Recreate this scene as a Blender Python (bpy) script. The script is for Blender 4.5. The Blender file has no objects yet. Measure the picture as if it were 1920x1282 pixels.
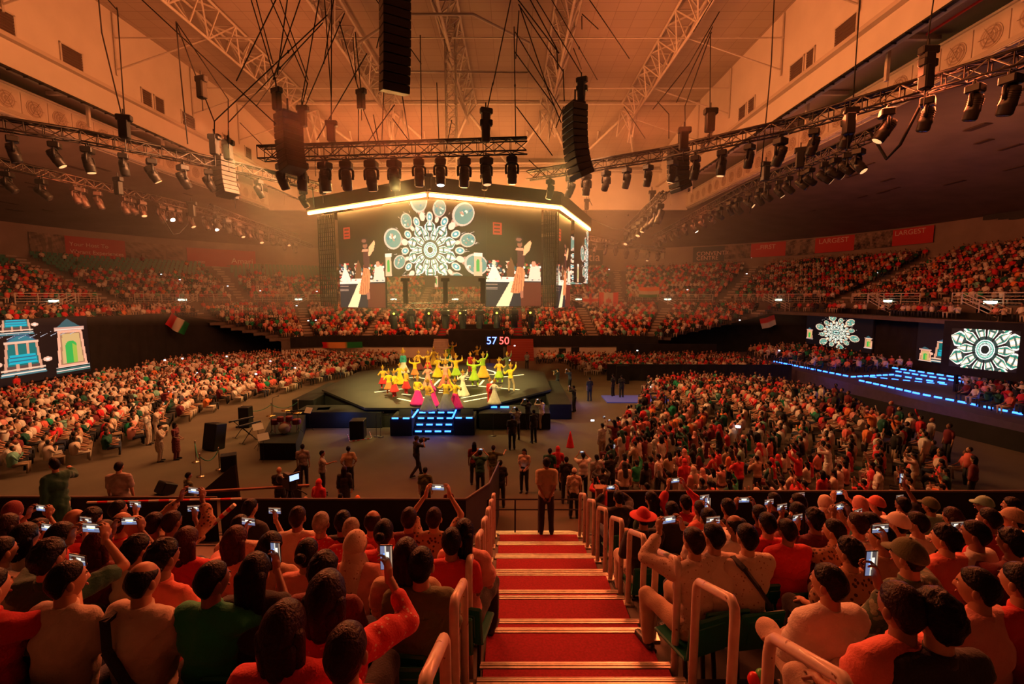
import bpy, math, random
import numpy as np
from mathutils import Vector, Matrix, Euler

PI = math.pi
R = random.Random(7)
NR = np.random.default_rng(11)
scene = bpy.context.scene
C = scene.collection

# ------------------------------------------------------------------ camera, world, exposure
CAMZ, TILT, FPX = 7.6, math.radians(5.76), 853.0
cam_data = bpy.data.cameras.new('camera'); cam_data.sensor_width = 36; cam_data.lens = 36 * FPX / 1920
cam_data.clip_start = 0.05; cam_data.clip_end = 500
cam = bpy.data.objects.new('camera', cam_data); C.objects.link(cam)
cam.location = (0, 0, CAMZ); cam.rotation_euler = (PI / 2 - TILT, 0, 0)
scene.camera = cam
world = bpy.data.worlds.new('world'); scene.world = world; world.use_nodes = True
world.node_tree.nodes['Background'].inputs[0].default_value = (1.0, 0.22, 0.08, 1)
world.node_tree.nodes['Background'].inputs[1].default_value = 0.025
vs = scene.view_settings
vs.view_transform = 'Standard'; vs.look = 'None'; vs.gamma = 1; vs.use_curve_mapping = False
vs.exposure = 0.0
scene.cycles.use_denoising = True
scene.cycles.max_bounces = 4; scene.cycles.diffuse_bounces = 2; scene.cycles.glossy_bounces = 2
scene.cycles.transmission_bounces = 3; scene.cycles.volume_bounces = 0; scene.cycles.transparent_max_bounces = 8
scene.cycles.use_adaptive_sampling = True; scene.cycles.adaptive_threshold = 0.03
scene.cycles.sample_clamp_indirect = 4; scene.cycles.sample_clamp_direct = 20
scene.cycles.volume_step_rate = 4

def look_rot(d):
    return Vector(d).to_track_quat('-Z', 'Y').to_euler()

LIGHTSCALE = 1.0
def area(name, loc, target, sx, sy, power, col, spread=PI):
    l = bpy.data.lights.new(name, 'AREA'); l.shape = 'RECTANGLE'; l.size = sx; l.size_y = sy
    l.energy = power * LIGHTSCALE; l.color = col; l.spread = spread
    o = bpy.data.objects.new(name, l); C.objects.link(o); o.location = loc
    o.rotation_euler = look_rot(Vector(target) - Vector(loc)); return o
def spot(name, loc, target, power, col, angle, blend=0.6, rad=0.3):
    l = bpy.data.lights.new(name, 'SPOT'); l.energy = power * LIGHTSCALE; l.color = col
    l.spot_size = math.radians(angle); l.spot_blend = blend; l.shadow_soft_size = rad
    o = bpy.data.objects.new(name, l); C.objects.link(o); o.location = loc
    o.rotation_euler = look_rot(Vector(target) - Vector(loc)); return o

AMB = (1.0, 0.235, 0.062); RED = (1.0, 0.17, 0.05); WARM = (1.0, 0.36, 0.13)
# orange wash thrown up on the roof and the raised side walls by the truss lamps
area('roof_wash_left', (-11.5, 26, 17.5), (-27.5, 26, 25), 40, 4, 3000, AMB, 2.6)
area('roof_wash_right', (3.5, 24, 17.5), (18.6, 24, 25), 40, 4, 3500, AMB, 2.6)
area('roof_wash_centre', (-4.6, 38, 15.5), (-4.6, 42, 28), 14, 10, 650, AMB)
area('far_wall_wash', (-4.6, 50, 15.0), (-4.6, 63, 20), 30, 2, 6500, (1.0, 0.31, 0.08))
# washes over the audience
area('crowd_wash_near_left', (-9, 17.5, 14.3), (-6, 4, 3), 12, 1.5, 1750, RED, 2.2)
area('crowd_wash_near_right', (10, 16.5, 14.3), (7, 4, 3), 12, 1.5, 1750, RED, 2.2)
area('crowd_wash_floor_left', (-14, 30, 14.3), (-27, 28, 0), 22, 3, 3000, WARM, 2.0)
area('crowd_wash_floor_right', (5, 28, 14.3), (15, 24, 0), 14, 3, 1100, WARM, 1.9)
area('crowd_wash_far', (-4, 46, 13.6), (-4, 64, 4), 30, 2, 1700, (1.0, 0.24, 0.08), 2.2)
area('crowd_wash_far_left', (-22, 38, 14.2), (-48, 52, 9), 24, 2, 800, RED, 2.4)
area('crowd_wash_far_right', (15, 38, 14.2), (42, 50, 9), 24, 2, 680, RED, 2.4)
area('soffit_wash_left', (-33, 32, 12.5), (-42, 36, 18), 26, 2, 650, (1.0, 0.3, 0.12))  # this pair: unseen uplights added to fill the soffit
area('soffit_wash_right', (25, 30, 12.5), (34, 34, 18), 26, 2, 650, (1.0, 0.3, 0.12))
# white-yellow key light on the performers
for i, (x, y) in enumerate([(-13, 21), (3, 21), (-12, 40), (1.5, 41), (-4.8, 19.5)]):
    spot('stage_key', (x, y, 14.4 if y > 20 else 12.6), (-5.3, 34.5, 1.2), 12500, (1.0, 0.74, 0.22), 62)

# ------------------------------------------------------------------ helpers
def P(px, py, z):
    """world point where the picture's ray through (px,py) meets the level z"""
    dx, dv = (px - 960) / FPX, (641 - py) / FPX
    fy = math.cos(TILT) + dv * math.sin(TILT); fz = -math.sin(TILT) + dv * math.cos(TILT)
    t = (z - CAMZ) / fz
    return Vector((dx * t, fy * t, z))
def PD(px, py, y):
    """world point of the ray at the distance y in front of the camera"""
    dx, dv = (px - 960) / FPX, (641 - py) / FPX
    fy = math.cos(TILT) + dv * math.sin(TILT); fz = -math.sin(TILT) + dv * math.cos(TILT)
    t = y / fy
    return Vector((dx * t, y, CAMZ + fz * t))

MATS = {}
def mat(name, col, rough=0.7, metal=0.0, emit=0.0, ecol=None, vary=0.0, scale=3.0, bump=0.0, bscale=20.0, sheen=0.0, coat=0.0):
    if name in MATS: return MATS[name]
    m = bpy.data.materials.new(name); m.use_nodes = True; nt = m.node_tree
    b = nt.nodes['Principled BSDF']; c4 = (*col, 1)
    b.inputs['Base Color'].default_value = c4; b.inputs['Roughness'].default_value = rough
    b.inputs['Metallic'].default_value = metal
    if sheen: b.inputs['Sheen Weight'].default_value = sheen
    if coat: b.inputs['Coat Weight'].default_value = coat
    if emit:
        b.inputs['Emission Color'].default_value = (*(ecol or col), 1); b.inputs['Emission Strength'].default_value = emit
    if vary or bump:
        tc = nt.nodes.new('ShaderNodeTexCoord')
        if vary:
            n = nt.nodes.new('ShaderNodeTexNoise'); n.inputs['Scale'].default_value = scale; n.inputs['Detail'].default_value = 5
            nt.links.new(tc.outputs['Object'], n.inputs['Vector'])
            r = nt.nodes.new('ShaderNodeValToRGB')
            r.color_ramp.elements[0].position = 0.3; r.color_ramp.elements[1].position = 0.7
            r.color_ramp.elements[0].color = (*[v * (1 - vary) for v in col], 1)
            r.color_ramp.elements[1].color = (*[min(1, v * (1 + vary)) for v in col], 1)
            nt.links.new(n.outputs['Fac'], r.inputs['Fac']); nt.links.new(r.outputs['Color'], b.inputs['Base Color'])
        if bump:
            n2 = nt.nodes.new('ShaderNodeTexNoise'); n2.inputs['Scale'].default_value = bscale; n2.inputs['Detail'].default_value = 3
            nt.links.new(tc.outputs['Object'], n2.inputs['Vector'])
            bp = nt.nodes.new('ShaderNodeBump'); bp.inputs['Strength'].default_value = bump; bp.inputs['Distance'].default_value = 0.02
            nt.links.new(n2.outputs['Fac'], bp.inputs['Height']); nt.links.new(bp.outputs['Normal'], b.inputs['Normal'])
    MATS[name] = m; return m
def attr_mat(name, rough=0.75, emit=0.0):
    """colour comes from the mesh's colour attribute 'Col'"""
    if name in MATS: return MATS[name]
    m = bpy.data.materials.new(name); m.use_nodes = True; nt = m.node_tree; b = nt.nodes['Principled BSDF']
    a = nt.nodes.new('ShaderNodeAttribute'); a.attribute_name = 'Col'
    b.inputs['Roughness'].default_value = rough
    if emit:
        b.inputs['Base Color'].default_value = (0.01, 0.01, 0.01, 1)
        nt.links.new(a.outputs['Color'], b.inputs['Emission Color']); b.inputs['Emission Strength'].default_value = emit
    else: nt.links.new(a.outputs['Color'], b.inputs['Base Color'])
    MATS[name] = m; return m

class MB:
    """collects simple closed shapes and links them as one mesh"""
    def __init__(s): s.v = []; s.f = []; s.m = []; s.sm = []
    def add(s, vs, fs, mi=0, smooth=False):
        o = len(s.v); s.v += [tuple(v) for v in vs]; s.f += [tuple(i + o for i in f) for f in fs]
        s.m += [mi] * len(fs); s.sm += [smooth] * len(fs)
    def box(s, c, h, rot=None, mi=0, taper=1.0):
        vs = []
        for dz in (-1, 1):
            k = taper if dz > 0 else 1
            for dx, dy in ((-1, -1), (1, -1), (1, 1), (-1, 1)):
                p = Vector((dx * h[0] * k, dy * h[1] * k, dz * h[2]))
                if rot is not None: p = rot @ p
                vs.append(p + Vector(c))
        s.add(vs, [(3, 2, 1, 0), (4, 5, 6, 7), (0, 1, 5, 4), (1, 2, 6, 5), (2, 3, 7, 6), (3, 0, 4, 7)], mi); return s
    def cbox(s, c, h, b, rot=None, mi=0):
        """box with its edges chamfered by b"""
        pts = []; hx, hy, hz = h
        prof = [(-hx + b, -hy), (hx - b, -hy), (hx, -hy + b), (hx, hy - b), (hx - b, hy), (-hx + b, hy), (-hx, hy - b), (-hx, -hy + b)]
        lay = [(-hz, (1 - b / hx, 1 - b / hy)), (-hz + b, (1, 1)), (hz - b, (1, 1)), (hz, (1 - b / hx, 1 - b / hy))]
        vs = []
        for z, (kx, ky) in lay:
            for x, y in prof:
                p = Vector((x * kx, y * ky, z))
                if rot is not None: p = rot @ p
                vs.append(p + Vector(c))
        fs = [tuple(reversed(range(8))), tuple(range(24, 32))]
        for l in range(3):
            for i in range(8): j = (i + 1) % 8; fs.append((l * 8 + i, l * 8 + j, l * 8 + 8 + j, l * 8 + 8 + i))
        s.add(vs, fs, mi); return s
    def bar(s, a, b, r=0.03, n=4, mi=0, r2=None, smooth=False):
        a, b = Vector(a), Vector(b); d = b - a
        if d.length < 1e-6: return s
        q = d.to_track_quat('Z', 'Y').to_matrix(); r2 = r if r2 is None else r2; vs = []
        for p, rr in ((a, r), (b, r2)):
            for i in range(n):
                t = 2 * PI * (i + .5) / n; vs.append(p + q @ Vector((math.cos(t) * rr, math.sin(t) * rr, 0)))
        fs = [tuple(reversed(range(n))), tuple(range(n, 2 * n))] + [(i, (i + 1) % n, n + (i + 1) % n, n + i) for i in range(n)]
        s.add(vs, fs, mi, smooth); return s
    def tube(s, pts, r, n=6, mi=0, smooth=True, radii=None):
        pts = [Vector(p) for p in pts]; vs = []; m = len(pts); up = Vector((0, 0, 1)); prev = None
        for k, p in enumerate(pts):
            d = (pts[min(k + 1, m - 1)] - pts[max(k - 1, 0)]).normalized()
            if prev is None:
                a = d.cross(up); a = a if a.length > .05 else d.cross(Vector((1, 0, 0)))
            else: a = prev - d * prev.dot(d)
            a.normalize(); prev = a; b = d.cross(a); rr = radii[k] if radii else r
            for i in range(n):
                t = 2 * PI * i / n; vs.append(p + a * math.cos(t) * rr + b * math.sin(t) * rr)
        fs = [tuple(range(n)), tuple(reversed(range((m - 1) * n, m * n)))]
        for k in range(m - 1):
            for i in range(n): j = (i + 1) % n; fs.append((k * n + i, k * n + n + i, k * n + n + j, k * n + j))
        s.add(vs, fs, mi, smooth); return s
    def ell(s, c, r, nu=12, nv=8, mi=0, rot=None, fn=None):
        vs = []; c = Vector(c)
        def put(x, y, z):
            p = Vector((x * r[0], y * r[1], z * r[2]))
            if fn: p = fn(p, x, y, z)
            if rot is not None: p = rot @ p
            vs.append(c + p)
        put(0, 0, -1)
        for j in range(1, nv):
            t = -PI / 2 + PI * j / nv
            for i in range(nu): a = 2 * PI * i / nu; put(math.cos(t) * math.cos(a), math.cos(t) * math.sin(a), math.sin(t))
        put(0, 0, 1); fs = [(0, 1 + (i + 1) % nu, 1 + i) for i in range(nu)]
        for j in range(nv - 2):
            for i in range(nu): k = (i + 1) % nu; fs.append((1 + j * nu + i, 1 + j * nu + k, 1 + j * nu + nu + k, 1 + j * nu + nu + i))
        b = 1 + (nv - 2) * nu; fs += [(b + i, b + (i + 1) % nu, b + nu) for i in range(nu)]
        s.add(vs, fs, mi, True); return s
    def cap(s, a, b, r1, r2, n=10, mi=0):
        """tapered capsule"""
        a, b = Vector(a), Vector(b); d = (b - a)
        if d.length < 1e-5: d = Vector((0, 0, 1e-4)); b = a + d
        d = d.normalized(); pts = []; rad = []
        for t in (-.98, -.7, -.3): pts.append(a + d * r1 * t); rad.append(r1 * math.sqrt(1 - t * t))
        for t in (0, .5, 1): pts.append(a.lerp(b, t)); rad.append(r1 + (r2 - r1) * t)
        for t in (.3, .7, .98): pts.append(b + d * r2 * t); rad.append(r2 * math.sqrt(1 - t * t))
        return s.tube(pts, 1, n, mi, True, rad)
    def prism(s, poly, z0, z1, mi=0):
        n = len(poly); vs = [(x, y, z0) for x, y in poly] + [(x, y, z1) for x, y in poly]
        s.add(vs, [tuple(reversed(range(n))), tuple(range(n, 2 * n))] + [(i, (i + 1) % n, n + (i + 1) % n, n + i) for i in range(n)], mi); return s
    def lathe(s, prof, c=(0, 0, 0), n=12, mi=0, rot=None):
        vs = []; c = Vector(c)
        for r, z in prof:
            for i in range(n):
                t = 2 * PI * i / n; p = Vector((r * math.cos(t), r * math.sin(t), z))
                if rot is not None: p = rot @ p
                vs.append(c + p)
        m = len(prof); fs = [tuple(reversed(range(n))), tuple(range((m - 1) * n, m * n))]
        for k in range(m - 1):
            for i in range(n): j = (i + 1) % n; fs.append((k * n + i, k * n + j, k * n + n + j, k * n + n + i))
        s.add(vs, fs, mi, True); return s
    def mesh(s, name, mats):
        me = bpy.data.meshes.new(name); me.from_pydata(s.v, [], s.f)
        for m in (mats if isinstance(mats, (list, tuple)) else [mats]): me.materials.append(m)
        me.polygons.foreach_set('material_index', s.m); me.polygons.foreach_set('use_smooth', s.sm); me.update(); return me
    def build(s, name, mats, parent=None): return link(name, s.mesh(name, mats), parent)

def link(name, me, parent=None, loc=None, rz=None):
    o = bpy.data.objects.new(name, me); C.objects.link(o)
    if parent is not None: o.parent = parent
    if loc is not None: o.location = loc
    if rz is not None: o.rotation_euler = (0, 0, rz)
    return o
def tag(o, label=None, cat=None, group=None, kind=None):
    if label: o['label'] = label
    if cat: o['category'] = cat
    if group: o['group'] = group
    if kind: o['kind'] = kind
    return o
def thing(name, label, cat, loc=(0, 0, 0), rz=0, group=None, kind=None):
    o = bpy.data.objects.new(name, None); o.empty_display_size = 0.2; C.objects.link(o)
    o.location = loc; o.rotation_euler = (0, 0, rz); return tag(o, label, cat, group, kind)
def struct(name, mb, m, parent=None):
    o = mb.build(name, m, parent)
    if parent is None: o['kind'] = 'structure'
    return o
def copy_tree(root):
    r = root.copy(); C.objects.link(r)
    for ch in root.children:
        c = ch.copy(); C.objects.link(c); c.parent = r
        for g in ch.children:
            d = g.copy(); C.objects.link(d); d.parent = c
    return r
ORD = ['', 'first', 'second', 'third', 'fourth', 'fifth', 'sixth', 'seventh', 'eighth', 'ninth', 'tenth', 'eleventh', 'twelfth', 'thirteenth',
       'fourteenth', 'fifteenth', 'sixteenth', 'seventeenth', 'eighteenth', 'nineteenth', 'twentieth']
TENS = ['', '', 'twent', 'thirt', 'fort', 'fift', 'sixt', 'sevent', 'eight', 'ninet']
def nth(n):
    if n <= 20: return ORD[n]
    if n < 100: return TENS[n // 10] + ('ieth' if n % 10 == 0 else 'y-' + ORD[n % 10])
    return 'hundred and ' + nth(n - 100) if n > 100 and n < 200 else ('hundredth' if n == 100 else 'two hundred and ' + nth(n - 200))

BLACK = mat('black_fabric', (0.012, 0.011, 0.011), 0.9, vary=.4, scale=1.2)
BLKMET = mat('black_metal', (0.02, 0.019, 0.018), 0.45, 0.6)
BLKPL = mat('black_plastic', (0.018, 0.017, 0.017), 0.4)
WHITEST = mat('white_painted_steel', (0.62, 0.56, 0.5), 0.5, vary=.08, scale=5)
ROOFST = mat('roof_truss_steel', (0.55, 0.5, 0.45), 0.6, vary=.1, scale=2)
ALU = mat('aluminium_truss', (0.09, 0.08, 0.072), 0.4, 0.8)
CONC = mat('concrete', (0.16, 0.14, 0.12), 0.85, vary=.2, scale=2, bump=.1)
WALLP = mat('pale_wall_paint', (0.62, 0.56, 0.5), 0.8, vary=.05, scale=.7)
REDC = mat('red_carpet', (0.30, 0.008, 0.022), 0.95, vary=.22, scale=40, bump=.3, bscale=200)
GREENSEAT = mat('green_seat_plastic', (0.008, 0.16, 0.11), 0.45)
FLOORM = mat('grey_brown_floor_carpet', (0.10, 0.074, 0.045), 0.85, vary=.15, scale=.6, bump=.15, bscale=60)
BLUELED = mat('blue_led', (0.05, 0.15, 1.0), 0.4, emit=5.5, ecol=(0.03, 0.16, 1.0))
GLOW = mat('glowing_tube', (1, .6, .25), 0.4, emit=95.0, ecol=(1.0, 0.42, 0.10))

# ------------------------------------------------------------------ the hall
CX, CY, BA, BB, RC = -4.0, 33.0, 26.0, 23.0, 10.0
def ring(off, a0=-90.0, a1=270.0, step=1.0):
    """points with inward facing angle along a rounded rectangle grown by off; order: from side angle a0 to a1 (degrees, 0 = +x, 90 = far)"""
    sx, sy, r = BA - RC, BB - RC, RC + off
    segs = [('l', (sx + r, -sy), (sx + r, sy), 0), ('a', (sx, sy), 0), ('l', (sx, sy + r), (-sx, sy + r), 90), ('a', (-sx, sy), 90),
            ('l', (-sx - r, sy), (-sx - r, -sy), 180)]
    out = []
    for g in segs:
        if g[0] == 'l':
            (x0, y0), (x1, y1) = g[1], g[2]; n = max(1, round(math.hypot(x1 - x0, y1 - y0) / step))
            for i in range(n):
                t = (i + .5) / n if step < 1 else i / n
                out.append((CX + x0 + (x1 - x0) * t, CY + y0 + (y1 - y0) * t, math.radians(g[3])))
        else:
            n = max(1, round(r * PI / 2 / step))
            for i in range(n):
                a = math.radians(g[2]) + PI / 2 * ((i + .5) / n if step < 1 else i / n)
                out.append((CX + g[1][0] + r * math.cos(a), CY + g[1][1] + r * math.sin(a), a))
    return out
def ring_profile(mb, prof, step=2.5, keep=lambda x, y: True, mi=0):
    """sweeps a profile of (offset, z) points along the ring (right, far and left side)"""
    rows = [ring(o, step=step) for o, z in prof]
    n = 0
    # equal counts are needed: parametrise by the first offset
    base = ring(prof[0][0], step=step); nb = len(base)
    lines = []
    for (o, z) in prof:
        d = o - prof[0][0]
        lines.append([(x + d * math.cos(a), y + d * math.sin(a), z) for x, y, a in base])
    vs = [p for l in lines for p in l]; fs = []
    for k in range(len(prof) - 1):
        for i in range(nb - 1):
            if keep(base[i][0], base[i][1]): fs.append((k * nb + i, k * nb + i + 1, k * nb + nb + i + 1, k * nb + nb + i))
    mb.add(vs, fs, mi)

# floor
fl = MB(); fl.box((CX, 36, -0.15), (62, 62, 0.15)); struct('floor', fl, FLOORM)

# soffit over the stands, outer wall, raised roof with its side walls
XL, XR, YF, Y0 = -28.9, 19.7, 63.0, -14.0        # inner faces of the raised walls
HB, HT = 20.6, 28.0                              # wall bottom and top
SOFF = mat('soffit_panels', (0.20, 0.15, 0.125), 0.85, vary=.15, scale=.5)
GX = 4.1                                         # gallery width
GL, GR = XL - GX, XR + GX
so = MB()
OUT = ring(29.6, step=3.0)
zi, zo = 19.4, 16.2
def inner_pt(x, y):
    return (min(max(x, GL), GR), min(y, YF + 1.0))
for i in range(len(OUT) - 1):
    a, b = OUT[i], OUT[i + 1]; ia, ib = inner_pt(a[0], a[1]), inner_pt(b[0], b[1])
    so.add([(a[0], a[1], zo), (b[0], b[1], zo), (ib[0], ib[1], zi), (ia[0], ia[1], zi)], [(0, 1, 2, 3)])
so.box((GL - 14, 0, zi), (14, 24, .1)); so.box((GR + 14, 0, zi), (14, 24, .1))
# the last stretch of soffit reaches behind the side walls' near ends
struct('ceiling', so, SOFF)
ow = MB(); ring_profile(ow, [(29.6, 6.0), (29.6, 16.4)], 2.0)
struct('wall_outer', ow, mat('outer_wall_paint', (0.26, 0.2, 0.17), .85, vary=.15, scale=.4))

# shallow dents and rusty marks of the soffit: service hatches
hatch = MB()
for i in range(46):
    s = R.choice((-1, 1)); u = R.uniform(.12, .85); y = R.uniform(16, 60)
    x0 = GL if s < 0 else GR; x1 = -59.6 if s < 0 else 51.6
    x = x0 + (x1 - x0) * u; z = zi + (zo - zi) * u - .04
    hatch.box((x, y, z), (R.uniform(.1, .3), R.uniform(.5, 1.0), .02))
tag(hatch.build('hatch_strip', mat('rusty_hatch', (0.07, .04, .03), .8), None), 'dark narrow hatches scattered over the sloping soffit above the stands', 'hatch', kind='stuff')

for side, x, sg in (('left', XL, -1), ('right', XR, 1)):
    w = MB(); w.box((x + sg * .2, (Y0 + YF) / 2, (HB + HT) / 2), (.2, (YF - Y0) / 2, (HT - HB) / 2))
    wo = struct('wall_' + side, w, WALLP)
    # louvred openings, each its own part
    # (near y, far y, z0, z1)
    if sg < 0:
        lou = [(20.3, 22.0, 1), (26.9, 28.1, 1), (30.8, 32.3, 1), (37.2, 38.2, 1), (38.5, 39.5, 1), (41.5, 43.2, 1), (16.2, 18.0, 1), (47.2, 48.6, 1), (51.0, 52.2, 1)]
    else:
        lou = [(17.6, 19.5, 1), (20.9, 22.7, 1), (27.6, 29.4, 1), (31.3, 32.1, 1), (32.4, 33.9, 1), (38.6, 39.6, 1), (40.0, 41.2, 1), (46.4, 47.6, 1), (48.2, 49.2, 1), (54.5, 55.6, 1)]
    for (ya, yb, _) in lou:
        f = MB(); yc, hw = (ya + yb) / 2, (yb - ya) / 2; zc = 23.0
        for dz in (-.75, .75): f.box((x - sg * .04, yc, zc + dz), (.05, hw + .05, .05))
        for dy in (-hw, hw): f.box((x - sg * .04, yc + dy, zc), (.05, .05, .75))
        lo = f.build('louvre', ROOFST, wo)
        s = MB(); rr = Matrix.Rotation(sg * .6, 3, 'Y')
        for k in range(9): s.box((x - sg * .03, yc, zc - .64 + k * .16), (.07, hw - .04, .012), rr)
        s.box((x - sg * .005, yc, zc), (.01, hw - .04, .7))
        s.build('slat_field', mat('louvre_dark', (.10, .06, .045), .7), lo)['kind'] = 'stuff'
    # gallery behind and under the wall: its floor, back wall, ceiling
    xo = x + sg * GX
    g = MB(); g.box((x + sg * (GX / 2 + 3), (Y0 + YF) / 2, 22.3), (GX / 2 + 3.4, (YF - Y0) / 2, .12))
    g.box((x + sg * (GX + 6.3), (Y0 + YF) / 2, 20.8), (.1, (YF - Y0) / 2, 1.5))
    g.box((x + sg * (GX + 3), (Y0 + YF) / 2, 19.6), (3.3, (YF - Y0) / 2, .12))
    struct('trim_1' if sg < 0 else 'trim_2', g, mat('gallery_paint', (.5, .43, .37), .85, vary=.1, scale=.4))
    # front band of the gallery: fan panels, each one a part
    band = MB(); band.box((xo, (Y0 + YF) / 2, 20.35), (.12, (YF - Y0) / 2, .95))
    band.box((xo - sg * .05, (Y0 + YF) / 2, 21.35), (.2, (YF - Y0) / 2, .06)); band.box((xo - sg * .05, (Y0 + YF) / 2, 19.42), (.2, (YF - Y0) / 2, .06))
    bo = struct('gallery_front_' + side, band, WALLP)
    pm = MB(); pm.box((-.02, 0, 0), (.03, .82, .80)); pme = pm.mesh('fan_panel', mat('fan_panel_paint', (.6, .52, .44), .7, vary=.06, scale=2))
    fm = MB(); rot = Matrix.Rotation(PI / 2, 3, 'Y')
    for q, (rr0, mi_) in enumerate(((.56, 0), (.50, 1), (.43, 0), (.36, 1), (.27, 0), (.19, 1), (.10, 0))): fm.bar((.0, 0, 0), (-.025 - .012 * q, 0, 0), rr0, 20, mi_)
    for a in range(6):
        t = a * PI / 3; fm.box((-.105, 0.28 * math.cos(t), .28 * math.sin(t)), (.006, .27, .012), Matrix.Rotation(t, 3, 'X'), 1)
    fme = fm.mesh('fan', [mat('fan_grille', (.52, .43, .36), .6), mat('fan_blade', (.36, .27, .21), .6)])
    y = Y0 + 4
    k = 0
    while y < YF - 1:
        p = link('fan_panel', pme, bo, (xo - sg * .12, y, 20.35))
        if sg < 0: p.rotation_euler = (0, 0, PI)
        link('fan', fme, p, (-.06, 0, 0)); y += 1.78; k += 1
    # posts between wall foot and gallery floor
    for y in range(int(Y0) + 6, int(YF), 7):
        pp = MB(); pp.box((x + sg * 1.4, y, 20.95), (.09, .09, 1.3)); pp.box((x + sg * 2.6, y, 21.95), (1.6, .12, .12))
        tag(pp.build('gallery_post', WHITEST), 'white steel post under the %s raised wall, %s from the camera' % (side, nth((y - int(Y0) - 6) // 7 + 1)), 'post', 'gallery posts, %s side' % side)
    # pipe tray along the wall's lower edge
    tr = MB(); tr.box((x - sg * .16, (Y0 + YF) / 2, HB - .05), (.1, (YF - Y0) / 2, .05))
    for y in np.arange(Y0, YF, .9): tr.box((x - sg * .2, y, HB - .14), (.16, .03, .03))
    tag(tr.build('cable_tray', BLKMET), 'long dark cable tray under the foot of the %s raised wall' % side, 'cable tray')
    # light ladder rail under the gallery
    ld = MB()
    ld.tube([(xo - sg * 1.0, Y0 + 6, 19.1), (xo - sg * 1.0, YF - 2, 19.1)], .05, 6); ld.tube([(xo - sg * .3, Y0 + 6, 19.1), (xo - sg * .3, YF - 2, 19.1)], .05, 6)
    for y in np.arange(Y0 + 6, YF - 2, 1.6): ld.bar((xo - sg * .3, y, 19.1), (xo - sg * 1.0, y, 19.1), .025); ld.bar((xo - sg * .3, y, 19.1), (xo - sg * .2, y, 19.5), .02)
    tag(ld.build('catwalk_rail', ROOFST), 'pale ladder-like rail hung below the %s fan gallery' % side, 'rail')

# red fire pipe of the right gallery
fp = MB(); fp.tube([(XR + 2.6, 20.4, 20.0), (XR + 2.6, 20.4, 21.6), (XR + 2.6, 26, 21.6)], .07, 8)
tag(fp.build('fire_pipe', mat('red_pipe', (.6, .02, .02), .4)), 'red fire pipe bent along the right gallery', 'pipe')

# roof: flat panels falling towards the far end
def roof_material():
    m = bpy.data.materials.new('roof_panels'); m.use_nodes = True; nt = m.node_tree; b = nt.nodes['Principled BSDF']
    tc = nt.nodes.new('ShaderNodeTexCoord'); mp = nt.nodes.new('ShaderNodeMapping'); nt.links.new(tc.outputs['Object'], mp.inputs['Vector'])
    br = nt.nodes.new('ShaderNodeTexBrick'); nt.links.new(mp.outputs['Vector'], br.inputs['Vector'])
    br.inputs['Scale'].default_value = 1.0; br.inputs['Brick Width'].default_value = 1.5; br.inputs['Row Height'].default_value = 1.0
    br.inputs['Mortar Size'].default_value = 0.02; br.offset = 0
    br.inputs['Color1'].default_value = (.40, .33, .28, 1); br.inputs['Color2'].default_value = (.365, .30, .255, 1); br.inputs['Mortar'].default_value = (.26, .2, .17, 1)
    nt.links.new(br.outputs['Color'], b.inputs['Base Color']); b.inputs['Roughness'].default_value = .8
    return m
ROOFM = roof_material()
rf = MB(); rf.box(((XL + XR) / 2, (Y0 + 50) / 2, HT + .1), ((XR - XL) / 2, (50 - Y0) / 2, .1))
rf.add([(XL, 50, HT), (XR, 50, HT), (XR, YF, 25.9), (XL, YF, 25.9)], [(0, 1, 2, 3)])
rf.add([(XL, 50, HT + .2), (XR, 50, HT + .2), (XR, YF, 26.1), (XL, YF, 26.1)], [(3, 2, 1, 0)])
struct('ceiling_raised', rf, ROOFM)
fw = MB(); fw.box(((XL + XR) / 2, YF + .2, 22.6), ((XR - XL) / 2 + 4, .2, 3.4))
struct('wall_far', fw, WALLP)
# ducts and beams on the far wall
for zz, h, yy, nm, lab in ((24.9, .22, YF - .8, 'steel_beam', 'upper pale cross beam in front of the far high wall'), (23.9, .16, YF - 1.2, 'steel_beam', 'lower pale cross beam in front of the far high wall')):
    b = MB(); b.box(((XL + XR) / 2, yy, zz + h * .9), ((XR - XL) / 2, .18, .04)); b.box(((XL + XR) / 2, yy, zz - h * .9), ((XR - XL) / 2, .18, .04)); b.box(((XL + XR) / 2, yy, zz), ((XR - XL) / 2, .03, h))
    tag(b.build(nm, ROOFST), lab, 'beam')

def lattice(name, pts, w, h, label, r=.06, pitch=1.6, m=None, tri=True, group=None, cat='truss'):
    """truss along a polyline: chords and braces are its parts"""
    m = m or ROOFST
    t = thing(name, label, cat, pts[0], 0, group); base = Vector(pts[0])
    ch, brm = MB(), MB()
    offs = [(-w / 2, h / 2), (w / 2, h / 2), (0, -h / 2)] if tri else [(-w / 2, h / 2), (w / 2, h / 2), (w / 2, -h / 2), (-w / 2, -h / 2)]
    prev = None
    for a, b in zip(pts[:-1], pts[1:]):
        a, b = Vector(a) - base, Vector(b) - base; d = b - a; L = d.length; dn = d.normalized()
        side = dn.cross(Vector((0, 0, 1)))
        if side.length < .1: side = Vector((1, 0, 0))
        side.normalize(); up = side.cross(dn).normalized(); n = max(1, round(L / pitch))
        A = [side * o[0] + up * o[1] for o in offs]
        for o in A: ch.bar(a + o, b + o, r, 5, smooth=True)
        for k in range(n):
            p, q = a + d * (k / n), a + d * ((k + 1) / n)
            for j in range(len(A)):
                o1, o2 = A[j], A[(j + 1) % len(A)]
                if k % 2: o1, o2 = o2, o1
                brm.bar(p + o1, q + o2, r * .6, 4)
                brm.bar(p + A[j], p + A[(j + 1) % len(A)], r * .5, 4)
    ch.build('chord', m, t); brm.build('brace', m, t); return t

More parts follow.
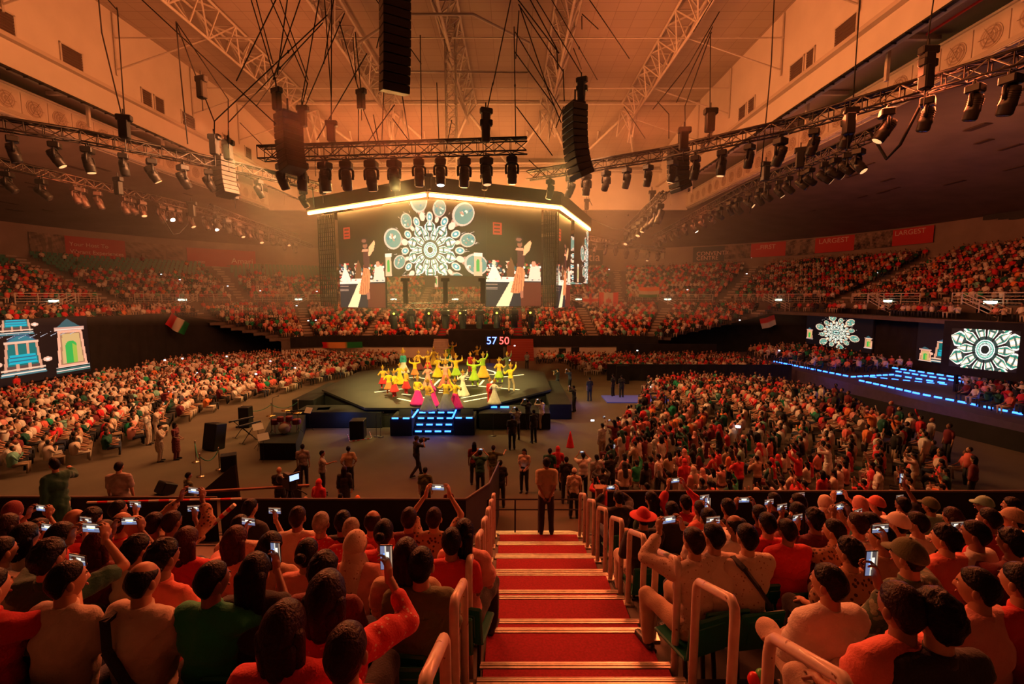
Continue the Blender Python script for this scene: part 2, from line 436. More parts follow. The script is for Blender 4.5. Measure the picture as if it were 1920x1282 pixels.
ROOFX = [(-21.2, 'leftmost'), (-12.4, 'second from left'), (-4.6, 'middle'), (3.8, 'second from right'), (12.2, 'rightmost')]
for x, w in ROOFX:
    lattice('roof_truss', [(x, Y0, 26.4), (x, 49, 26.4), (x, 50.5, 24.2)] if abs(x + 4.6) > 1 else [(x, Y0, 26.6), (x, 50, 26.6)], 1.7, 1.9, 'pale lattice roof truss running away from us, %s of five' % w, .11, 1.9)
# W-braces that carry the truss ends at the far end of the roof
for (x, w) in ROOFX:
    for s in (-1, 1):
        b = MB(); b.bar((x, 50, 26.8), (x + s * 4.1, YF - .4, 25.0), .16, 6, smooth=True); b.bar((x + s * 2.0, 56, 27.0), (x + s * 2.0, 56.8, 25.9), .1, 6)
        tag(b.build('roof_brace', ROOFST), 'pale slanting tube brace, %s arm below the %s roof truss' % ('left' if s < 0 else 'right', w.replace('of left', '')), 'brace', 'far roof braces')
# cross ties
for i, y in enumerate((19, 27.5, 35, 43, 50)):
    t = MB(); t.bar((XL, y, 26.2 if i < 4 else 27.7), (XR, y, 26.2 if i < 4 else 27.7), .06 if i < 4 else .16, 6)
    for s, x in ((1, XL), (-1, XR)):
        t.bar((x + s * .1, y, 23.6), (x + s * .1, y, 27.9), .07, 5); t.bar((x + s * .1, y, 24.0), (x + s * 7.0, y, 26.2), .06, 5)
    tag(t.build('tie_beam', ROOFST), 'thin pale cross tie of the roof, %s from the camera' % nth(i + 1), 'tie beam')
# hexagonal hoop hung under the middle truss, and the lattice mast
hp = MB(); hex_ = [(-10.5, 33), (-6.8, 29.8), (-2.4, 29.8), (1.2, 33), (1.2, 37), (-10.5, 37)]
hp.tube([(x, y, 24.8) for x, y in hex_] + [(hex_[0][0], hex_[0][1], 24.8)], .09, 6)
tag(hp.build('ring_pipe', ROOFST), 'pale hexagonal pipe hoop hung under the middle of the roof', 'pipe')
lattice('lattice_mast', [(-4.6, 36, 27.5), (-4.6, 36, 14.2)], .75, .75, 'slim square lattice mast dropping from the roof to the screen ring', .05, .8, ROOFST, False)

# stage haze hanging around the screen ring
hz = bpy.data.materials.new('stage_haze'); hz.use_nodes = True; nt = hz.node_tree; nt.nodes.remove(nt.nodes['Principled BSDF'])
v_ = nt.nodes.new('ShaderNodeVolumeScatter'); v_.inputs['Density'].default_value = 0.009; v_.inputs['Anisotropy'].default_value = 0.35; v_.inputs['Color'].default_value = (1, .9, .8, 1)
nt.links.new(v_.outputs[0], nt.nodes['Material Output'].inputs['Volume'])
mb = MB(); mb.box((-4.6, 38, 12), (17, 21, 5.5)); hzo = mb.build('haze', hz); tag(hzo, 'thin warm stage haze around the hanging screen ring', 'haze', kind='stuff')
# ------------------------------------------------------------------ stands
AIS = 9.5
def arc_s(x, y):
    """running length along the ring at offset 6 measured from the far side's middle"""
    sx, sy, r = BA - RC, BB - RC, RC + 6
    dx, dy = x - CX, y - CY
    if abs(dx) <= sx and dy > 0: return dx
    sg = 1 if dx > 0 else -1
    if dy > sy: return sg * (sx + r * (PI / 2 - math.atan2(dy - sy, abs(dx) - sx)))
    return sg * (sx + r * PI / 2 + (sy - dy))
def aisle_d(x, y, ph=4.8):
    s = arc_s(x, y) + ph
    return abs((s + AIS / 2) % AIS - AIS / 2)
STEPM = mat('stand_concrete', (0.13, 0.10, 0.085), .85, vary=.15, scale=1.5)
LOW = [(0.0 + 1.04 * k, 2.3 + .31 * k) for k in range(12)]        # lower rows (offset, tread height)
UP = [(14.9 + 1.04 * k, 6.9 + .40 * k) for k in range(14)]        # upper rows
farside = lambda x, y: y > 54.2
for k, (o, z) in enumerate(LOW):
    mb = MB(); prev = z - .31 if k else 1.3
    ring_profile(mb, [(o, prev), (o, z), (o + 1.06, z)], 2.0, farside if k < 9 else (lambda x, y: x < 0 or y > 54.2))
    struct('tread_row', mb, STEPM)['kind'] = 'structure'
mb = MB(); ring_profile(mb, [(12.4, 5.4), (12.4, 5.75), (14.5, 5.75), (14.5, 6.85), (14.9, 6.85)], 2.0); struct('wall_walkway', mb, STEPM)
for k, (o, z) in enumerate(UP):
    mb = MB(); ring_profile(mb, [(o, z - .40), (o, z), (o + 1.06, z)], 2.0); struct('tread_row', mb, STEPM)
# white wall under the far lower rows and the black drape band on it
mb = MB(); ring_profile(mb, [(.05, 0), (.05, 1.5)], 2.0, farside); struct('wall_far_low', mb, WALLP)
mb = MB(); ring_profile(mb, [(-.08, 1.45), (-.08, 2.75), (.12, 2.75)], 1.0, farside)
tag(mb.build('fabric_band', BLACK), 'black fabric band along the front of the far lower stand', 'fabric band')

# aisle stairs of the far stands
def flight(s_target, rows, rise, label, m, w=1.15, name='stair_flight'):
    mb = MB()
    for k, (o, z) in enumerate(rows):
        pts = ring(o, step=.5); best = min(pts, key=lambda p: abs(arc_s(p[0], p[1]) - s_target)); x, y, a = best
        if rows is LOW and y < 56.6 and k < 10: continue
        rot = Matrix.Rotation(a, 3, 'Z')
        mb.box(Vector((x, y, z + rise * .25)) + rot @ Vector((.26, 0, 0)), (.26, w / 2, rise * .25 + .012), rot)
        mb.box(Vector((x, y, z + .012)) + rot @ Vector((.78, 0, 0)), (.26, w / 2, .012), rot)
    return (tag(mb.build(name, m), label, 'stairs') if mb.v else None)
STAIRP = mat('pale_steps', (.36, .3, .26), .8, vary=.1)
n = 0
for i in range(-9, 10):
    s = i * AIS - 4.8
    red = i in (0, 1)
    if abs(s) < 36:
        flight(s, LOW, .31, ('red carpeted flight of the far lower stand, %s of the black block' % ('left' if i == 0 else 'right')) if red else
               'grey aisle flight of the far lower stand, %s flight %s of the red ones' % (nth(-i if i < 0 else i - 1), 'left' if i < 0 else 'right'), REDC if red else STAIRP)
    if abs(s + 4.7) < 78:
        flight(s + 4.75, UP, .40, 'grey aisle flight of the upper stand, %s from the middle towards the %s' % (nth(max(1, abs(i) + 1)), 'left' if i < 0 else 'right'), STAIRP, 1.0)
# floor level stairs behind the stage: left red and cream, right red-brown
for x0, x1, m, lab in ((-9.6, -7.6, STAIRP, 'pale steps from the floor up to the left red flight behind the stage'), (-.6, 2.6, mat('red_brown_steps', (.3, .05, .03), .8), 'red-brown wooden steps behind the stage, right of the black block')):
    mb = MB()
    for k in range(9): mb.box(((x0 + x1) / 2, 53.2 + k * .32, .13 + k * .13), ((x1 - x0) / 2, .17, .13 + k * .13))
    tag(mb.build('floor_steps', m), lab, 'stairs')
mb = MB(); mb.box((-4.4, 56.4, 1.75), (3.3, 1.6, 1.75)); mb.box((-4.4, 57.2, 3.7), (2.6, .8, .35))
tag(mb.build('draped_block', BLACK), 'black draped vomitory block between the two red flights', 'block')

# rails along the walkway: one thing per run between openings
_pm = MB(); _pm.bar((0, 0, 0), (0, 0, 1.0), .046, 4); _pm.box((0, 0, .01), (.07, .07, .01)); POSTM = _pm.mesh('post', WHITEST)
def rail_run(pts, h, label, name='railing', r=.035, bars=4, post=1.6, group=None):
    t = thing(name, label, 'railing', pts[0], 0, group); b0 = Vector(pts[0]); pm, hm = MB(), MB()
    for a, b in zip(pts[:-1], pts[1:]):
        a, b = Vector(a) - b0, Vector(b) - b0
        for k in range(bars): z = Vector((0, 0, h * (k + 1) / bars)); hm.bar(a + z, b + z, r * (1.3 if k == bars - 1 else .8), 4)
        n = max(1, round((b - a).length / post))
        for k in range(n + 1 if b is pts[-1] or True else n): p = a.lerp(b, k / n); link('post', POSTM, t, p)
    hm.build('rail_bar', WHITEST, t); return t
W = ring(14.6, step=1.0)
runs = []; cur = []; sidx = 0
for (x, y, a) in W:
    if y < 12: continue
    if aisle_d(x, y, 0.0) < .9:
        if len(cur) > 3: runs.append(cur)
        cur = []
    else: cur.append((x, y, 6.85))
if len(cur) > 3: runs.append(cur)
for i, r_ in enumerate(runs):
    rail_run([r_[0]] + r_[2:-1:2] + [r_[-1]], 1.0, 'pale steel railing in front of the upper stand, %s run from the right end' % nth(i + 1))
    # sloping stair rails from the walkway
for i in range(-7, 8):
    s = i * AIS + 4.7; pts = ring(14.0, step=.5); x, y, a = min(pts, key=lambda p: abs(arc_s(p[0], p[1]) - s))
    if y < 14: continue
    tx, ty = -math.sin(a), math.cos(a); nx, ny = math.cos(a), math.sin(a); sg = 1 if i >= 0 else -1
    t = thing('stair_rail', 'pale sloping stair rail by the vomitory mouth, %s %s of the middle' % (nth(abs(i) + 1), 'left' if i < 0 else 'right'), 'railing', (x, y, 5.75))
    rm, pm = MB(), MB()
    for dn in (-.5, .4):
        for zz in (.35, .65, .98): rm.bar((nx * dn + tx * 1.3 * sg, ny * dn + ty * 1.3 * sg, zz + 1.1), (nx * dn - tx * 1.5 * sg, ny * dn - ty * 1.5 * sg, zz - .1), .035, 4)
        for q in (-1.5, -.1, 1.3): link('post', POSTM, t, (nx * dn + tx * q * sg, ny * dn + ty * q * sg, (q + 1.5) * .43))
    rm.build('rail_bar', WHITEST, t)
    # lit sign and dark doorway in the walkway wall
    q = MB(); rot = Matrix.Rotation(a, 3, 'Z')
    q.box((0, 0, 0), (.05, 1.1, .55), rot)
    s_ = tag(q.build('vomitory_opening', mat('dark_opening', (.02, .015, .012), .9)), 'dark vomitory mouth in the walkway wall, %s %s of the middle' % (nth(abs(i) + 1), 'left' if i < 0 else 'right'), 'doorway')
    s_.location = (x + nx * .55, y + ny * .55, 6.2)
    q = MB(); q.box((0, 0, 0), (.04, .48, .11), rot)
    s_ = tag(q.build('exit_sign', mat('exit_sign_face', (.5, .8, .6), .4, emit=2.2, ecol=(.75, 1, .72))), 'small lit sign over the vomitory mouth, %s %s of the middle' % (nth(abs(i) + 1), 'left' if i < 0 else 'right'), 'sign')
    s_.location = (x + nx * .4, y + ny * .4, 7.12)

# side drapes with folds
def drape(name, pts, label, zlow=0.0):
    """pts: (x, y, top)"""
    mb = MB(); P2 = []
    for a, b in zip(pts[:-1], pts[1:]):
        L = math.hypot(b[0] - a[0], b[1] - a[1]); n = max(2, int(L / .35))
        for k in range(n): t = k / n; P2.append(tuple(a[j] + (b[j] - a[j]) * t for j in range(3)))
    P2.append(pts[-1]); vs = []
    for i, (x, y, z) in enumerate(P2):
        w = .06 * math.sin(i * 1.9) + .04 * math.sin(i * 4.3)
        vs += [(x + w, y + w * .4, zlow), (x + w * .6, y + w * .3, z), (x + w * .6, y + w * .3, z)]
    fs = [(i * 3, i * 3 + 3, i * 3 + 4, i * 3 + 1) for i in range(len(P2) - 1)]
    mb.add(vs, fs, 0, True); return tag(mb.build(name, BLACK), label, 'drape')
drape('side_drape', [(-38, 6, 6.0), (-38, 50, 5.7), (-35, 56, 4.4), (-30, 58.6, 3.0), (-26, 57.4, 2.3)], 'tall black drape closing the left side of the hall under the upper stand')
drape('side_drape', [(36, 6, 6.3), (36, 55.5, 6.3), (33, 58, 5.4), (28, 58.8, 4.0), (20, 57.6, 2.4)], 'tall black drape closing the right side of the hall behind the raised platform')

# ------------------------------------------------------------------ near stand and stairs
E = [9.7 - 1.02 * k for k in range(14)]; Z = [2.3 + .3366 * k for k in range(14)]
SX0, SX1 = -.28, 1.46
for k in range(13):
    mb = MB(); mb.box((-3, (E[k] + E[k + 1]) / 2, Z[k] - .2), (23, .51, .2)); struct('terrace_step', mb, CONC)
    mb = MB()
    for xa, xb in ((-26, SX0 - .02), (SX1 + .02, 20)): mb.box(((xa + xb) / 2, E[k] - .02, Z[k] + .006), ((xb - xa) / 2, .028, .012)); mb.box(((xa + xb) / 2, E[k] + .006, Z[k] - .02), ((xb - xa) / 2, .006, .03))
    struct('terrace_nosing', mb, ALU)
stair = thing('carpeted_stair', 'wide red carpeted stair with pale metal nosings running down to the floor', 'stairs', (0, 0, 0))
NOSE = mat('metal_nosing', (.62, .55, .45), .38, .75, vary=.15, scale=12)
for k in range(12):
    def slab(y0, y1, zt, carp0):
        mb = MB(); mb.box(((SX0 + SX1) / 2, (y0 + y1) / 2, zt - .16), ((SX1 - SX0) / 2, (y1 - y0) / 2, .16)); mb.build('step', CONC, stair)
        mb = MB(); v = .012
        mb.cbox(((SX0 + SX1) / 2, (carp0 + y1) / 2 - .03, zt + v / 2 + .004), ((SX1 - SX0) / 2 - .01, (y1 - carp0) / 2 - .028, .008), .004); mb.build('carpet', REDC, stair)
        mb = MB(); cx = (SX0 + SX1) / 2; hx = (SX1 - SX0) / 2 + .02
        mb.box((cx, y1 - .022, zt + .012), (hx, .034, .012)); mb.box((cx, y1 + .012, zt - .012), (hx, .006, .036)); mb.box((cx, y1 - .022, zt + .026), (hx, .006, .003)); mb.box((cx, y1 - .006, zt + .026), (hx, .004, .003))
        mb.build('nosing', NOSE, stair)
    slab(E[k + 1] + .36, E[k], Z[k] + .004, E[k + 1] + .365)
    slab(E[k] + .005, E[k] + .36, Z[k] - .165, E[k] + .01)
for j in range(11):                                     # lower flight to the floor
    y0 = 9.98 + j * .32; zt = 2.3 - .33 - j * .165
    if zt < .05: break
    mb = MB(); mb.box((.65, y0 + .16, zt - .15), (1.15, .16, .15)); mb.build('step', CONC, stair)
    mb = MB(); mb.box((.65, y0 + .15, zt + .006), (1.13, .145, .006)); mb.build('carpet', REDC, stair)
    mb = MB(); mb.box((.65, y0 + .30, zt + .012), (1.15, .02, .01)); mb.build('nosing', NOSE, stair)

def handrail(x, yfar, k, label):
    """inverted U of pale tube over one row; far post lower"""
    zf, zn = Z[k], Z[k] + .165 if True else 0
    t = thing('handrail', label, 'handrail', (x, yfar, zf)); r = .034
    dy = -.62; zt0 = 1.0; zt1 = 1.22
    mb = MB(); pts = [(0, 0, 0.0)]
    pts += [(0, 0, zt0 - .12), (0, -.012, zt0 - .05), (0, -.05, zt0)]
    pts += [(0, dy + .06, zt1), (0, dy + .01, zt1 - .03), (0, dy, zt1 - .11), (0, dy, .0 + .02)]
    # long straight pieces get a few extra rings so that the tube stays even
    mb.tube(pts, r, 10); mb.build('tube', PINKST, t)
    mb = MB(); mb.cbox((0, 0, .012), (.06, .07, .012), .004); mb.cbox((0, dy, .012), (.06, .07, .012), .004)
    for yy in (0, dy):
        for sx in (-1, 1): mb.lathe([(.01, .02), (.01, .034), (.004, .036)], (sx * .04, yy + .045, 0), 6)
    mb.build('base_plate', NOSE, t); return t
PINKST = mat('worn_cream_paint', (.62, .5, .42), .42, vary=.14, scale=9, coat=.2)
def worn():
    nt = PINKST.node_tree; b = nt.nodes['Principled BSDF']; tc = nt.nodes.new('ShaderNodeTexCoord')
    n = nt.nodes.new('ShaderNodeTexNoise'); n.inputs['Scale'].default_value = 14; n.inputs['Detail'].default_value = 6; nt.links.new(tc.outputs['Object'], n.inputs['Vector'])
    r = nt.nodes.new('ShaderNodeValToRGB'); r.color_ramp.elements[0].position = .66; r.color_ramp.elements[1].position = .69
    r.color_ramp.elements[0].color = (0, 0, 0, 1); r.color_ramp.elements[1].color = (1, 1, 1, 1); nt.links.new(n.outputs['Fac'], r.inputs['Fac'])
    mx = nt.nodes.new('ShaderNodeMix'); mx.data_type = 'RGBA'; src = b.inputs['Base Color'].links[0].from_socket
    nt.links.new(r.outputs['Color'], mx.inputs['Factor']); nt.links.new(src, mx.inputs['A']); mx.inputs['B'].default_value = (.2, .08, .04, 1)
    nt.links.new(mx.outputs['Result'], b.inputs['Base Color'])
worn()
for k in range(9):
    handrail(1.50, E[k] - .1, k, 'cream tube handrail right of the red stair, %s from the bottom' % nth(k + 1))
for k in range(9):
    handrail(-.39, E[k] - .1, k, 'cream tube handrail left of the red stair, %s from the bottom' % nth(k + 1))

# black fabric barriers in front of the near stand
def barrier(name, pts, label, h0, m=BLACK, th=.03):
    """pts: (x,y,ztop); fabric down to h0(x,y) with a rail on top"""
    t = thing(name, label, 'barrier', (pts[0][0], pts[0][1], 0)); b0 = Vector((pts[0][0], pts[0][1], 0)); f, r_ = MB(), MB(); P2 = []
    for a, b in zip(pts[:-1], pts[1:]):
        n = max(2, int(math.hypot(b[0] - a[0], b[1] - a[1]) / .12))
        for k in range(n): q = k / n; P2.append(tuple(a[j] + (b[j] - a[j]) * q for j in range(3)))
    P2.append(pts[-1]); vs = []
    for i, (x, y, z) in enumerate(P2):
        w = .018 * math.sin(i * 1.3) + .012 * math.sin(i * 3.1); sag = .02 * abs(math.sin(i * .21))
        vs += [(x - b0.x, y - b0.y + w, h0), (x - b0.x, y - b0.y + w * .6 - .02, (z + h0) / 2), (x - b0.x, y - b0.y, z - sag * .3)]
    n = len(P2)
    f.add(vs, [(i * 3 + j, i * 3 + 3 + j, i * 3 + 4 + j, i * 3 + 1 + j) for i in range(n - 1) for j in (0, 1)], 0, True)
    f.build('fabric', m, t)
    r_.tube([(x - b0.x, y - b0.y, z + .01) for x, y, z in pts], .025, 6); r_.build('top_rail', mat('rail_tape', (.1, .075, .06), .5), t); return t
barrier('fabric_barrier', [(-6.2, 9.28, 3.3), (-.98, 9.28, 3.3)], 'black fabric barrier in front of the left near seats, beside the stair', 2.3)
barrier('fabric_barrier', [(-.98, 9.28, 3.3), (-.62, 12.0, 2.5), (-.45, 15.2, 1.9)], 'black fabric side screen sloping down left of the lower stair', 0.0)
barrier('fabric_barrier', [(-18, 9.4, 3.32), (-6.35, 9.4, 3.28)], 'long black fabric barrier at the far left of the near seats', 2.3)
barrier('fabric_barrier', [(2.05, 9.4, 3.42), (19, 9.4, 3.42)], 'long black fabric barrier in front of the right near seats', 2.3)
mb = MB(); mb.box((-3, 9.9, 1.1), (23, .05, 1.1)); mb.box((-13.4, 9.8, 2.15), (12.4, .15, .14)); mb.box((11, 9.8, 2.15), (9, .15, .14))
for x0, x1 in ((-26, -.55), (1.85, 20)):
    pass
mbw = MB(); mbw.box((-13.3, 9.95, 1.1), (12.7, .05, 1.1)); mbw.box((10.9, 9.95, 1.1), (9.05, .05, 1.1)); struct('wall_near', mbw, BLACK)
# gate rail at the head of the lower flight
g = thing('gate_rail', 'dark metal gate rail across the red stair behind the guard', 'railing', (-.55, 9.85, 2.3)); mb = MB()
for z in (.74, .5): mb.bar((0, 0, z), (2.25, 0, z), .018, 6)
mb.build('rail_bar', BLKMET, g); mb = MB()
for x in (0, .62, 1.15, 2.25): mb.bar((x, 0, -.2), (x, 0, .74), .018, 6)
mb.build('post', BLKMET, g)
mb = MB(); mb.cbox((1.93, 9.6, 2.85), (.09, .09, .55), .01); mb.cbox((1.93, 9.6, 3.42), (.12, .12, .03), .01)
tag(mb.build('timber_post', mat('brown_wood', (.25, .1, .05), .6, vary=.3, scale=6)), 'squat wooden post at the foot of the right handrails', 'post')
# striped tapes left
STRIPE = attr_mat('striped_tape', .5)
def stripe_bar(a, b, w, label, n=11, name='tape_bar'):
    a, b = Vector(a), Vector(b); mb = MB(); cols = []
    for k in range(n):
        mb.bar(a.lerp(b, k / n), a.lerp(b, (k + 1) / n), w, 6); cols += [((.7, .02, .02) if k % 2 else (.75, .7, .62))] * 12
    me = mb.mesh(name, STRIPE); ca = me.color_attributes.new('Col', 'FLOAT_COLOR', 'POINT')
    ca.data.foreach_set('color', np.array([(*c, 1) for c in cols], np.float32).ravel()); o = link(name, me); return tag(o, label, 'barrier tape')
stripe_bar((-8.9, 9.15, 3.3), (-5.7, 9.2, 3.36), .025, 'red and white striped tape along the top of the left barrier', 15)
stripe_bar((-6.35, 8.9, 2.75), (-5.75, 9.05, 3.3), .045, 'slanting red and white striped bar by the camera platform', 9)

# ------------------------------------------------------------------ pictures on screens and banners: colour grids
class Cv:
    def __init__(s, w, h, asp=1.0, bg=(0, 0, 0)):
        s.w, s.h = w, h; x = (np.arange(w) + .5) / w; y = (np.arange(h) + .5) / h
        s.X, s.Y = np.meshgrid(x * asp, y); s.asp = asp; s.a = np.zeros((h, w, 3)); s.a[:] = bg
    def put(s, m, c, k=1.0): s.a[m] = s.a[m] * (1 - k) + np.array(c) * k
    def ell(s, cx, cy, rx, ry, c, rot=0.0, k=1.0):
        dx, dy = s.X - cx, s.Y - cy; u = dx * math.cos(rot) + dy * math.sin(rot); v = -dx * math.sin(rot) + dy * math.cos(rot)
        s.put((u / rx) ** 2 + (v / ry) ** 2 < 1, c, k)
    def poly(s, pts, c, k=1.0):
        m = np.zeros(s.X.shape, bool); n = len(pts)
        for i in range(n):
            (x1, y1), (x2, y2) = pts[i], pts[(i + 1) % n]
            if y1 == y2: continue
            cr = ((y1 > s.Y) != (y2 > s.Y)) & (s.X < (x2 - x1) * (s.Y - y1) / (y2 - y1) + x1); m ^= cr
        s.put(m, c, k)
    def noise(s, seed=0, n=6, amp=1.0, f0=2.0):
        rg = np.random.default_rng(seed); o = np.zeros(s.X.shape)
        for i in range(n):
            f = f0 * 1.7 ** i; a = rg.uniform(0, 2 * PI); o += np.sin(2 * PI * f * (s.X * math.cos(a) + s.Y * math.sin(a)) + rg.uniform(0, 7)) / (1.3 ** i)
        return o * amp
def grid_mesh(name, cv, posfn, m, thick=0.0):
    """posfn(u, v) -> point for arrays in 0..1"""
    h, w = cv.h, cv.w; u = np.linspace(0, 1, w + 1); v = np.linspace(0, 1, h + 1); U, V = np.meshgrid(u, v)
    pts = posfn(U, V).reshape(-1, 3); idx = np.arange((w + 1) * (h + 1)).reshape(h + 1, w + 1)
    q = np.stack([idx[:-1, :-1], idx[:-1, 1:], idx[1:, 1:], idx[1:, :-1]], -1).reshape(-1, 4)
    me = bpy.data.meshes.new(name); me.vertices.add(len(pts)); me.vertices.foreach_set('co', pts.astype(np.float32).ravel())
    me.loops.add(q.size); me.loops.foreach_set('vertex_index', q.ravel().astype(np.int32)); me.polygons.add(len(q))
    me.polygons.foreach_set('loop_start', np.arange(0, q.size, 4, dtype=np.int32)); me.materials.append(m); me.update(calc_edges=True)
    ca = me.color_attributes.new('Col', 'FLOAT_COLOR', 'CORNER'); col = np.ones((len(q), 4, 4), np.float32)
    col[:, :, :3] = np.clip(cv.a, 0, 8).reshape(-1, 1, 3); ca.data.foreach_set('color', col.ravel()); return me
def flat_fn(p0, p1, z0, z1):
    p0, p1 = np.array(p0[:2], float), np.array(p1[:2], float)
    def f(U, V):
        xy = p0 + (p1 - p0) * U[..., None]; return np.concatenate([xy, (z0 + (z1 - z0) * V)[..., None]], -1)
    return f
SCREEN = attr_mat('led_screen', .6, 1.25)
PRINT = attr_mat('printed_banner', .7)
WHITE_, TEAL, PEACH, NAVY = (1, .97, .9), (.04, .42, .32), (1.0, .55, .33), (.02, .05, .08)

def mandala(cv, cx, cy, Rm, zoomed=False, seed=1):
    """flower of ornate petals with a dark eye, lantern balloons around it"""
    dx, dy = cv.X - cx, cv.Y - cy; r = np.hypot(dx, dy) / Rm; th = np.arctan2(dy, dx)
    if not zoomed:
        rg = np.random.default_rng(seed)
        # flying rays and sparks
        for i in range(70):
            a = rg.uniform(0, 2 * PI); r0 = rg.uniform(1.7, 3.0) * Rm; L = rg.uniform(.1, .35) * Rm
            x, y = cx + r0 * math.cos(a), cy + r0 * math.sin(a); w = .018 * Rm
            cv.poly([(x - w * math.sin(a), y + w * math.cos(a)), (x + L * math.cos(a), y + L * math.sin(a)), (x + w * math.sin(a), y - w * math.cos(a))], (.75, .6, .5))
        for k in range(12):                              # balloons and lanterns
            a = PI / 12 + k * PI / 6; rr = (2.75 if k % 2 else 2.25) * Rm; x, y = cx + rr * math.cos(a), cy + rr * math.sin(a); s = (.70 if k % 2 else .46) * Rm
            ca_, sa_ = math.cos(a), math.sin(a)
            cv.poly([(x - s * 1.6 * ca_ - s * .1 * sa_, y - s * 1.6 * sa_ + s * .1 * ca_), (x + s * .2 * ca_ - s * .75 * sa_, y + s * .2 * sa_ + s * .75 * ca_), (x + s * .2 * ca_ + s * .75 * sa_, y + s * .2 * sa_ - s * .75 * ca_), (x - s * 1.6 * ca_ + s * .1 * sa_, y - s * 1.6 * sa_ - s * .1 * ca_)], (.55, .26, .16))
            cv.ell(x, y, s, s * .82, (.85, .55, .38), a); cv.ell(x + s * .05, y, s * .86, s * .68, (.14, .30, .22), a)
            for j in range(9):
                b_ = rg.uniform(0, 2 * PI); d_ = rg.uniform(.1, .72) * s; cv.ell(x + d_ * math.cos(b_), y + d_ * .8 * math.sin(b_), s * rg.uniform(.07, .2), s * rg.uniform(.05, .13), [(.02, .22, .28), (1.1, .9, .65), (.55, .28, .16), (.05, .3, .22), (.9, .6, .42)][j % 5], b_)
            cv.ell(cx + (rr - s * 1.35) * ca_, cy + (rr - s * 1.35) * sa_, s * .34, s * .24, (1.1, .75, .5), a)
        for k in range(12):
            a = k * PI / 6; rr = 1.72 * Rm; x, y = cx + rr * math.cos(a), cy + rr * math.sin(a)
            cv.ell(x, y, .28 * Rm, .2 * Rm, (1, .7, .5), a); cv.ell(x, y, .2 * Rm, .13 * Rm, (.05, .4, .42), a); cv.ell(x, y, .08 * Rm, .06 * Rm, (1.2, 1, .8), a)
    for (n, r0, r1, wd, ph) in ((10, .85, 1.62, .98, 0), (10, .35, 1.22, .92, PI / 10)):
        k = np.mod(th + ph, 2 * PI / n) - PI / n; t = (r - r0) / (r1 - r0)
        wid = np.sqrt(np.clip(1 - (2 * np.clip(t, 0, 1) - .8) ** 2 / 1.45, 0, 1)) * np.clip((1 - t) * 2.6, 0, 1) * PI / n * wd
        d = 1 - np.abs(k) / np.maximum(wid, 1e-4); ins = (t > 0) & (t < 1) & (d > 0)
        cv.put(ins, (.02, .015, .015)); cv.put(ins & (d > .13), (1.2, 1.05, .9)); cv.put(ins & (d > .32), (.02, .26, .17)); cv.put(ins & (d > .60), (.95, .62, .44))
        cv.put(ins & (d > .80), (1.2, 1.1, .95)); cv.put(ins & (t < .22), (.02, .05, .04)); cv.put(ins & (np.abs(t - .5) < .05) & (d > .3), (.05, .12, .09))
    cv.put(r < .42, (.02, .12, .09)); cv.put((r < .40) & (r > .36), (1.2, 1.2, 1.1)); cv.put((r < .33) & (r > .29), (.3, .8, .6)); cv.put((r < .3) & (np.mod(th * 14 / PI, 1) > .5) & (r > .24), (1, .95, .85))
    cv.put((r < .22) & (r > .17), (1.1, 1.15, 1.05)); cv.put(r < .17, (.002, .01, .008))

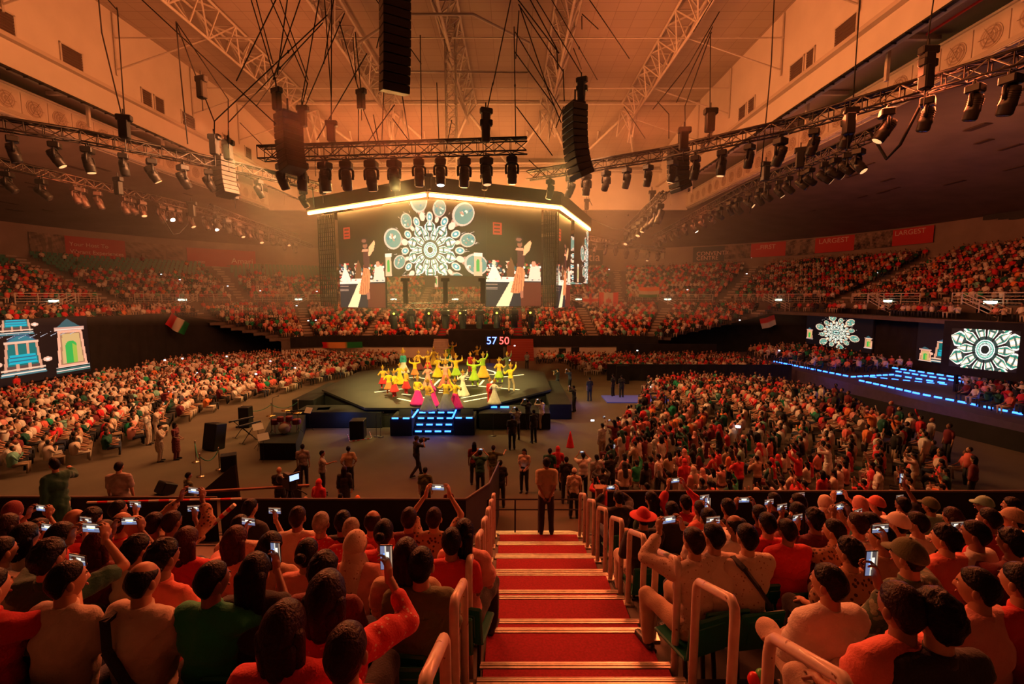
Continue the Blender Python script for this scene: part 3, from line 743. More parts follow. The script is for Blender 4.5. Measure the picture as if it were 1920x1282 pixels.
def lantern(cv, x, y, s, kind=0):
    def q(pts, c): cv.poly([(x + s * u, y + s * v) for u, v in pts], c)
    if kind == 0:
        q([(-.62, .78), (-.25, 1.15), (.25, 1.15), (.62, .78)], (.03, .07, .13)); q([(-.5, .82), (-.2, 1.08), (.2, 1.08), (.5, .82)], (.02, .16, .2))
        q([(-.66, .82), (-.66, .70), (.66, .70), (.66, .82)], (.75, .42, .28)); q([(-.6, .70), (-.78, -.75), (.78, -.75), (.6, .70)], (.10, .05, .04))
        q([(-.56, .66), (-.68, -.45), (.68, -.45), (.56, .66)], (.0, .13, .12))
        for a_ in (-.58, -.2, .2, .58): q([(a_ - .05, .68), (a_ * 1.2 - .06, -.72), (a_ * 1.2 + .06, -.72), (a_ + .05, .68)], (.62, .27, .16))
        q([(-.5, .12), (-.56, -.38), (.56, -.38), (.5, .12)], (.0, .36, .45)); q([(-.5, .0), (-.52, -.06), (.52, -.06), (.5, .0)], (.02, .1, .16)); q([(-.5, -.2), (-.55, -.24), (.55, -.24), (.5, -.2)], (.02, .1, .16))
        q([(-.85, -.60), (-.88, -.70), (.88, -.70), (.85, -.60)], (.75, .45, .3)); q([(-.84, -.76), (-.92, -.98), (.92, -.98), (.84, -.76)], (.06, .16, .18)); q([(-.86, -.82), (-.88, -.88), (.88, -.88), (.86, -.82)], (.9, .65, .5))
        for a_ in (-.98, .98): cv.ell(x + a_ * s, y - s * .3, s * .2, s * .13, (.8, .42, .28)); cv.ell(x + a_ * s, y - s * .3, s * .1, s * .06, (.9, .7, .6))
    else:
        q([(-.55, .95), (-.1, 1.4), (.0, 1.3), (.45, .95)], (.03, .09, .1)); q([(-.62, .98), (-.62, .82), (.55, .82), (.55, .98)], (.6, .3, .22)); q([(-.58, .86), (-.58, .9), (.5, .9), (.5, .86)], (.9, .75, .6))
        q([(-.5, .82), (-.58, -.92), (.58, -.92), (.45, .82)], (.85, .36, .22)); q([(-.40, .72), (-.47, -.80), (.47, -.80), (.37, .72)], (.34, .16, .08)); q([(-.34, .66), (-.40, -.74), (.42, -.74), (.33, .66)], (.60, .36, .14))
        q([(-.24, -.74), (-.24, .05), (.2, .05), (.2, -.74)], (.03, .36, .06)); cv.ell(x - s * .02, y + s * .08, s * .22, s * .24, (.03, .36, .06)); q([(.02, -.74), (.02, .2), (.2, .05), (.2, -.74)], (.3, .42, .05))
        for k in range(4): q([(-.66, -.9 - k * .08), (-.68, -.94 - k * .08), (.68, -.94 - k * .08), (.66, -.9 - k * .08)], (.8, .6, .5) if k % 2 == 0 else (.05, .16, .14))

def dancer_pic(w, h, asp):
    cv = Cv(w, h, asp, (.012, .004, .003)); X = lambda u: u * asp
    cv.put(cv.Y > .62, (.006, .003, .002)); cv.put(cv.Y < .27, (.010, .012, .022))
    m = (cv.Y < .25) & (cv.X > X(.62)); cv.a[m] = (.14, .014, .008)
    cv.put((cv.Y < .30) & (cv.Y > .245) & (cv.X < X(.6)), (1.1, .9, .65)); cv.put((cv.Y < .285) & (cv.Y > .26) & (cv.X > X(.66)), (.9, .7, .5))
    for k in range(5): cv.put((np.abs(cv.Y - .225 + k * .012) < .002) & (cv.X < X(.2)), (.5, .3, .2))
    cv.poly([(X(.17), 0), (X(.40), 0), (X(.56), .26), (X(.43), .26)], (1.15, .85, .42))
    rg = np.random.default_rng(5)
    for k in range(150):
        u, v = rg.uniform(.0, 1), rg.uniform(.28, .46); c = [(1, .6, .35), (.8, .06, .04), (.3, .02, .02), (1.1, .95, .8), (.15, .2, .03), (.02, .1, .12), (.02, .01, .01)][rg.integers(7)]
        cv.ell(X(u), v, X(.016) * 1.2, .008 + rg.uniform(0, .016), c, rg.uniform(0, 3))
    cv.poly([(X(.02), .28), (X(.10), .40), (X(.17), .40), (X(.27), .28)], (1.25, .95, .65)); cv.ell(X(.135), .44, X(.03), .03, (1.1, .7, .4))
    cv.poly([(X(.76), .28), (X(.8), .42), (X(.97), .42), (X(1.0), .28)], (1.1, .75, .5)); cv.ell(X(.86), .44, X(.04), .03, (.9, .3, .15))
    cv.poly([(X(.36), .30), (X(.38), .42), (X(.44), .50), (X(.5), .42), (X(.5), .3)], (.2, .06, .02))
    cv.poly([(X(.43), .14), (X(.50), .30), (X(.56), .42), (X(.66), .42), (X(.70), .34), (X(.66), .15), (X(.55), .13)], (.95, .27, .09))
    for k in range(4): cv.poly([(X(.47 + k * .05), .14), (X(.545 + k * .03), .40), (X(.552 + k * .03), .40), (X(.485 + k * .05), .14)], (.5, .1, .03))
    cv.poly([(X(.60), .15), (X(.62), .08), (X(.67), .09), (X(.67), .16)], (.5, .14, .07))
    cv.poly([(X(.56), .41), (X(.55), .55), (X(.60), .62), (X(.68), .57), (X(.69), .45), (X(.66), .40)], (.10, .015, .018))
    cv.ell(X(.60), .635, X(.05), .028, (.35, .1, .05)); cv.ell(X(.585), .68, X(.075), .035, (.03, .01, .01)); cv.ell(X(.58), .685, X(.05), .018, (.3, .09, .05))
    cv.poly([(X(.66), .53), (X(.68), .62), (X(.79), .68), (X(.82), .66), (X(.78), .58), (X(.70), .53)], (1.2, .50, .2))
    cv.poly([(X(.52), .575), (X(.54), .60), (X(.66), .60), (X(.67), .57)], (.9, .3, .14))
    cv.poly([(X(.12), .72), (X(.12), .84), (X(.28), .84), (X(.28), .72)], (.45, .02, .01))
    for k in range(3): cv.poly([(X(.15), .74 + k * .035), (X(.15), .755 + k * .035), (X(.25), .755 + k * .035), (X(.25), .74 + k * .035)], (.05, .004, .003))
    return cv

# ------------------------------------------------------------------ the screen ring over the stage
HX = [(-14.5, 33.0), (-4.9, 27.0), (3.2, 30.9), (6.9, 41.0), (-2.0, 49.0), (-12.0, 46.0)]
def t_px(a, b, px, z=10.0):
    lo, hi = -1.0, 2.0
    for _ in range(50):
        t = (lo + hi) / 2; x, y = a[0] + (b[0] - a[0]) * t, a[1] + (b[1] - a[1]) * t
        p = 960 + FPX * x / (y * math.cos(TILT) + (CAMZ - z) * math.sin(TILT))
        if p < px: lo = t
        else: hi = t
    return t
def lerp2(a, b, t): return (a[0] + (b[0] - a[0]) * t, a[1] + (b[1] - a[1]) * t)
EN = ['front left', 'front right', 'right', 'far right', 'far', 'far left']
for i in range(6):
    a, b = HX[i], HX[(i + 1) % 6]; d = Vector((b[0] - a[0], b[1] - a[1], 0)); L = d.length; rot = d.to_track_quat('X', 'Z').to_matrix(); mid = Vector(((a[0] + b[0]) / 2, (a[1] + b[1]) / 2, 0))
    mb = MB(); mb.box(mid + Vector((0, 0, 13.42)), (L / 2 - .12, .07, .085), rot)
    if i < 3: tag(mb.build('light_bar', GLOW), 'glowing yellow-white light bar on the %s edge of the screen ring' % EN[i], 'light bar')
    mb = MB(); mb.box(mid + Vector((0, 0, 14.0)), (L / 2, .1, .42), rot)
    tag(mb.build('fascia', BLACK), 'dark fascia above the %s light bar of the screen ring' % EN[i], 'fascia')
    inn = rot @ Vector((0, .5, 0))
    lattice('ring_truss', [(a[0] + inn.x, a[1] + inn.y, 14.25), (b[0] + inn.x, b[1] + inn.y, 14.25)], .5, .5, 'dark box truss carrying the %s side of the screen ring' % EN[i], .03, .6, BLKMET, False)
def led_wall(a, b, pxa, pxb, z0, z1, cv, name, label, inset=.25, fn=None):
    t0, t1 = t_px(a, b, pxa), t_px(a, b, pxb); d = Vector((b[0] - a[0], b[1] - a[1], 0)).normalized(); n = Vector((-d.y, d.x, 0)) * inset
    p0, p1 = lerp2(a, b, t0), lerp2(a, b, t1); p0 = (p0[0] + n.x, p0[1] + n.y); p1 = (p1[0] + n.x, p1[1] + n.y)
    t = thing(name, label, 'screen', (p0[0], p0[1], z0))
    q0, q1 = (0, 0), (p1[0] - p0[0], p1[1] - p0[1])
    me = grid_mesh('picture', cv, flat_fn(q0, q1, 0, z1 - z0), SCREEN); link('picture', me, t)
    L = math.hypot(*q1); rot = d.to_track_quat('X', 'Z').to_matrix(); mb = MB(); mb.box(Vector((q1[0] / 2, q1[1] / 2, (z1 - z0) / 2)) + n.normalized() * .08, (L / 2 + .03, .05, (z1 - z0) / 2 + .03), rot); mb.build('cabinet', BLKPL, t); return t
A_, B_, C_, D_ = HX[:4]
led_wall(A_, B_, 630, 715, 6.85, 13.2, dancer_pic(80, 150, .55), 'led_screen', 'hanging screen with an orange-skirted dancer, left of the flower screen')
led_wall(B_, C_, 914, 1018, 6.95, 13.2, dancer_pic(90, 150, .55), 'led_screen', 'hanging screen with an orange-skirted dancer, right of the flower screen')
led_wall(C_, D_, 1050, 1076, 6.8, 13.2, dancer_pic(60, 120, .55), 'led_screen', 'narrow-looking dancer screen on the right side of the ring')
def mandala_wall(V, A, B, pxa, pxb, z0, z1, zc, Rm, w, h, label, inset=.22):
    """flower picture wrapped round corner V; A on its left, B on its right"""
    dl = Vector((V[0] - A[0], V[1] - A[1], 0)); dr = Vector((B[0] - V[0], B[1] - V[1], 0))
    La = (1 - t_px(A, V, pxa)) * dl.length; Lb = t_px(V, B, pxb) * dr.length; dl.normalize(); dr.normalize(); Wd = La + Lb; Hh = z1 - z0
    cv = Cv(w, h, Wd / Hh, (.006, .004, .004)); mandala(cv, La / Hh, (zc - z0) / Hh, Rm / Hh)
    # arched gateways at the lower corners
    for sx in (.05, .92):
        x = sx * Wd / Hh; cv.poly([(x - .06, .0), (x - .05, .30), (x + .06, .30), (x + .07, .0)], (.9, .5, .26)); cv.poly([(x - .06, .27), (x - .06, .32), (x + .07, .32), (x + .07, .27)], (1.1, .85, .6)); cv.poly([(x - .02, .06), (x - .02, .2), (x + .03, .2), (x + .03, .06)], (.05, .4, .06)); cv.ell(x + .005, .2, .025, .035, (.05, .4, .06))
    r = 1.6
    def f(U, Vv):
        s = U * Wd - La; x = np.where(s < 0, V[0] + dl.x * s, V[0] + dr.x * s); y = np.where(s < 0, V[1] + dl.y * s, V[1] + dr.y * s)
        k = np.clip(1 - np.abs(s) / r, 0, 1) ** 2; y = y + k * .42 + inset; return np.stack([x - V[0], y - V[1], z0 + Hh * Vv], -1)
    t = thing('led_screen', label, 'screen', (V[0], V[1], 0)); link('picture', grid_mesh('picture', cv, f, SCREEN), t)
    mb = MB(); N = 24; vs = []
    for k in range(N + 1):
        u = np.array([[k / N]]); p = f(u, np.array([[0.]]))[0, 0]
        for dy in (.02, .14):
            for z in (z0 - .04, z1 + .03): vs.append((p[0], p[1] + dy, z))
    fs = []
    for k in range(N):
        o = k * 4; fs += [(o, o + 4, o + 5, o + 1), (o + 2, o + 3, o + 7, o + 6), (o, o + 2, o + 6, o + 4), (o + 1, o + 5, o + 7, o + 3)]
    mb.add(vs, fs + [(0, 1, 3, 2), (N * 4, N * 4 + 2, N * 4 + 3, N * 4 + 1)]); mb.build('cabinet', BLKPL, t)
mandala_wall(B_, A_, C_, 718, 912, 8.85, 13.25, 10.35, 1.12, 270, 180, 'large curved hanging screen with a green and peach flower pattern at the front corner')
mandala_wall(D_, C_, HX[4], 1077, 1110, 8.7, 13.25, 10.3, 1.12, 150, 110, 'flower pattern screen wrapped round the right corner of the ring')
# black mesh columns at the corners
for (a, b, p0, p1, lab) in ((A_, B_, 597, 627, 'black mesh column hanging at the left corner of the screen ring'), (B_, C_, 1020, 1047, 'black mesh column hanging at the right corner of the screen ring')):
    t0, t1 = t_px(a, b, p0), t_px(a, b, p1); q0, q1 = lerp2(a, b, t0), lerp2(a, b, t1); t = thing('mesh_column', lab, 'mesh column', (*q0, 6.9)); f, s = MB(), MB()
    for k in range(9):
        x, y = (q1[0] - q0[0]) * k / 8, (q1[1] - q0[1]) * k / 8 + .2; f.box((x, y, 3.15), (.035, .035, 3.15))
    for k in range(22): z = k * .3; s.bar((0, .26, z), (q1[0] - q0[0], q1[1] - q0[1] + .26, z), .03, 4)
    f.build('upright', BLKPL, t); s.build('crossbar', BLKMET, t)
# screens on the side drapes and the framed screen on the platform
cv = Cv(150, 110, 1.5, (.003, .002, .003))
lantern(cv, .10, .30, .20); lantern(cv, .62, .42, .30); lantern(cv, 1.25, .48, .36, 1); lantern(cv, .58, .98, .22)
for k in range(9): cv.poly([(.2 + k * .13, .7), (.34 + k * .13, .78), (.2 + k * .13, .712)], (.4, .4, .45))
t = thing('led_screen', 'wide screen with teal lanterns and a green arch on the left black drape', 'screen', (-37.8, 31.0, .9))
link('picture', grid_mesh('picture', cv, flat_fn((0, 0), (0, 9.4), 0, 4.9), SCREEN), t); mb = MB(); mb.box((-.12, 4.7, 2.45), (.08, 4.8, 2.5)); mb.build('cabinet', BLKPL, t)
cv = Cv(110, 110, 1.8, (.003, .002, .003)); mandala(cv, .9, .5, .18, seed=4); lantern(cv, .12, .35, .16, 1); lantern(cv, 1.72, .3, .15, 1)
t = thing('led_screen', 'radial flower screen far along the right black drape', 'screen', (35.8, 55.2, 1.9))
link('picture', grid_mesh('picture', cv, flat_fn((0, 0), (0, -10.2), 0, 3.4), SCREEN), t); mb = MB(); mb.box((.12, -5.1, 1.7), (.08, 5.2, 1.75)); mb.build('cabinet', BLKPL, t)
cv = Cv(150, 90, 2.2, (.003, .002, .003)); lantern(cv, .5, .3, .3); lantern(cv, .15, .15, .16, 1); lantern(cv, 1.0, .3, .28, 1); lantern(cv, 2.0, .5, .3, 1)
for k in range(16): cv.ell(.5 + k * .11, .93, .06, .05, [(1, .6, .4), (.1, .4, .35), (1, .9, .7)][k % 3])
t = thing('led_screen', 'wide screen with lanterns on the right black drape, partly behind the framed screen', 'screen', (35.8, 40.0, 2.0))
link('picture', grid_mesh('picture', cv, flat_fn((0, 0), (0, -13.5), 0, 3.35), SCREEN), t); mb = MB(); mb.box((.12, -6.7, 1.7), (.08, 6.8, 1.72)); mb.build('cabinet', BLKPL, t)
cv = Cv(150, 90, 1.75, (.004, .003, .003)); mandala(cv, .93, .5, .36, True); mandala(cv, .93, .5, .72, True); dxx = np.hypot(cv.X - .93, cv.Y - .5)
base = cv.a.copy(); cv2 = Cv(150, 90, 1.75, (.004, .003, .003)); mandala(cv2, .93, .5, .62, True); cv = cv2
p0, p1 = PD(1783, 650, 31.5), PD(1912, 650, 28.5)
t = thing('framed_screen', 'black framed flower screen standing on the right raised platform', 'screen', (p0.x, p0.y, 2.75))
v = Vector((p1.x - p0.x, p1.y - p0.y, 0)); L = v.length; rot = v.to_track_quat('X', 'Z').to_matrix(); nrm = rot @ Vector((0, 1, 0)); o = -nrm * .08
link('picture', grid_mesh('picture', cv, flat_fn((o.x, o.y), (v.x + o.x, v.y + o.y), 0, 2.65), SCREEN), t)
mb = MB(); mb.box(v / 2 + Vector((0, 0, 1.3)), (L / 2 + .45, .06, 1.85), rot); mb.build('frame', BLACK, t)
for q in (.1, .9): mb = MB(); mb.box(v * q + nrm * .3 + Vector((0, 0, -.9)), (.08, .08, .9)); mb.build('leg', BLKMET, t)

# ------------------------------------------------------------------ banners
WR = ring(29.3, step=.5)
def wall_at(px):
    best = None
    for i in range(len(WR) - 1):
        x, y, a = WR[i]
        if y < 5: continue
        q = 960 + FPX * x / (y * math.cos(TILT) - .75)
        if best is None or abs(q - px) < best[0]: best = (abs(q - px), x, y)
    return best[1], best[2]
def zpy(py, x, y):
    px = 960; return PD(px, py, y).z
def banner(pxa, pxb, pya, pyb, cva, cvb, paint, label, texts=()):
    """pya/pyb top at left/right, cva/cvb bottoms"""
    (xa, ya), (xb, yb) = wall_at(pxa), wall_at(pxb); zt = (zpy(pya, xa, ya) + zpy(pyb, xb, yb)) / 2; zt = min(zt, 16.0); zb = (zpy(cva, xa, ya) + zpy(cvb, xb, yb)) / 2
    v = Vector((xb - xa, yb - ya, 0)); L = v.length; cv = Cv(max(12, int(abs(pxb - pxa) * .9)), 30, L / (zt - zb), (.3, .02, .02)); paint(cv)
    t = thing('banner', label, 'banner', (xa, ya, zb)); link('print', grid_mesh('print', cv, flat_fn((0, 0), (v.x, v.y), 0, zt - zb), PRINT), t)
    rot = v.to_track_quat('X', 'Z').to_matrix(); nrm = rot @ Vector((0, 1, 0)); mb = MB(); mb.box(v / 2 + nrm * .05 + Vector((0, 0, (zt - zb) / 2)), (L / 2, .03, (zt - zb) / 2), rot); mb.build('backing', BLKPL, t)
    for (s, u, w, size, col) in texts:
        c = bpy.data.curves.new('lettering', 'FONT'); c.body = s; c.size = size; c.extrude = .01; c.materials.append(mat('lettering_%s' % col, {'w': (.75, .55, .5), 'g': (.55, .6, .5)}[col], .6))
        o_ = link('lettering', c, t); p = v * u - nrm * .06; o_.location = (p.x, p.y, w * (zt - zb)); o_.rotation_euler = (PI / 2, 0, math.atan2(v.y, v.x))
def p_red(cv): cv.a[:] = (.42, .015, .02)
def p_red2(cv):
    cv.a[:] = (.5, .03, .03)
def p_photo(seed):
    def f(cv):
        n = cv.noise(seed, 7, .5, 1.2); n2 = cv.noise(seed + 9, 5, .5, 3); v = np.clip(.30 + .22 * np.tanh(n) + .08 * n2 - .12 * (cv.Y < .35), .03, .6)
        cv.a[:] = v[..., None] * np.array((.62, .45, .36))
        rg = np.random.default_rng(seed)
        for k in range(7):
            x = rg.uniform(0, cv.asp); h = rg.uniform(.35, .9); cv.poly([(x, .15), (x, h), (x + .12, h), (x + .12, .15)], tuple(rg.uniform(.05, .28) * np.array((1, .75, .6))), .8)
    return f
banner(50, 121, 434, 441, 484, 490, p_photo(1), 'faded photo banner of a tower at the left end of the left banner row')
banner(121, 230, 441, 452, 484, 492, p_red, 'red banner reading Your Host To Vibrant Experiences', [('Your Host To', .06, .58, .72, 'w'), ('Vibrant Experiences', .06, .26, .72, 'w')])
banner(231, 345, 452, 462, 490, 498, p_photo(2), 'faded photo banner of rooms between the two red left banners')
banner(346, 476, 463, 472, 498, 502, p_red, 'red banner reading Amari at the right end of the left row', [('Amari', .62, .22, 1.3, 'w'), ('oooo', .10, .18, .6, 'w')])
def p_blue(cv): cv.a[:] = (.03, .045, .06)
banner(1090, 1132, 466, 466, 497, 497, p_blue, 'dark blue sign ending in etia on the far wall', [('etia', .08, .28, 2.2, 'w')])
banner(1297, 1360, 460, 458, 491, 490, p_blue, 'dark banner reading Convention Centre, left end of the right row', [('CONVENTION', .12, .42, .95, 'w'), ('CENTRE', .12, .12, .95, 'w')])
banner(1361, 1410, 457, 455, 486, 483, p_photo(3), 'photo banner of red stalls, first photo of the right row')
banner(1410, 1474, 455, 451, 483, 479, p_red2, 'red banner reading FIRST in the right row', [('...FIRST', .15, .55, .95, 'w')])
banner(1474, 1528, 451, 443, 479, 476, p_photo(4), 'photo banner with bright beams, second photo of the right row')
banner(1528, 1604, 443, 434, 476, 468, p_red2, 'red banner reading LARGEST between two photos', [('LARGEST', .1, .60, .95, 'w')])
banner(1605, 1670, 434, 426, 468, 462, p_photo(5), 'photo banner of a town from the air, third photo of the right row')
banner(1670, 1753, 424, 412, 461, 455, p_red2, 'red banner reading LARGEST at the right end of the row', [('LARGEST', .06, .62, .85, 'w')])
# dark windows in the outer wall at the right and far right
for px, w in ((1860, 2.0), (1885, 1.2), (1910, 1.2), (1205, 1.6), (1235, 1.6)):
    x, y = wall_at(px); z = zpy(402 if px > 1500 else 480, x, y); v = Vector((x - CX, y - CY, 0)).normalized(); mb = MB(); rot = v.to_track_quat('Y', 'Z').to_matrix(); mb.box((0, 0, 0), (w / 2, .05, .45), rot)
    mb.box((0, 0, .5), (w / 2 + .08, .08, .04), rot)
    o = mb.build('wall_vent', mat('dark_glass', (.02, .02, .025), .3)); o.location = (x, y, z); tag(o, 'dark shuttered opening high in the outer wall, %s' % {1860: 'widest of three at the right edge', 1885: 'middle of three at the right edge', 1910: 'last of three at the right edge', 1205: 'left of the pair beside the far sign', 1235: 'right of the pair beside the far sign'}[px], 'vent')
# ------------------------------------------------------------------ lighting trusses with moving heads
def mh_meshes():
    b = MB(); b.cbox((0, 0, -.16), (.19, .17, .11), .03); b.cbox((0, 0, -.02), (.12, .03, .05), .01); b.bar((0, .03, .0), (0, .03, .1), .03, 6); b.box((.12, -.172, -.16), (.03, .004, .02))
    base = b.mesh('base', BLKPL)
    y = MB(); y.tube([(-.2, 0, -.62), (-.215, 0, -.5), (-.21, 0, -.34), (-.15, 0, -.28), (.15, 0, -.28), (.21, 0, -.34), (.215, 0, -.5), (.2, 0, -.62)], .045, 6); yoke = y.mesh('yoke', BLKPL)
    h = MB(); h.lathe([(.06, .32), (.13, .30), (.155, .2), (.16, .05), (.17, -.05), (.18, -.12), (.165, -.14), (.165, -.3), (.14, -.34)], (0, 0, 0), 14)
    for k in range(4): h.lathe([(.168, .2 - .05 * k), (.168, .18 - .05 * k)], (0, 0, 0), 12)
    h.box((.0, .17, .05), (.05, .02, .12)); head = h.mesh('head', mat('lamp_housing', (.05, .045, .042), .35, .3))
    def lens(m): l = MB(); l.lathe([(.02, -.352), (.12, -.35), (.135, -.338)], (0, 0, 0), 14); return l.mesh('lens', m)
    return base, yoke, head, lens(mat('lamp_glass', (.08, .07, .07), .08, .2)), lens(mat('lit_lamp', (1, .9, .7), .3, emit=30, ecol=(1, .82, .55))), lens(mat('lit_lamp_blue', (.6, .8, 1), .3, emit=9, ecol=(.6, .85, 1))), lens(mat('lit_lamp_warm', (1, .6, .3), .3, emit=1.2, ecol=(1, .5, .2)))
MH = mh_meshes()
def moving_head(loc, rz, tilt, scale, label, group=None, lens=3):
    t = thing('moving_head_lamp', label, 'stage lamp', loc, rz, group); t.scale = (scale,) * 3
    link('base', MH[0], t); link('yoke', MH[1], t); h = link('head', MH[2], t); h.location = (0, 0, -.62); h.rotation_euler = (tilt, 0, 0); link('lens', MH[lens], h); return t
CABM = mat('black_cable', (.012, .010, .009), .7)
def truss_line(pts, z, w, label, heads, hs, lab_fn, r=.028, tilt=0.3, lit=(), grp=None, rot0=0.0):
    W3 = [P(px, py, z) for px, py in pts]
    T_ = lattice('lighting_truss', W3, w, w, label, r * 1.35, w * 1.3, ALU if w < .45 else BLKMET, False)
    mb = MB(); o_ = W3[0]; mb.tube([q - o_ + Vector((0, 0, w / 2 + .05)) for a_, b_ in zip(W3[:-1], W3[1:]) for q in (a_, a_.lerp(b_, .5))] + [W3[-1] - o_ + Vector((0, 0, w / 2 + .05))], .075, 6); mb.build('cable_bundle', CABM, T_)
    for i, hpx in enumerate(heads):
        # point on the truss whose picture column is hpx
        for a, b in zip(W3[:-1], W3[1:]):
            pa, pb = [960 + FPX * q.x / (q.y * math.cos(TILT) + (CAMZ - z) * math.sin(TILT)) for q in (a, b)]
            if min(pa, pb) - 1 <= hpx <= max(pa, pb) + 1:
                lo, hi = 0.0, 1.0
                for _ in range(30):
                    m = (lo + hi) / 2; q = a.lerp(b, m); pm = 960 + FPX * q.x / (q.y * math.cos(TILT) + (CAMZ - z) * math.sin(TILT))
                    if (pm < hpx) == (pa < pb): lo = m
                    else: hi = m
                p = a.lerp(b, lo) + Vector((0, 0, -w / 2 - .12)); break
        else: continue
        d = math.atan2(-5 - p.x, 35 - p.y)
        moving_head(p, -d + R.uniform(-.5, .5) + rot0, tilt + R.uniform(-.25, .3), hs * R.uniform(.92, 1.08), lab_fn(i), grp, lens=(lit[i] if i in lit else (6 if R.random() < .25 else 3)))
truss_line([(489, 288), (988, 273)], 14.1, .55, 'straight dark lighting truss hanging level in front of the screen ring', [527, 565, 608, 648, 695, 738, 785, 825, 870, 912, 960], 1.35,
           lambda i: 'moving head lamp under the straight front truss, %s from its left end' % nth(i + 1), tilt=.1, lit={7: 5})
truss_line([(2010, 82), (1730, 163), (1475, 238), (1240, 290), (990, 330)], 14.3, .42, 'curved lighting truss sweeping from the upper right corner to the stage', [1900, 1832, 1742, 1665, 1592, 1528, 1465, 1407, 1355, 1305, 1262, 1216, 1176, 1137, 1100, 1070, 1032], 1.12,
           lambda i: 'moving head lamp under the curved right truss, %s from its near end' % nth(i + 1))
truss_line([(-70, 222), (150, 256), (300, 285), (450, 316), (602, 352)], 14.3, .42, 'lighting truss running from the left edge towards the stage', [20, 100, 162, 229, 282, 341, 390, 437, 484, 568], 1.15,
           lambda i: 'moving head lamp under the near left truss, %s from the left edge' % nth(i + 1))
truss_line([(-60, 292), (300, 375), (560, 443)], 14.8, .42, 'long lighting truss over the left floor seats', [12, 76, 140, 152, 182, 232, 244, 265, 300, 318, 333, 356, 385, 402, 420, 437, 452, 468, 482, 497, 512, 526, 540, 552], 1.25,
           lambda i: 'moving head lamp under the lower left truss, %s from the left edge' % nth(i + 1), tilt=.6, lit={9: 4, 13: 4})
truss_line([(1650, 246), (1400, 352), (1225, 445)], 14.6, .42, 'long lighting truss over the right floor seats', [1612, 1590, 1568, 1548, 1520, 1505, 1480, 1462, 1440, 1425, 1405, 1385, 1370, 1350, 1335, 1318, 1302, 1285, 1270, 1258, 1246, 1238, 1230], 1.15,
           lambda i: 'moving head lamp under the lower right truss, %s from its near end' % nth(i + 1), tilt=-.9, lit={13: 4, 16: 4})
truss_line([(1243, 366), (1172, 432)], 14.0, .42, 'short lighting truss between the screen ring and the right gallery', [1238, 1228, 1218, 1208, 1200, 1192, 1184, 1176], 1.3,
           lambda i: 'moving head lamp on the short right truss, %s from its near end' % nth(i + 1), tilt=.5, lit={3: 6})
truss_line([(395, 390), (585, 462)], 14.0, .42, 'inner lighting truss left of the screen ring', [405, 425, 445, 465, 487, 510, 532, 552], 1.2,
           lambda i: 'moving head lamp on the inner left truss, %s from its near end' % nth(i + 1), tilt=.6)
truss_line([(1105, 447), (1245, 470)], 13.4, .42, 'far lighting truss behind the right of the screen ring', [1115, 1135, 1155, 1175, 1195, 1215, 1235], 1.2,
           lambda i: 'moving head lamp on the far right truss, %s from its left end' % nth(i + 1))
# small rig under the screens: nine lamps in a row
pa, pb = PD(722, 574, 34), PD(1012, 572, 34)
lattice('lighting_truss', [pa, pb], .4, .4, 'low dark truss hanging under the flower screen', .025, .55, BLKMET, False)
DOT = mat('yellow_indicator', (1, .8, .1), .4, emit=5, ecol=(1, .7, .05))
for i in range(9):
    q = pa.lerp(pb, (i + .5) / 9); h = moving_head(q + Vector((0, 0, -.25)), R.uniform(-.6, .6), R.uniform(-.3, .3), 1.5, 'lamp in the low row under the flower screen, %s from the left' % nth(i + 1))
    if i % 2 == 0: mb = MB(); mb.ell((0, -.19, -.2), (.05, .03, .05), 8, 6); mb.build('indicator', DOT, h)
# other two back braces seen between the screens
for i, px in enumerate((760, 835, 905, 975)):
    a = PD(px, 522, 33); b = MB(); b.box((0, 0, -.9), (.16, .1, .9)); b.box((0, 0, -.1), (.3, .15, .12)); o = b.build('hanging_speaker', BLKPL); o.location = a
    tag(o, 'small dark speaker hanging under the flower screen, %s from the left' % nth(i + 1), 'speaker')

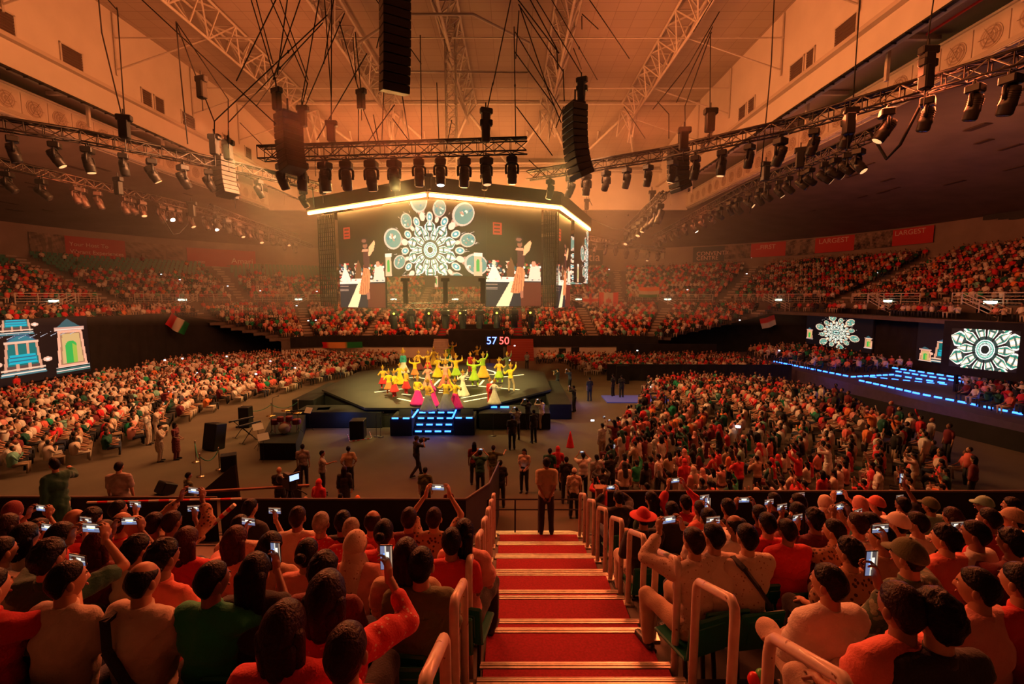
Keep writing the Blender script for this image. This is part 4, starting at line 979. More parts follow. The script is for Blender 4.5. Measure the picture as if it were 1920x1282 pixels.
# ------------------------------------------------------------------ hoists, cables, line arrays
CABS = []
CABM = mat('black_cable', (.012, .010, .009), .7)
def cable(px0, py0, y0, px1, py1, y1, r=.035, mid=None):
    a, b = PD(px0, py0, y0), PD(px1, py1, y1); mb = MB(); o = a.copy()
    pts = [a - o, b - o] if mid is None else [a - o, a.lerp(b, .35) - o + Vector((0, 0, -mid * .8)), a.lerp(b, .6) - o + Vector((0, 0, -mid)), b - o]
    mb.tube(pts, r, 5)
    L = (b - a).length; d = (b - a).normalized()
    for k in range(1, int(L / 2.5)): mb.ell(d * (k * 2.5 + R.uniform(-.6, .6)), (r * 1.9, r * 1.9, r * 3.2), 6, 4)
    ob = mb.build('rigging_cable', CABM); ob.location = o
    CABS.append((px1, px0, ob)); return tag(ob, 'cable', 'cable', 'rigging cables under the roof')
CB = [(183, -20, 19, 191, 62, 19), (191, 62, 19, 232, 232, 19), (192, -12, 21, 219, 18, 21), (219, 14, 21, 222, 30, 21), (220, 18, 21, 234, 225, 21), (262, -4, 20, 517, 232, 20),
      (330, 40, 20, 340, 150, 20), (340, 150, 20, 352, 270, 20), (330, 42, 20, 374, 160, 20), (331, 42, 21, 428, 186, 21), (428, 186, 21, 428, 278, 21), (384, 182, 20, 402, 228, 20), (402, 228, 20, 402, 268, 20),
      (614, 28, 20, 401, 228, 20), (606, 42, 22, 428, 230, 22), (428, 230, 22, 430, 285, 22), (468, -10, 20, 516, 150, 20), (478, -10, 21, 512, 120, 21), (516, 145, 20, 519, 180, 20), (522, -10, 20, 443, 152, 20),
      (504, -10, 21, 577, 158, 21), (520, -12, 22, 578, 150, 22), (540, -10, 20, 520, 140, 20), (566, -10, 21, 512, 150, 21), (577, 155, 21, 566, 200, 21), (600, -12, 21, 565, 192, 21), (622, -10, 21, 621, 240, 21), (627, -10, 22, 607, 120, 22),
      (646, 25, 22, 568, 208, 22), (608, -10, 22, 621, 180, 22), (636, 40, 22, 680, 195, 22), (662, 70, 22, 668, 150, 22), (666, 60, 22, 678, 180, 22), (688, 100, 21, 594, 262, 21), (681, 205, 22, 706, 268, 22), (672, 205, 22, 672, 268, 22),
      (718, 40, 21, 706, 90, 21), (740, 196, 22, 688, 268, 22), (748, 140, 18, 768, 268, 22), (720, 158, 22, 716, 262, 22), (736, 222, 22, 770, 268, 22), (700, 215, 22, 710, 268, 22), (788, 66, 22, 791, 266, 22), (819, 155, 23, 823, 265, 23),
      (960, -12, 20, 924, 160, 20), (924, 155, 20, 911, 218, 20), (967, -6, 20, 1048, 100, 20), (990, -8, 20, 1044, 92, 20), (1044, 92, 20, 1046, 130, 20), (972, 8, 21, 1057, 136, 21), (975, 14, 21, 1030, 176, 21), (1000, -10, 22, 1090, 138, 22),
      (964, 50, 22, 967, 270, 22), (964, 96, 21, 1040, 200, 21), (966, 60, 22, 1057, 215, 22), (973, 20, 21, 967, 110, 21), (1056, 130, 21, 1058, 190, 21), (968, 200, 21, 1036, 292, 21), (1030, 176, 21, 1052, 230, 21), (1091, 26, 24, 1122, 55, 24), (1091, 30, 24, 1091, 55, 24),
      (1090, 138, 22, 1091, 158, 22), (1075, 90, 24, 1090, 130, 24), (1057, 200, 21, 1042, 240, 21), (1349, 22, 22, 1292, 120, 22), (1336, 50, 22, 1268, 192, 22), (1334, 60, 22, 1284, 200, 22), (1332, 62, 22, 1331, 212, 22), (1292, 120, 22, 1224, 205, 22),
      (1232, 190, 24, 1254, 214, 24), (1254, 214, 24, 1254, 260, 24), (1284, 198, 24, 1285, 250, 24), (1452, -10, 20, 1446, 120, 20), (1446, 120, 20, 1426, 332, 20), (1613, -10, 19, 1600, 182, 19), (1752, -10, 16, 1735, 104, 16), (1336, 0, 24, 1300, 60, 24),
      (847, 225, 26, 822, 350, 26), (905, 260, 24, 908, 335, 26), (660, 270, 26, 640, 350, 27), (590, 280, 24, 592, 330, 26), (992, 300, 24, 1040, 345, 27), (1060, 320, 24, 1068, 368, 28), (1090, 340, 30, 1110, 385, 33), (1222, 350, 33, 1222, 378, 33),
      (1100, -8, 24, 1180, 110, 24), (1030, -8, 26, 1120, 150, 26), (700, -8, 24, 790, 120, 24), (560, 90, 24, 480, 200, 24), (450, 230, 26, 520, 300, 26), (1420, 340, 25, 1405, 400, 25), (1170, 200, 28, 1210, 260, 28)]
for c in CB: cable(*c, r=.025 if c[2] > 17 else .02)
cable(586, 350, 25, 590, 385, 25, .03, .5); cable(1730, 190, 15.5, 1632, 248, 17.5, .05, 1.3); cable(1105, 408, 41, 1240, 400, 34, .025, 1.2); cable(352, 420, 27, 300, 400, 25, .03, .9)
CABS.sort(key=lambda c: c[0])
for i, (a, b, ob) in enumerate(CABS): ob['label'] = 'black rigging cable %s, %s from the left by its lower end' % ('hanging upright' if abs(a - b) < 15 else ('leaning left as it falls' if a < b else 'leaning right as it falls'), nth(i + 1))
HO = [(233, 242, 18.5), (378, 168, 20), (402, 275, 21), (428, 285, 22), (519, 190, 20), (567, 222, 21), (621, 250, 21), (677, 190, 22), (740, 340, 27), (911, 228, 19.6), (911, 250, 19.6), (1090, 168, 22), (1090, 184, 22), (1331, 230, 18.6), (1282, 264, 19.6), (1738, 122, 14.6), (1737, 145, 14.6),
      (1435, 325, 22.5), (1222, 372, 33), (1592, 232, 16.5), (1500, 300, 21), (803, 344, 27), (908, 345, 28), (605, 352, 27), (1100, 385, 40), (222, 352, 24), (360, 395, 28), (440, 362, 26)]
HM = MB(); HM.cbox((0, 0, 0), (.17, .14, .36), .04); HM.cbox((.02, 0, .42), (.26, .12, .12), .03); HM.bar((0, 0, .5), (0, 0, .75), .03, 6); HM.bar((0, 0, -.36), (0, 0, -.85), .02, 5); HME = HM.mesh('hoist_motor', BLKPL)
for i, (px, py, y) in enumerate(HO):
    p = PD(px, py, y); o = link('chain_hoist', HME, None, p, R.uniform(-.5, .5)); tag(o, 'black chain hoist on a cable, %s from the left of those under the roof' % nth(1 + sum(1 for h in HO if (h[0], h[1]) < (px, py))), 'chain hoist', 'chain hoists under the roof')
def line_array(px, py, y, n, w, h, curve, label, rz=0.0, bend0=0.0):
    """stack of speaker boxes curving towards the floor; px,py is its top"""
    p = PD(px, py, y); t = thing('line_array', label, 'speaker array', p, rz); q = Vector((0, 0, 0)); ang = bend0
    bm_ = MB(); bm_.cbox((0, 0, -h / 2), (w / 2, .36, h / 2 - .012), .02); gm = MB()
    for k in range(5): gm.box((0, .365, -h / 2 + (k - 2) * h * .16), (w / 2 - .04, .006, h * .03))
    bme = bm_.mesh('speaker_box', BLKPL); gme = gm.mesh('grille', mat('speaker_grille', (.008, .008, .008), .8))
    fr = MB(); fr.box((0, 0, .06), (w / 2 - .1, .3, .05)); fr.bar((0, 0, .1), (0, 0, .7), .04, 6); fr.build('flying_frame', BLKMET, t)
    for k in range(n):
        b = link('speaker_box', bme, t); b.location = q; b.rotation_euler = (ang, 0, 0); g = link('grille', gme, b); q = q + Vector((0, math.sin(ang) * h, -math.cos(ang) * h)); ang += -curve * (k / n) * 2
line_array(740, -30, 17.5, 12, 1.0, .30, -.02, 'tall black line array hanging at top centre, its end above the stage', .5, .06)
line_array(1078, 200, 20.5, 11, 1.0, .27, .055, 'black curved line array hanging right of the straight front truss', 1.95, 0)
line_array(540, 216, 20.8, 9, .95, .27, .05, 'black line array hanging at the left end of the straight truss', 1.0, 0)
line_array(1272, 278, 22.6, 9, .8, .22, .07, 'smaller curved line array behind the curved right truss', 1.9, 0)
line_array(418, 296, 24.0, 8, .8, .24, .06, 'smaller line array behind the near left truss', 1.2, 0)

# ------------------------------------------------------------------ stage
SC = (-5.2, 34.5); SRX, SRY = 7.9, 8.8; SH = 1.2
oct_ = [(SC[0] + SRX * math.cos(math.radians(22.5 + 45 * k)) / math.cos(PI / 8), SC[1] + SRY * math.sin(math.radians(22.5 + 45 * k)) / math.cos(PI / 8)) for k in range(8)]
stage = thing('stage', 'low octagonal black stage with a pattern of white lines and blue lit edges', 'stage', (0, 0, 0))
mb = MB(); mb.prism(oct_, SH - .12, SH); mb.build('deck', mat('stage_deck', (.02, .018, .017), .5, vary=.2, scale=2), stage)
mb = MB(); mb.prism([(SC[0] + (x - SC[0]) * .985, SC[1] + (y - SC[1]) * .985) for x, y in oct_], 0, SH - .12); mb.build('skirt', BLACK, stage)
LINEM = mat('white_led_line', (.85, .8, .62), .5, emit=.9, ecol=(1, .82, .45))  # white LED lines, the key light's yellow put into their glow
ZL = [((230, 425), (480, 395)), ((390, 468), (503, 491)), ((632, 386), (684, 336)), ((540, 325), (625, 336)), ((600, 297), (700, 274)), ((830, 466), (1010, 432)), ((850, 490), (1006, 462)),
      ((950, 382), (1232, 408)), ((1060, 326), (1262, 303)), ((958, 374), (985, 342)), ((1028, 366), (1052, 344)), ((985, 262), (1062, 284)), ((1060, 284), (1068, 300)), ((820, 299), (872, 299)), ((828, 310), (880, 310)),
      ((838, 322), (900, 322)), ((680, 398), (702, 398)), ((676, 412), (702, 412)), ((672, 427), (700, 427)), ((420, 437), (478, 444)), ((520, 455), (620, 470)), ((1000, 268), (1080, 290)), ((760, 382), (930, 378)), ((820, 336), (870, 336)), ((640, 285), (720, 287)), ((470, 325), (545, 318)), ((1010, 300), (1060, 303))]
mb = MB()
for (a, b) in ZL:
    q = [P(640 + v[0] / 3.692, 620 + v[1] / 3.692, SH + .006) for v in (a, b)]; d = q[1] - q[0]; mb = MB(); rot = d.to_track_quat('X', 'Z').to_matrix()
    mb.box((q[0] + q[1]) / 2, (d.length / 2, .075, .006), rot); mb.build('line', LINEM, stage)
def dashes(a, b, name, label=None, parent=None, on=.34, off=.14, h=.035):
    """row of blue lamps between two points"""
    a, b = Vector(a), Vector(b); d = b - a; L = d.length; dn = d.normalized(); n = max(1, int(L / (on + off))); rot = d.to_track_quat('X', 'Z').to_matrix(); mb = MB()
    for k in range(n): mb.box(a + dn * (L * (k + .5) / n), (on / 2, h, h), rot)
    o = mb.build(name, BLUELED, parent)
    if label: tag(o, label, 'light strip')
    return o
def Z2(x, y, z): return P(640 + x / 3.692, 620 + y / 3.692, z)
# flanking blocks, steps
for i, (x0, x1, yf, yb, h, lab) in enumerate([(-6.65, -5.45, 24.2, 26.4, 1.0, 'black block left of the lit stage steps'), (-3.2, -2.05, 24.3, 26.4, 1.0, 'black block right of the lit stage steps')]):
    mb = MB(); mb.cbox(((x0 + x1) / 2, (yf + yb) / 2, h / 2), ((x1 - x0) / 2, (yb - yf) / 2, h / 2), .02); o = tag(mb.build('stage_block', BLACK), lab, 'block')
    dashes((x0, yf - .03, h), (x1, yf - .03, h), 'light_strip', None, o)
    mb = MB(); c = Vector(((x0 + x1) / 2 + .1, yf + .8, h)); mb.add([c + Vector(v) for v in ((-.35, -.28, 0), (.35, -.28, 0), (.35, .28, 0), (-.35, .28, 0), (-.33, -.1, .32), (.33, -.1, .32), (.33, .24, .1), (-.33, .24, .1))], [(3, 2, 1, 0), (4, 5, 6, 7), (0, 1, 5, 4), (1, 2, 6, 5), (2, 3, 7, 6), (3, 0, 4, 7)])
    tag(mb.build('monitor_wedge', BLKPL), 'black wedge monitor speaker on the %s stage block' % ('left' if i == 0 else 'right'), 'speaker')
st = thing('stage_steps', 'stage front steps with four rows of blue lights', 'steps', (0, 0, 0))
for k, (ya, yb, h) in enumerate([(25.55, 25.95, 1.0), (25.15, 25.55, .78), (24.75, 25.15, .52), (24.35, 24.75, .26)]):
    mb = MB(); mb.box((-4.33, (ya + yb) / 2, h / 2), (1.1, (yb - ya) / 2, h / 2)); mb.build('step', BLACK, st); dashes((-5.4, ya - .03, h - .03), (-3.25, ya - .03, h - .03), 'light_strip', None, st)
for a, b in (((-5.42, 24.2, 1.03), (-5.42, 26.6, 1.1)), ((-3.23, 24.2, 1.03), (-3.23, 26.6, 1.1))): dashes(a, b, 'light_strip', None, st, .12, .08)
bl = MB(); 
for nm, a, b in (('front left edge', (165, 537), (325, 537)), ('left lower edge', (130, 480), (258, 479)), ('left upper edge', (125, 430), (182, 431)), ('front right edge', (925, 527), (1172, 528)), ('right front edge', (1175, 468), (1300, 468)), ('right middle edge', (1290, 416), (1402, 416)), ('right back edge', (1280, 336), (1372, 338)), ('tiny left lamp', (258, 345), (268, 352))):
    dashes(Z2(*a, 1.0), Z2(*b, 1.0), 'light_strip', 'row of blue lamps on the %s of the stage' % nm, None, .5, .2, .045)
# lower side decks at the right and left of the stage
for x0, x1, y0, y1, h, lab in ((-1.9, 2.2, 25.4, 27.4, .95, 'low black side deck at the front right of the stage'), (2.3, 3.7, 27.6, 35.5, .95, 'low black side deck along the right of the stage'), (-14.3, -12.9, 29.0, 35.0, .9, 'low black side deck along the left of the stage'), (-12.6, -7.5, 25.7, 27.4, .95, 'low black side deck at the front left of the stage')):
    mb = MB(); mb.cbox(((x0 + x1) / 2, (y0 + y1) / 2, h / 2), ((x1 - x0) / 2, (y1 - y0) / 2, h / 2), .03); tag(mb.build('side_deck', BLACK), lab, 'platform')
# blue glow lamps under the deck: the strips' own light
for x, y in ((-4.3, 23.9), (2.6, 26.0), (-9.5, 25.2), (5.0, 31.5)):
    l = bpy.data.lights.new('strip_glow', 'POINT'); l.energy = 26; l.color = (.08, .2, 1.0); l.shadow_soft_size = .5; o = bpy.data.objects.new('strip_glow', l); C.objects.link(o); o.location = (x, y, .8)
# ramp right of the stage, its blue light put in as a faint glow
mb = MB(); mb.box((9.2, 33.0, .04), (2.4, 1.1, .04)); tag(mb.build('ramp', mat('blue_lit_ramp', (.10, .12, .30), .6, emit=.10, ecol=(.1, .15, 1))), 'flat bluish ramp on the floor right of the stage', 'ramp')
# two digit clock behind the stage
t = thing('countdown_clock', 'dark board behind the stage with glowing red and blue digits', 'clock', (-1.55, 49.5, 2.4))
mb = MB(); mb.box((0, .05, .35), (1.4, .04, .5)); mb.box((-.9, .05, -1.2), (.04, .04, 1.2)); mb.box((.9, .05, -1.2), (.04, .04, 1.2)); mb.build('board', BLKPL, t)
for s, x, c in (('57', -1.25, (.12, .2, 1)), ('50', .12, (1, .06, .05))):
    cu = bpy.data.curves.new('digits', 'FONT'); cu.body = s; cu.size = 1.15; cu.extrude = .01; cu.materials.append(mat('digit_%d' % int(c[0] * 10), c, .4, emit=5, ecol=c)); o = link('digits', cu, t); o.location = (x, -.02, -.03); o.rotation_euler = (PI / 2, 0, 0)

# ------------------------------------------------------------------ right raised platform with blue light lines
DECKM = mat('platform_carpet', (.07, .05, .07), .8, vary=.15)
mb = MB(); mb.prism([(25.0, 53.5), (26.6, 20.0), (35.7, 16.0), (35.7, 56.0)], 0, .95); plat = mb.build('raised_platform', DECKM); tag(plat, 'raised platform along the right side carrying the lit rows of guests', 'platform')
def Z3(x, y, z): return P(1080 + x / 2.2857, 400 + y / 2.2857, z)
for i, (a, b, z) in enumerate([((845, 633), (1170, 698), 1.0), ((795, 656), (870, 656), .5), ((1175, 700), (1365, 690), 1.0), ((1350, 660), (1768, 722), 1.35), ((1365, 675), (1722, 731), 1.15), ((1210, 714), (1440, 765), 1.0), ((1130, 729), (1395, 790), .6),
                                ((1435, 765), (1925, 862), 1.0), ((1360, 692), (1590, 728), 1.0), ((1355, 722), (1590, 748), .8), ((1180, 742), (1440, 795), .3), ((1250, 700), (1600, 735), .95)]):
    q0, q1 = Z3(*a, z), Z3(*b, z); dashes(q0, q1, 'light_strip', 'row of blue lamps edging the right raised platform, %s row' % nth(i + 1), None, .42, .22, .05)
    v = q1 - q0; rot = v.to_track_quat('X', 'Z').to_matrix(); nrm = rot @ Vector((0, 1, 0)); mb = MB(); mb.box((q0 + q1) / 2 + nrm * .45 - Vector((0, 0, z / 2 + .06)), (v.length / 2, .44, z / 2), rot)
    tag(mb.build('platform_step', DECKM), 'dark step under blue lamp row of the right platform, %s from the far end' % nth(i + 1), 'step')
for x, y in ((24.0, 27.0), (24.6, 36.0), (27.5, 30.5)):
    l = bpy.data.lights.new('strip_glow', 'POINT'); l.energy = 55; l.color = (.08, .15, 1.0); l.shadow_soft_size = 1; o = bpy.data.objects.new('strip_glow', l); C.objects.link(o); o.location = (x, y, 1.6)
# black partitions on the floor
def partition(pts, h, label):
    mb = MB(); vs = []; P2 = []
    for a, b in zip(pts[:-1], pts[1:]):
        n = max(2, int(math.hypot(b[0] - a[0], b[1] - a[1]) / .4)); P2 += [(a[0] + (b[0] - a[0]) * k / n, a[1] + (b[1] - a[1]) * k / n) for k in range(n)]
    P2.append(pts[-1])
    for i, (x, y) in enumerate(P2):
        w = .04 * math.sin(i * 2.1); vs += [(x, y + w, 0), (x, y, h), (x, y + .12, h), (x, y + .12 + w, 0)]
    fs = []
    for i in range(len(P2) - 1): o = i * 4; fs += [(o + j, o + 4 + j, o + 5 + j, o + 1 + j) for j in range(3)]
    mb.add(vs, fs); return tag(mb.build('partition', BLACK), label, 'partition')
partition([(8.6, 40.6), (25.0, 40.2)], 1.5, 'low black partition between the two right floor blocks')
partition([(12.5, 54.0), (24.0, 53.0)], 2.0, 'black partition at the far right of the floor')
partition([(21.5, 37.5), (23.6, 27.0), (25.5, 19.0), (26.5, 12)], 1.0, 'long black partition along the walkway of the right platform')
mb = MB(); mb.box((9.6, 39.0, .8), (.55, .1, .8)); tag(mb.build('black_flat', BLACK), 'upright black flat beside the right crowd', 'flat')

# ------------------------------------------------------------------ band and floor gear on the left
def speaker_box(loc, w, d, h, rz, label, tiltx=0.0):
    t = thing('floor_speaker', label, 'speaker', loc, rz); mb = MB(); rot = Matrix.Rotation(tiltx, 3, 'X'); mb.cbox(rot @ Vector((0, 0, h / 2)), (w / 2, d / 2, h / 2), .02, rot); mb.build('cabinet', BLKPL, t)
    mb = MB(); mb.box(rot @ Vector((0, -d / 2 - .01, h / 2)), (w / 2 - .04, .008, h / 2 - .05), rot); mb.build('grille', mat('speaker_grille', (.008, .008, .008), .8), t); return t
def on_floor(px, py): return P(px, py, 0.0)
p = on_floor(608, 795); speaker_box(p, .75, .7, .95, .2, 'black floor speaker standing near the drum riser')
p = on_floor(672, 820); speaker_box(p, .75, .7, 1.0, .1, 'black floor speaker left of the stage steps inside a taped square')
stripe_bar(on_floor(652, 815) + Vector((0, 0, .02)), on_floor(656, 828) + Vector((0, 0, .02)), .02, 'striped tape on the floor left of the taped speaker', 7); stripe_bar(on_floor(656, 828) + Vector((0, 0, .02)), on_floor(697, 822) + Vector((0, 0, .02)), .02, 'striped tape on the floor in front of the taped speaker', 9)
stripe_bar(on_floor(697, 822) + Vector((0, 0, .02)), on_floor(693, 810) + Vector((0, 0, .02)), .02, 'striped tape on the floor right of the taped speaker', 7)
p = on_floor(400, 842); speaker_box(p, .8, .6, 1.3, -.3, 'tall dark side-fill speaker tilted back on the left floor', -.18)
p = on_floor(462, 800); speaker_box(p, .6, .5, 1.2, 0, 'tall dark speaker behind the keyboards')
p = on_floor(430, 880); speaker_box(p, .6, .45, .7, .5, 'dark flight case with lamps on the left floor')
p = on_floor(306, 926); speaker_box(p, .6, .45, .45, -.5, 'dark wedge speaker by the left barrier', -.5)
p = on_floor(712, 782); speaker_box(p, .6, .5, .6, .2, 'small black speaker at the left front corner of the stage')
speaker_box(Vector((5.9, 53, 0)), .8, .6, 1.5, 0, 'black speaker stack by the white wall at the back, left one'); speaker_box(Vector((7.4, 53, 0)), .9, .7, 1.7, 0, 'black speaker stack by the white wall at the back, right one')
# drum riser and kit
r0 = on_floor(497, 858); r1 = on_floor(560, 862)
riser = MB(); riser.prism([tuple(on_floor(488, 862))[:2], tuple(on_floor(556, 862))[:2], tuple(on_floor(575, 800))[:2], tuple(on_floor(515, 798))[:2]], 0, .8); tag(riser.build('drum_riser', BLACK), 'black draped riser carrying the drum kit', 'riser')
c = P(535, 812, .82)
t = thing('drum_kit', 'small drum kit with cymbals and a red banded bass drum on the riser', 'drum kit', c, .3)
DR = mat('drum_shell', (.25, .03, .03), .35, vary=.1); DH = mat('drum_head', (.7, .62, .5), .6); CYM = mat('cymbal_brass', (.7, .5, .2), .25, .9)
rx = Matrix.Rotation(PI / 2, 3, 'X'); mb = MB(); mb.lathe([(.27, -.2), (.28, -.17), (.28, .17), (.27, .2)], (0, 0, .3), 18, 0, rx); mb.build('bass_drum', DR, t); mb = MB(); mb.lathe([(.26, .201), (.26, .208)], (0, 0, .3), 18, 0, rx); mb.build('drum_head', DH, t)
for x, y, z, r in ((-.2, .05, .72, .15), (.2, .05, .72, .16), (.5, .2, .5, .2), (-.5, .25, .55, .17)):
    mb = MB(); mb.lathe([(r, -.12), (r + .01, -.1), (r + .01, .1), (r, .12)], (x, y, z), 14); mb.bar((x, y, z - .1), (x, y, 0), .015, 5); mb.build('tom', DR, t)
for x, y, z in ((-.6, 0, .95), (.6, 0, 1.0), (0, .5, 1.05)):
    mb = MB(); mb.lathe([(.02, .03), (.05, .02), (.22, -.01), (.22, -.014)], (x, y, z), 16); mb.build('cymbal', CYM, t); mb = MB(); mb.bar((x, y, z), (x, y, 0), .012, 5)
    for a in range(3): mb.bar((x, y, .25), (x + .2 * math.cos(a * 2.1), y + .2 * math.sin(a * 2.1), 0), .01, 4)
    mb.build('cymbal_stand', BLKMET, t)
# keyboards, music stands, mic stands
def keyboard(px, py, rz, label):
    t = thing('keyboard', label, 'keyboard', on_floor(px, py), rz); mb = MB(); rot = Matrix.Rotation(-.25, 3, 'X')
    mb.cbox((0, 0, .95), (.6, .16, .045), .015, rot); mb.build('case', BLKPL, t); mb = MB()
    for k in range(28): mb.box(Vector((-.54 + k * .04, -.05, .995)), (.018, .08, .008), rot)
    mb.build('keys', mat('piano_keys', (.75, .68, .55), .4), t)['kind'] = 'stuff'; mb = MB()
    for s in (-1, 1): mb.bar((-.4 * s, 0, 0), (.4 * s, 0, .92), .02, 6); mb.bar((-.4 * s, -.25, 0), (-.4 * s, .25, 0), .02, 6)
    mb.build('stand', BLKMET, t); return t
keyboard(468, 828, 1.1, 'upper keyboard on an X stand at the left of the band'); keyboard(455, 818, 1.0, 'second keyboard just behind the first on the left floor'); keyboard(560, 800, .2, 'electronic keyboard near the black floor speaker')
def music_stand(px, py, rz, label):
    t = thing('music_stand', label, 'music stand', on_floor(px, py), rz); mb = MB(); rot = Matrix.Rotation(1.0, 3, 'X'); mb.box((0, 0, 1.15), (.24, .17, .008), rot); mb.build('sheet', mat('paper', (.8, .72, .6), .8), t)
    mb = MB(); mb.bar((0, .03, 0.1), (0, .03, 1.1), .012, 6)
    for a in range(3): mb.bar((0, .03, .3), (.3 * math.cos(a * 2.1), .03 + .3 * math.sin(a * 2.1), 0), .01, 4)
    mb.build('stand', BLKMET, t); return t
music_stand(486, 842, .8, 'music stand with pale sheet in front of the riser, left one'); music_stand(496, 864, .8, 'music stand with pale sheet in front of the riser, lower one'); music_stand(580, 806, -.4, 'music stand near the keyboards by the speaker')
def mic_stand(px, py, label, h=1.5):
    t = thing('microphone_stand', label, 'microphone stand', on_floor(px, py)); mb = MB(); mb.bar((0, 0, 0), (0, 0, h), .014, 6); mb.bar((0, 0, h), (.35, -.1, h + .15), .01, 5); mb.lathe([(.16, 0), (.16, .02), (.03, .03)], (0, 0, 0), 12); mb.build('stand', ALU, t); mb = MB(); mb.cap((.35, -.1, h + .15), (.45, -.12, h + .17), .02, .03, 8); mb.build('microphone', BLKPL, t)
mic_stand(513, 792, 'tall microphone stand behind the drum riser'); mic_stand(706, 818, 'microphone stand by the taped speaker, left one', 1.2); mic_stand(714, 819, 'microphone stand by the taped speaker, right one', 1.1); mic_stand(925, 817, 'microphone stand at the right of the stage steps', 1.2)
# rope posts with sagging rope
BR = mat('chrome_post', (.6, .5, .38), .25, .9); ROPE = mat('green_rope', (.02, .18, .12), .7)
SP = [(368, 866), (377, 893), (412, 880), (455, 790), (510, 784), (560, 778)]
prev = None
for i, (px, py) in enumerate(SP):
    p = on_floor(px, py); mb = MB(); mb.lathe([(.17, 0), (.17, .02), (.05, .04), (.025, .06), (.025, .92), (.04, .95), (.03, 1.0), (.01, 1.02)], (0, 0, 0), 10); o = mb.build('rope_post', BR); o.location = p; tag(o, 'chrome rope post on the left floor, %s along the rope' % nth(i + 1), 'post')
    if prev is not None and i != 3:
        a, b = prev + Vector((0, 0, .88)), p + Vector((0, 0, .88)); pts = [a.lerp(b, k / 8) - Vector((0, 0, .32 * (1 - (2 * k / 8 - 1) ** 2))) for k in range(9)]; mb = MB(); mb.tube([q - a for q in pts], .02, 6); o = mb.build('rope', ROPE); o.location = a; tag(o, 'sagging dark green rope, %s span from the near post' % nth(i), 'rope')
    prev = p
# dark triangular screens beside the left floor
def tri_flat(p3, label):
    mb = MB(); vs = [Vector(v) for v in p3]; d = Vector((.05, .05, 0)); n = len(vs); mb.add(vs + [v + d for v in vs], [tuple(range(n)), tuple(reversed(range(n, 2 * n)))] + [(i, n + i, n + (i + 1) % n, (i + 1) % n) for i in range(n)]); return tag(mb.build('screen_flat', mat('dark_cloth_flat', (.05, .045, .04), .9)), label, 'screen flat')
tri_flat([on_floor(362, 935), on_floor(448, 940), PD(440, 872, on_floor(448, 940).y), PD(434, 874, on_floor(448, 940).y)], 'dark cloth flat with a slanting top behind the left barrier')
tri_flat([on_floor(535, 930), on_floor(562, 935), PD(560, 872, on_floor(562, 935).y), PD(534, 905, on_floor(535, 930).y)], 'dark cloth flat behind the broadcast camera')
# timber rails lying on the left barrier
mb = MB(); mb.bar((-7.2, 9.75, 3.25), (-4.9, 10.6, 3.05), .035, 6); tag(mb.build('timber_bar', mat('brown_wood', (.25, .1, .05), .6)), 'brown bar lying slanted on the left barrier', 'bar')
# broadcast camera on a pedestal near (515,930)
pc = Vector((-5.15, 10.15, 2.15))
t = thing('broadcast_camera', 'large broadcast camera with lit viewfinder on a pedestal behind the left barrier', 'video camera', pc, .9); t.scale = (.62, .62, .78)
mb = MB(); mb.cbox((0, 0, 1.45), (.14, .3, .15), .03); mb.cbox((0, .12, 1.68), (.09, .2, .07), .02); mb.cbox((.17, -.05, 1.42), (.04, .15, .08), .01); mb.build('body', BLKPL, t)
mb = MB(); mb.lathe([(.09, 0), (.11, .05), (.11, .3), (.14, .33), (.15, .5), (.13, .51)], (0, .28, 1.45), 14, 0, Matrix.Rotation(-PI / 2, 3, 'X')); mb.build('lens', BLKPL, t)
mb = MB(); mb.cbox((0, -.36, 1.72), (.22, .03, .13), .01); mb.build('viewfinder', BLKPL, t); mb = MB(); mb.box((0, -.395, 1.72), (.17, .004, .08)); mb.build('viewfinder_screen', mat('viewfinder_glow', (.4, .6, .9), .4, emit=1.5, ecol=(.4, .6, 1)), t)
mb = MB(); mb.lathe([(.38, 0), (.36, .06), (.12, .12), (.1, .8), (.13, .85), (.07, .9), (.07, 1.25), (.16, 1.28), (.16, 1.31)], (0, 0, 0), 12)
for s in (-1, 1): mb.tube([(.1 * s, -.1, 1.3), (.3 * s, -.4, 1.2), (.34 * s, -.6, 1.15)], .018, 6)
mb.build('pedestal', BLKMET, t); 
mb = MB()
for k in range(14): a = k * .9; mb.tube([(.1 * math.cos(a), .1 * math.sin(a), 1.2), (.25 * math.cos(a + .6), .25 * math.sin(a + .6), .8 + .2 * math.sin(a)), (.12 * math.cos(a + 1.2), .12 * math.sin(a + 1.2), .35)], .014, 5)
mb.build('cable_loom', CABM, t)

# ------------------------------------------------------------------ flags
def flag(px, py, y, w, h, cols, vertical, label, rz=0.0, sag=.08, rot_y=0.0, extra=None):
    p = PD(px, py, y); N, M = 18, 9; vs = []; fs = []; cl = []
    for j in range(M + 1):
        for i in range(N + 1):
            u, v = i / N, j / M; vs.append((u * w - w / 2, .06 * math.sin(u * 9 + v * 2) * h, v * h - h / 2 - sag * math.sin(u * PI)))
            q = u if vertical else 1 - v; k = min(len(cols) - 1, int(q * len(cols) * .999)); c = cols[k]
            if extra: c = extra(u, v, c)
            cl.append((*c, 1))
    fs = [(j * (N + 1) + i, j * (N + 1) + i + 1, (j + 1) * (N + 1) + i + 1, (j + 1) * (N + 1) + i) for j in range(M) for i in range(N)]
    mb = MB(); mb.add(vs, fs, 0, True); me = mb.mesh('flag', attr_mat('flag_cloth', .8)); ca = me.color_attributes.new('Col', 'FLOAT_COLOR', 'POINT'); ca.data.foreach_set('color', np.array(cl, np.float32).ravel())
    o = link('flag', me); o.location = p; o.rotation_euler = (0, rot_y, rz); return tag(o, label, 'flag')
SAF, WHT, GRN, RD = (.75, .16, .03), (.6, .55, .48), (.01, .22, .06), (.6, .01, .02)
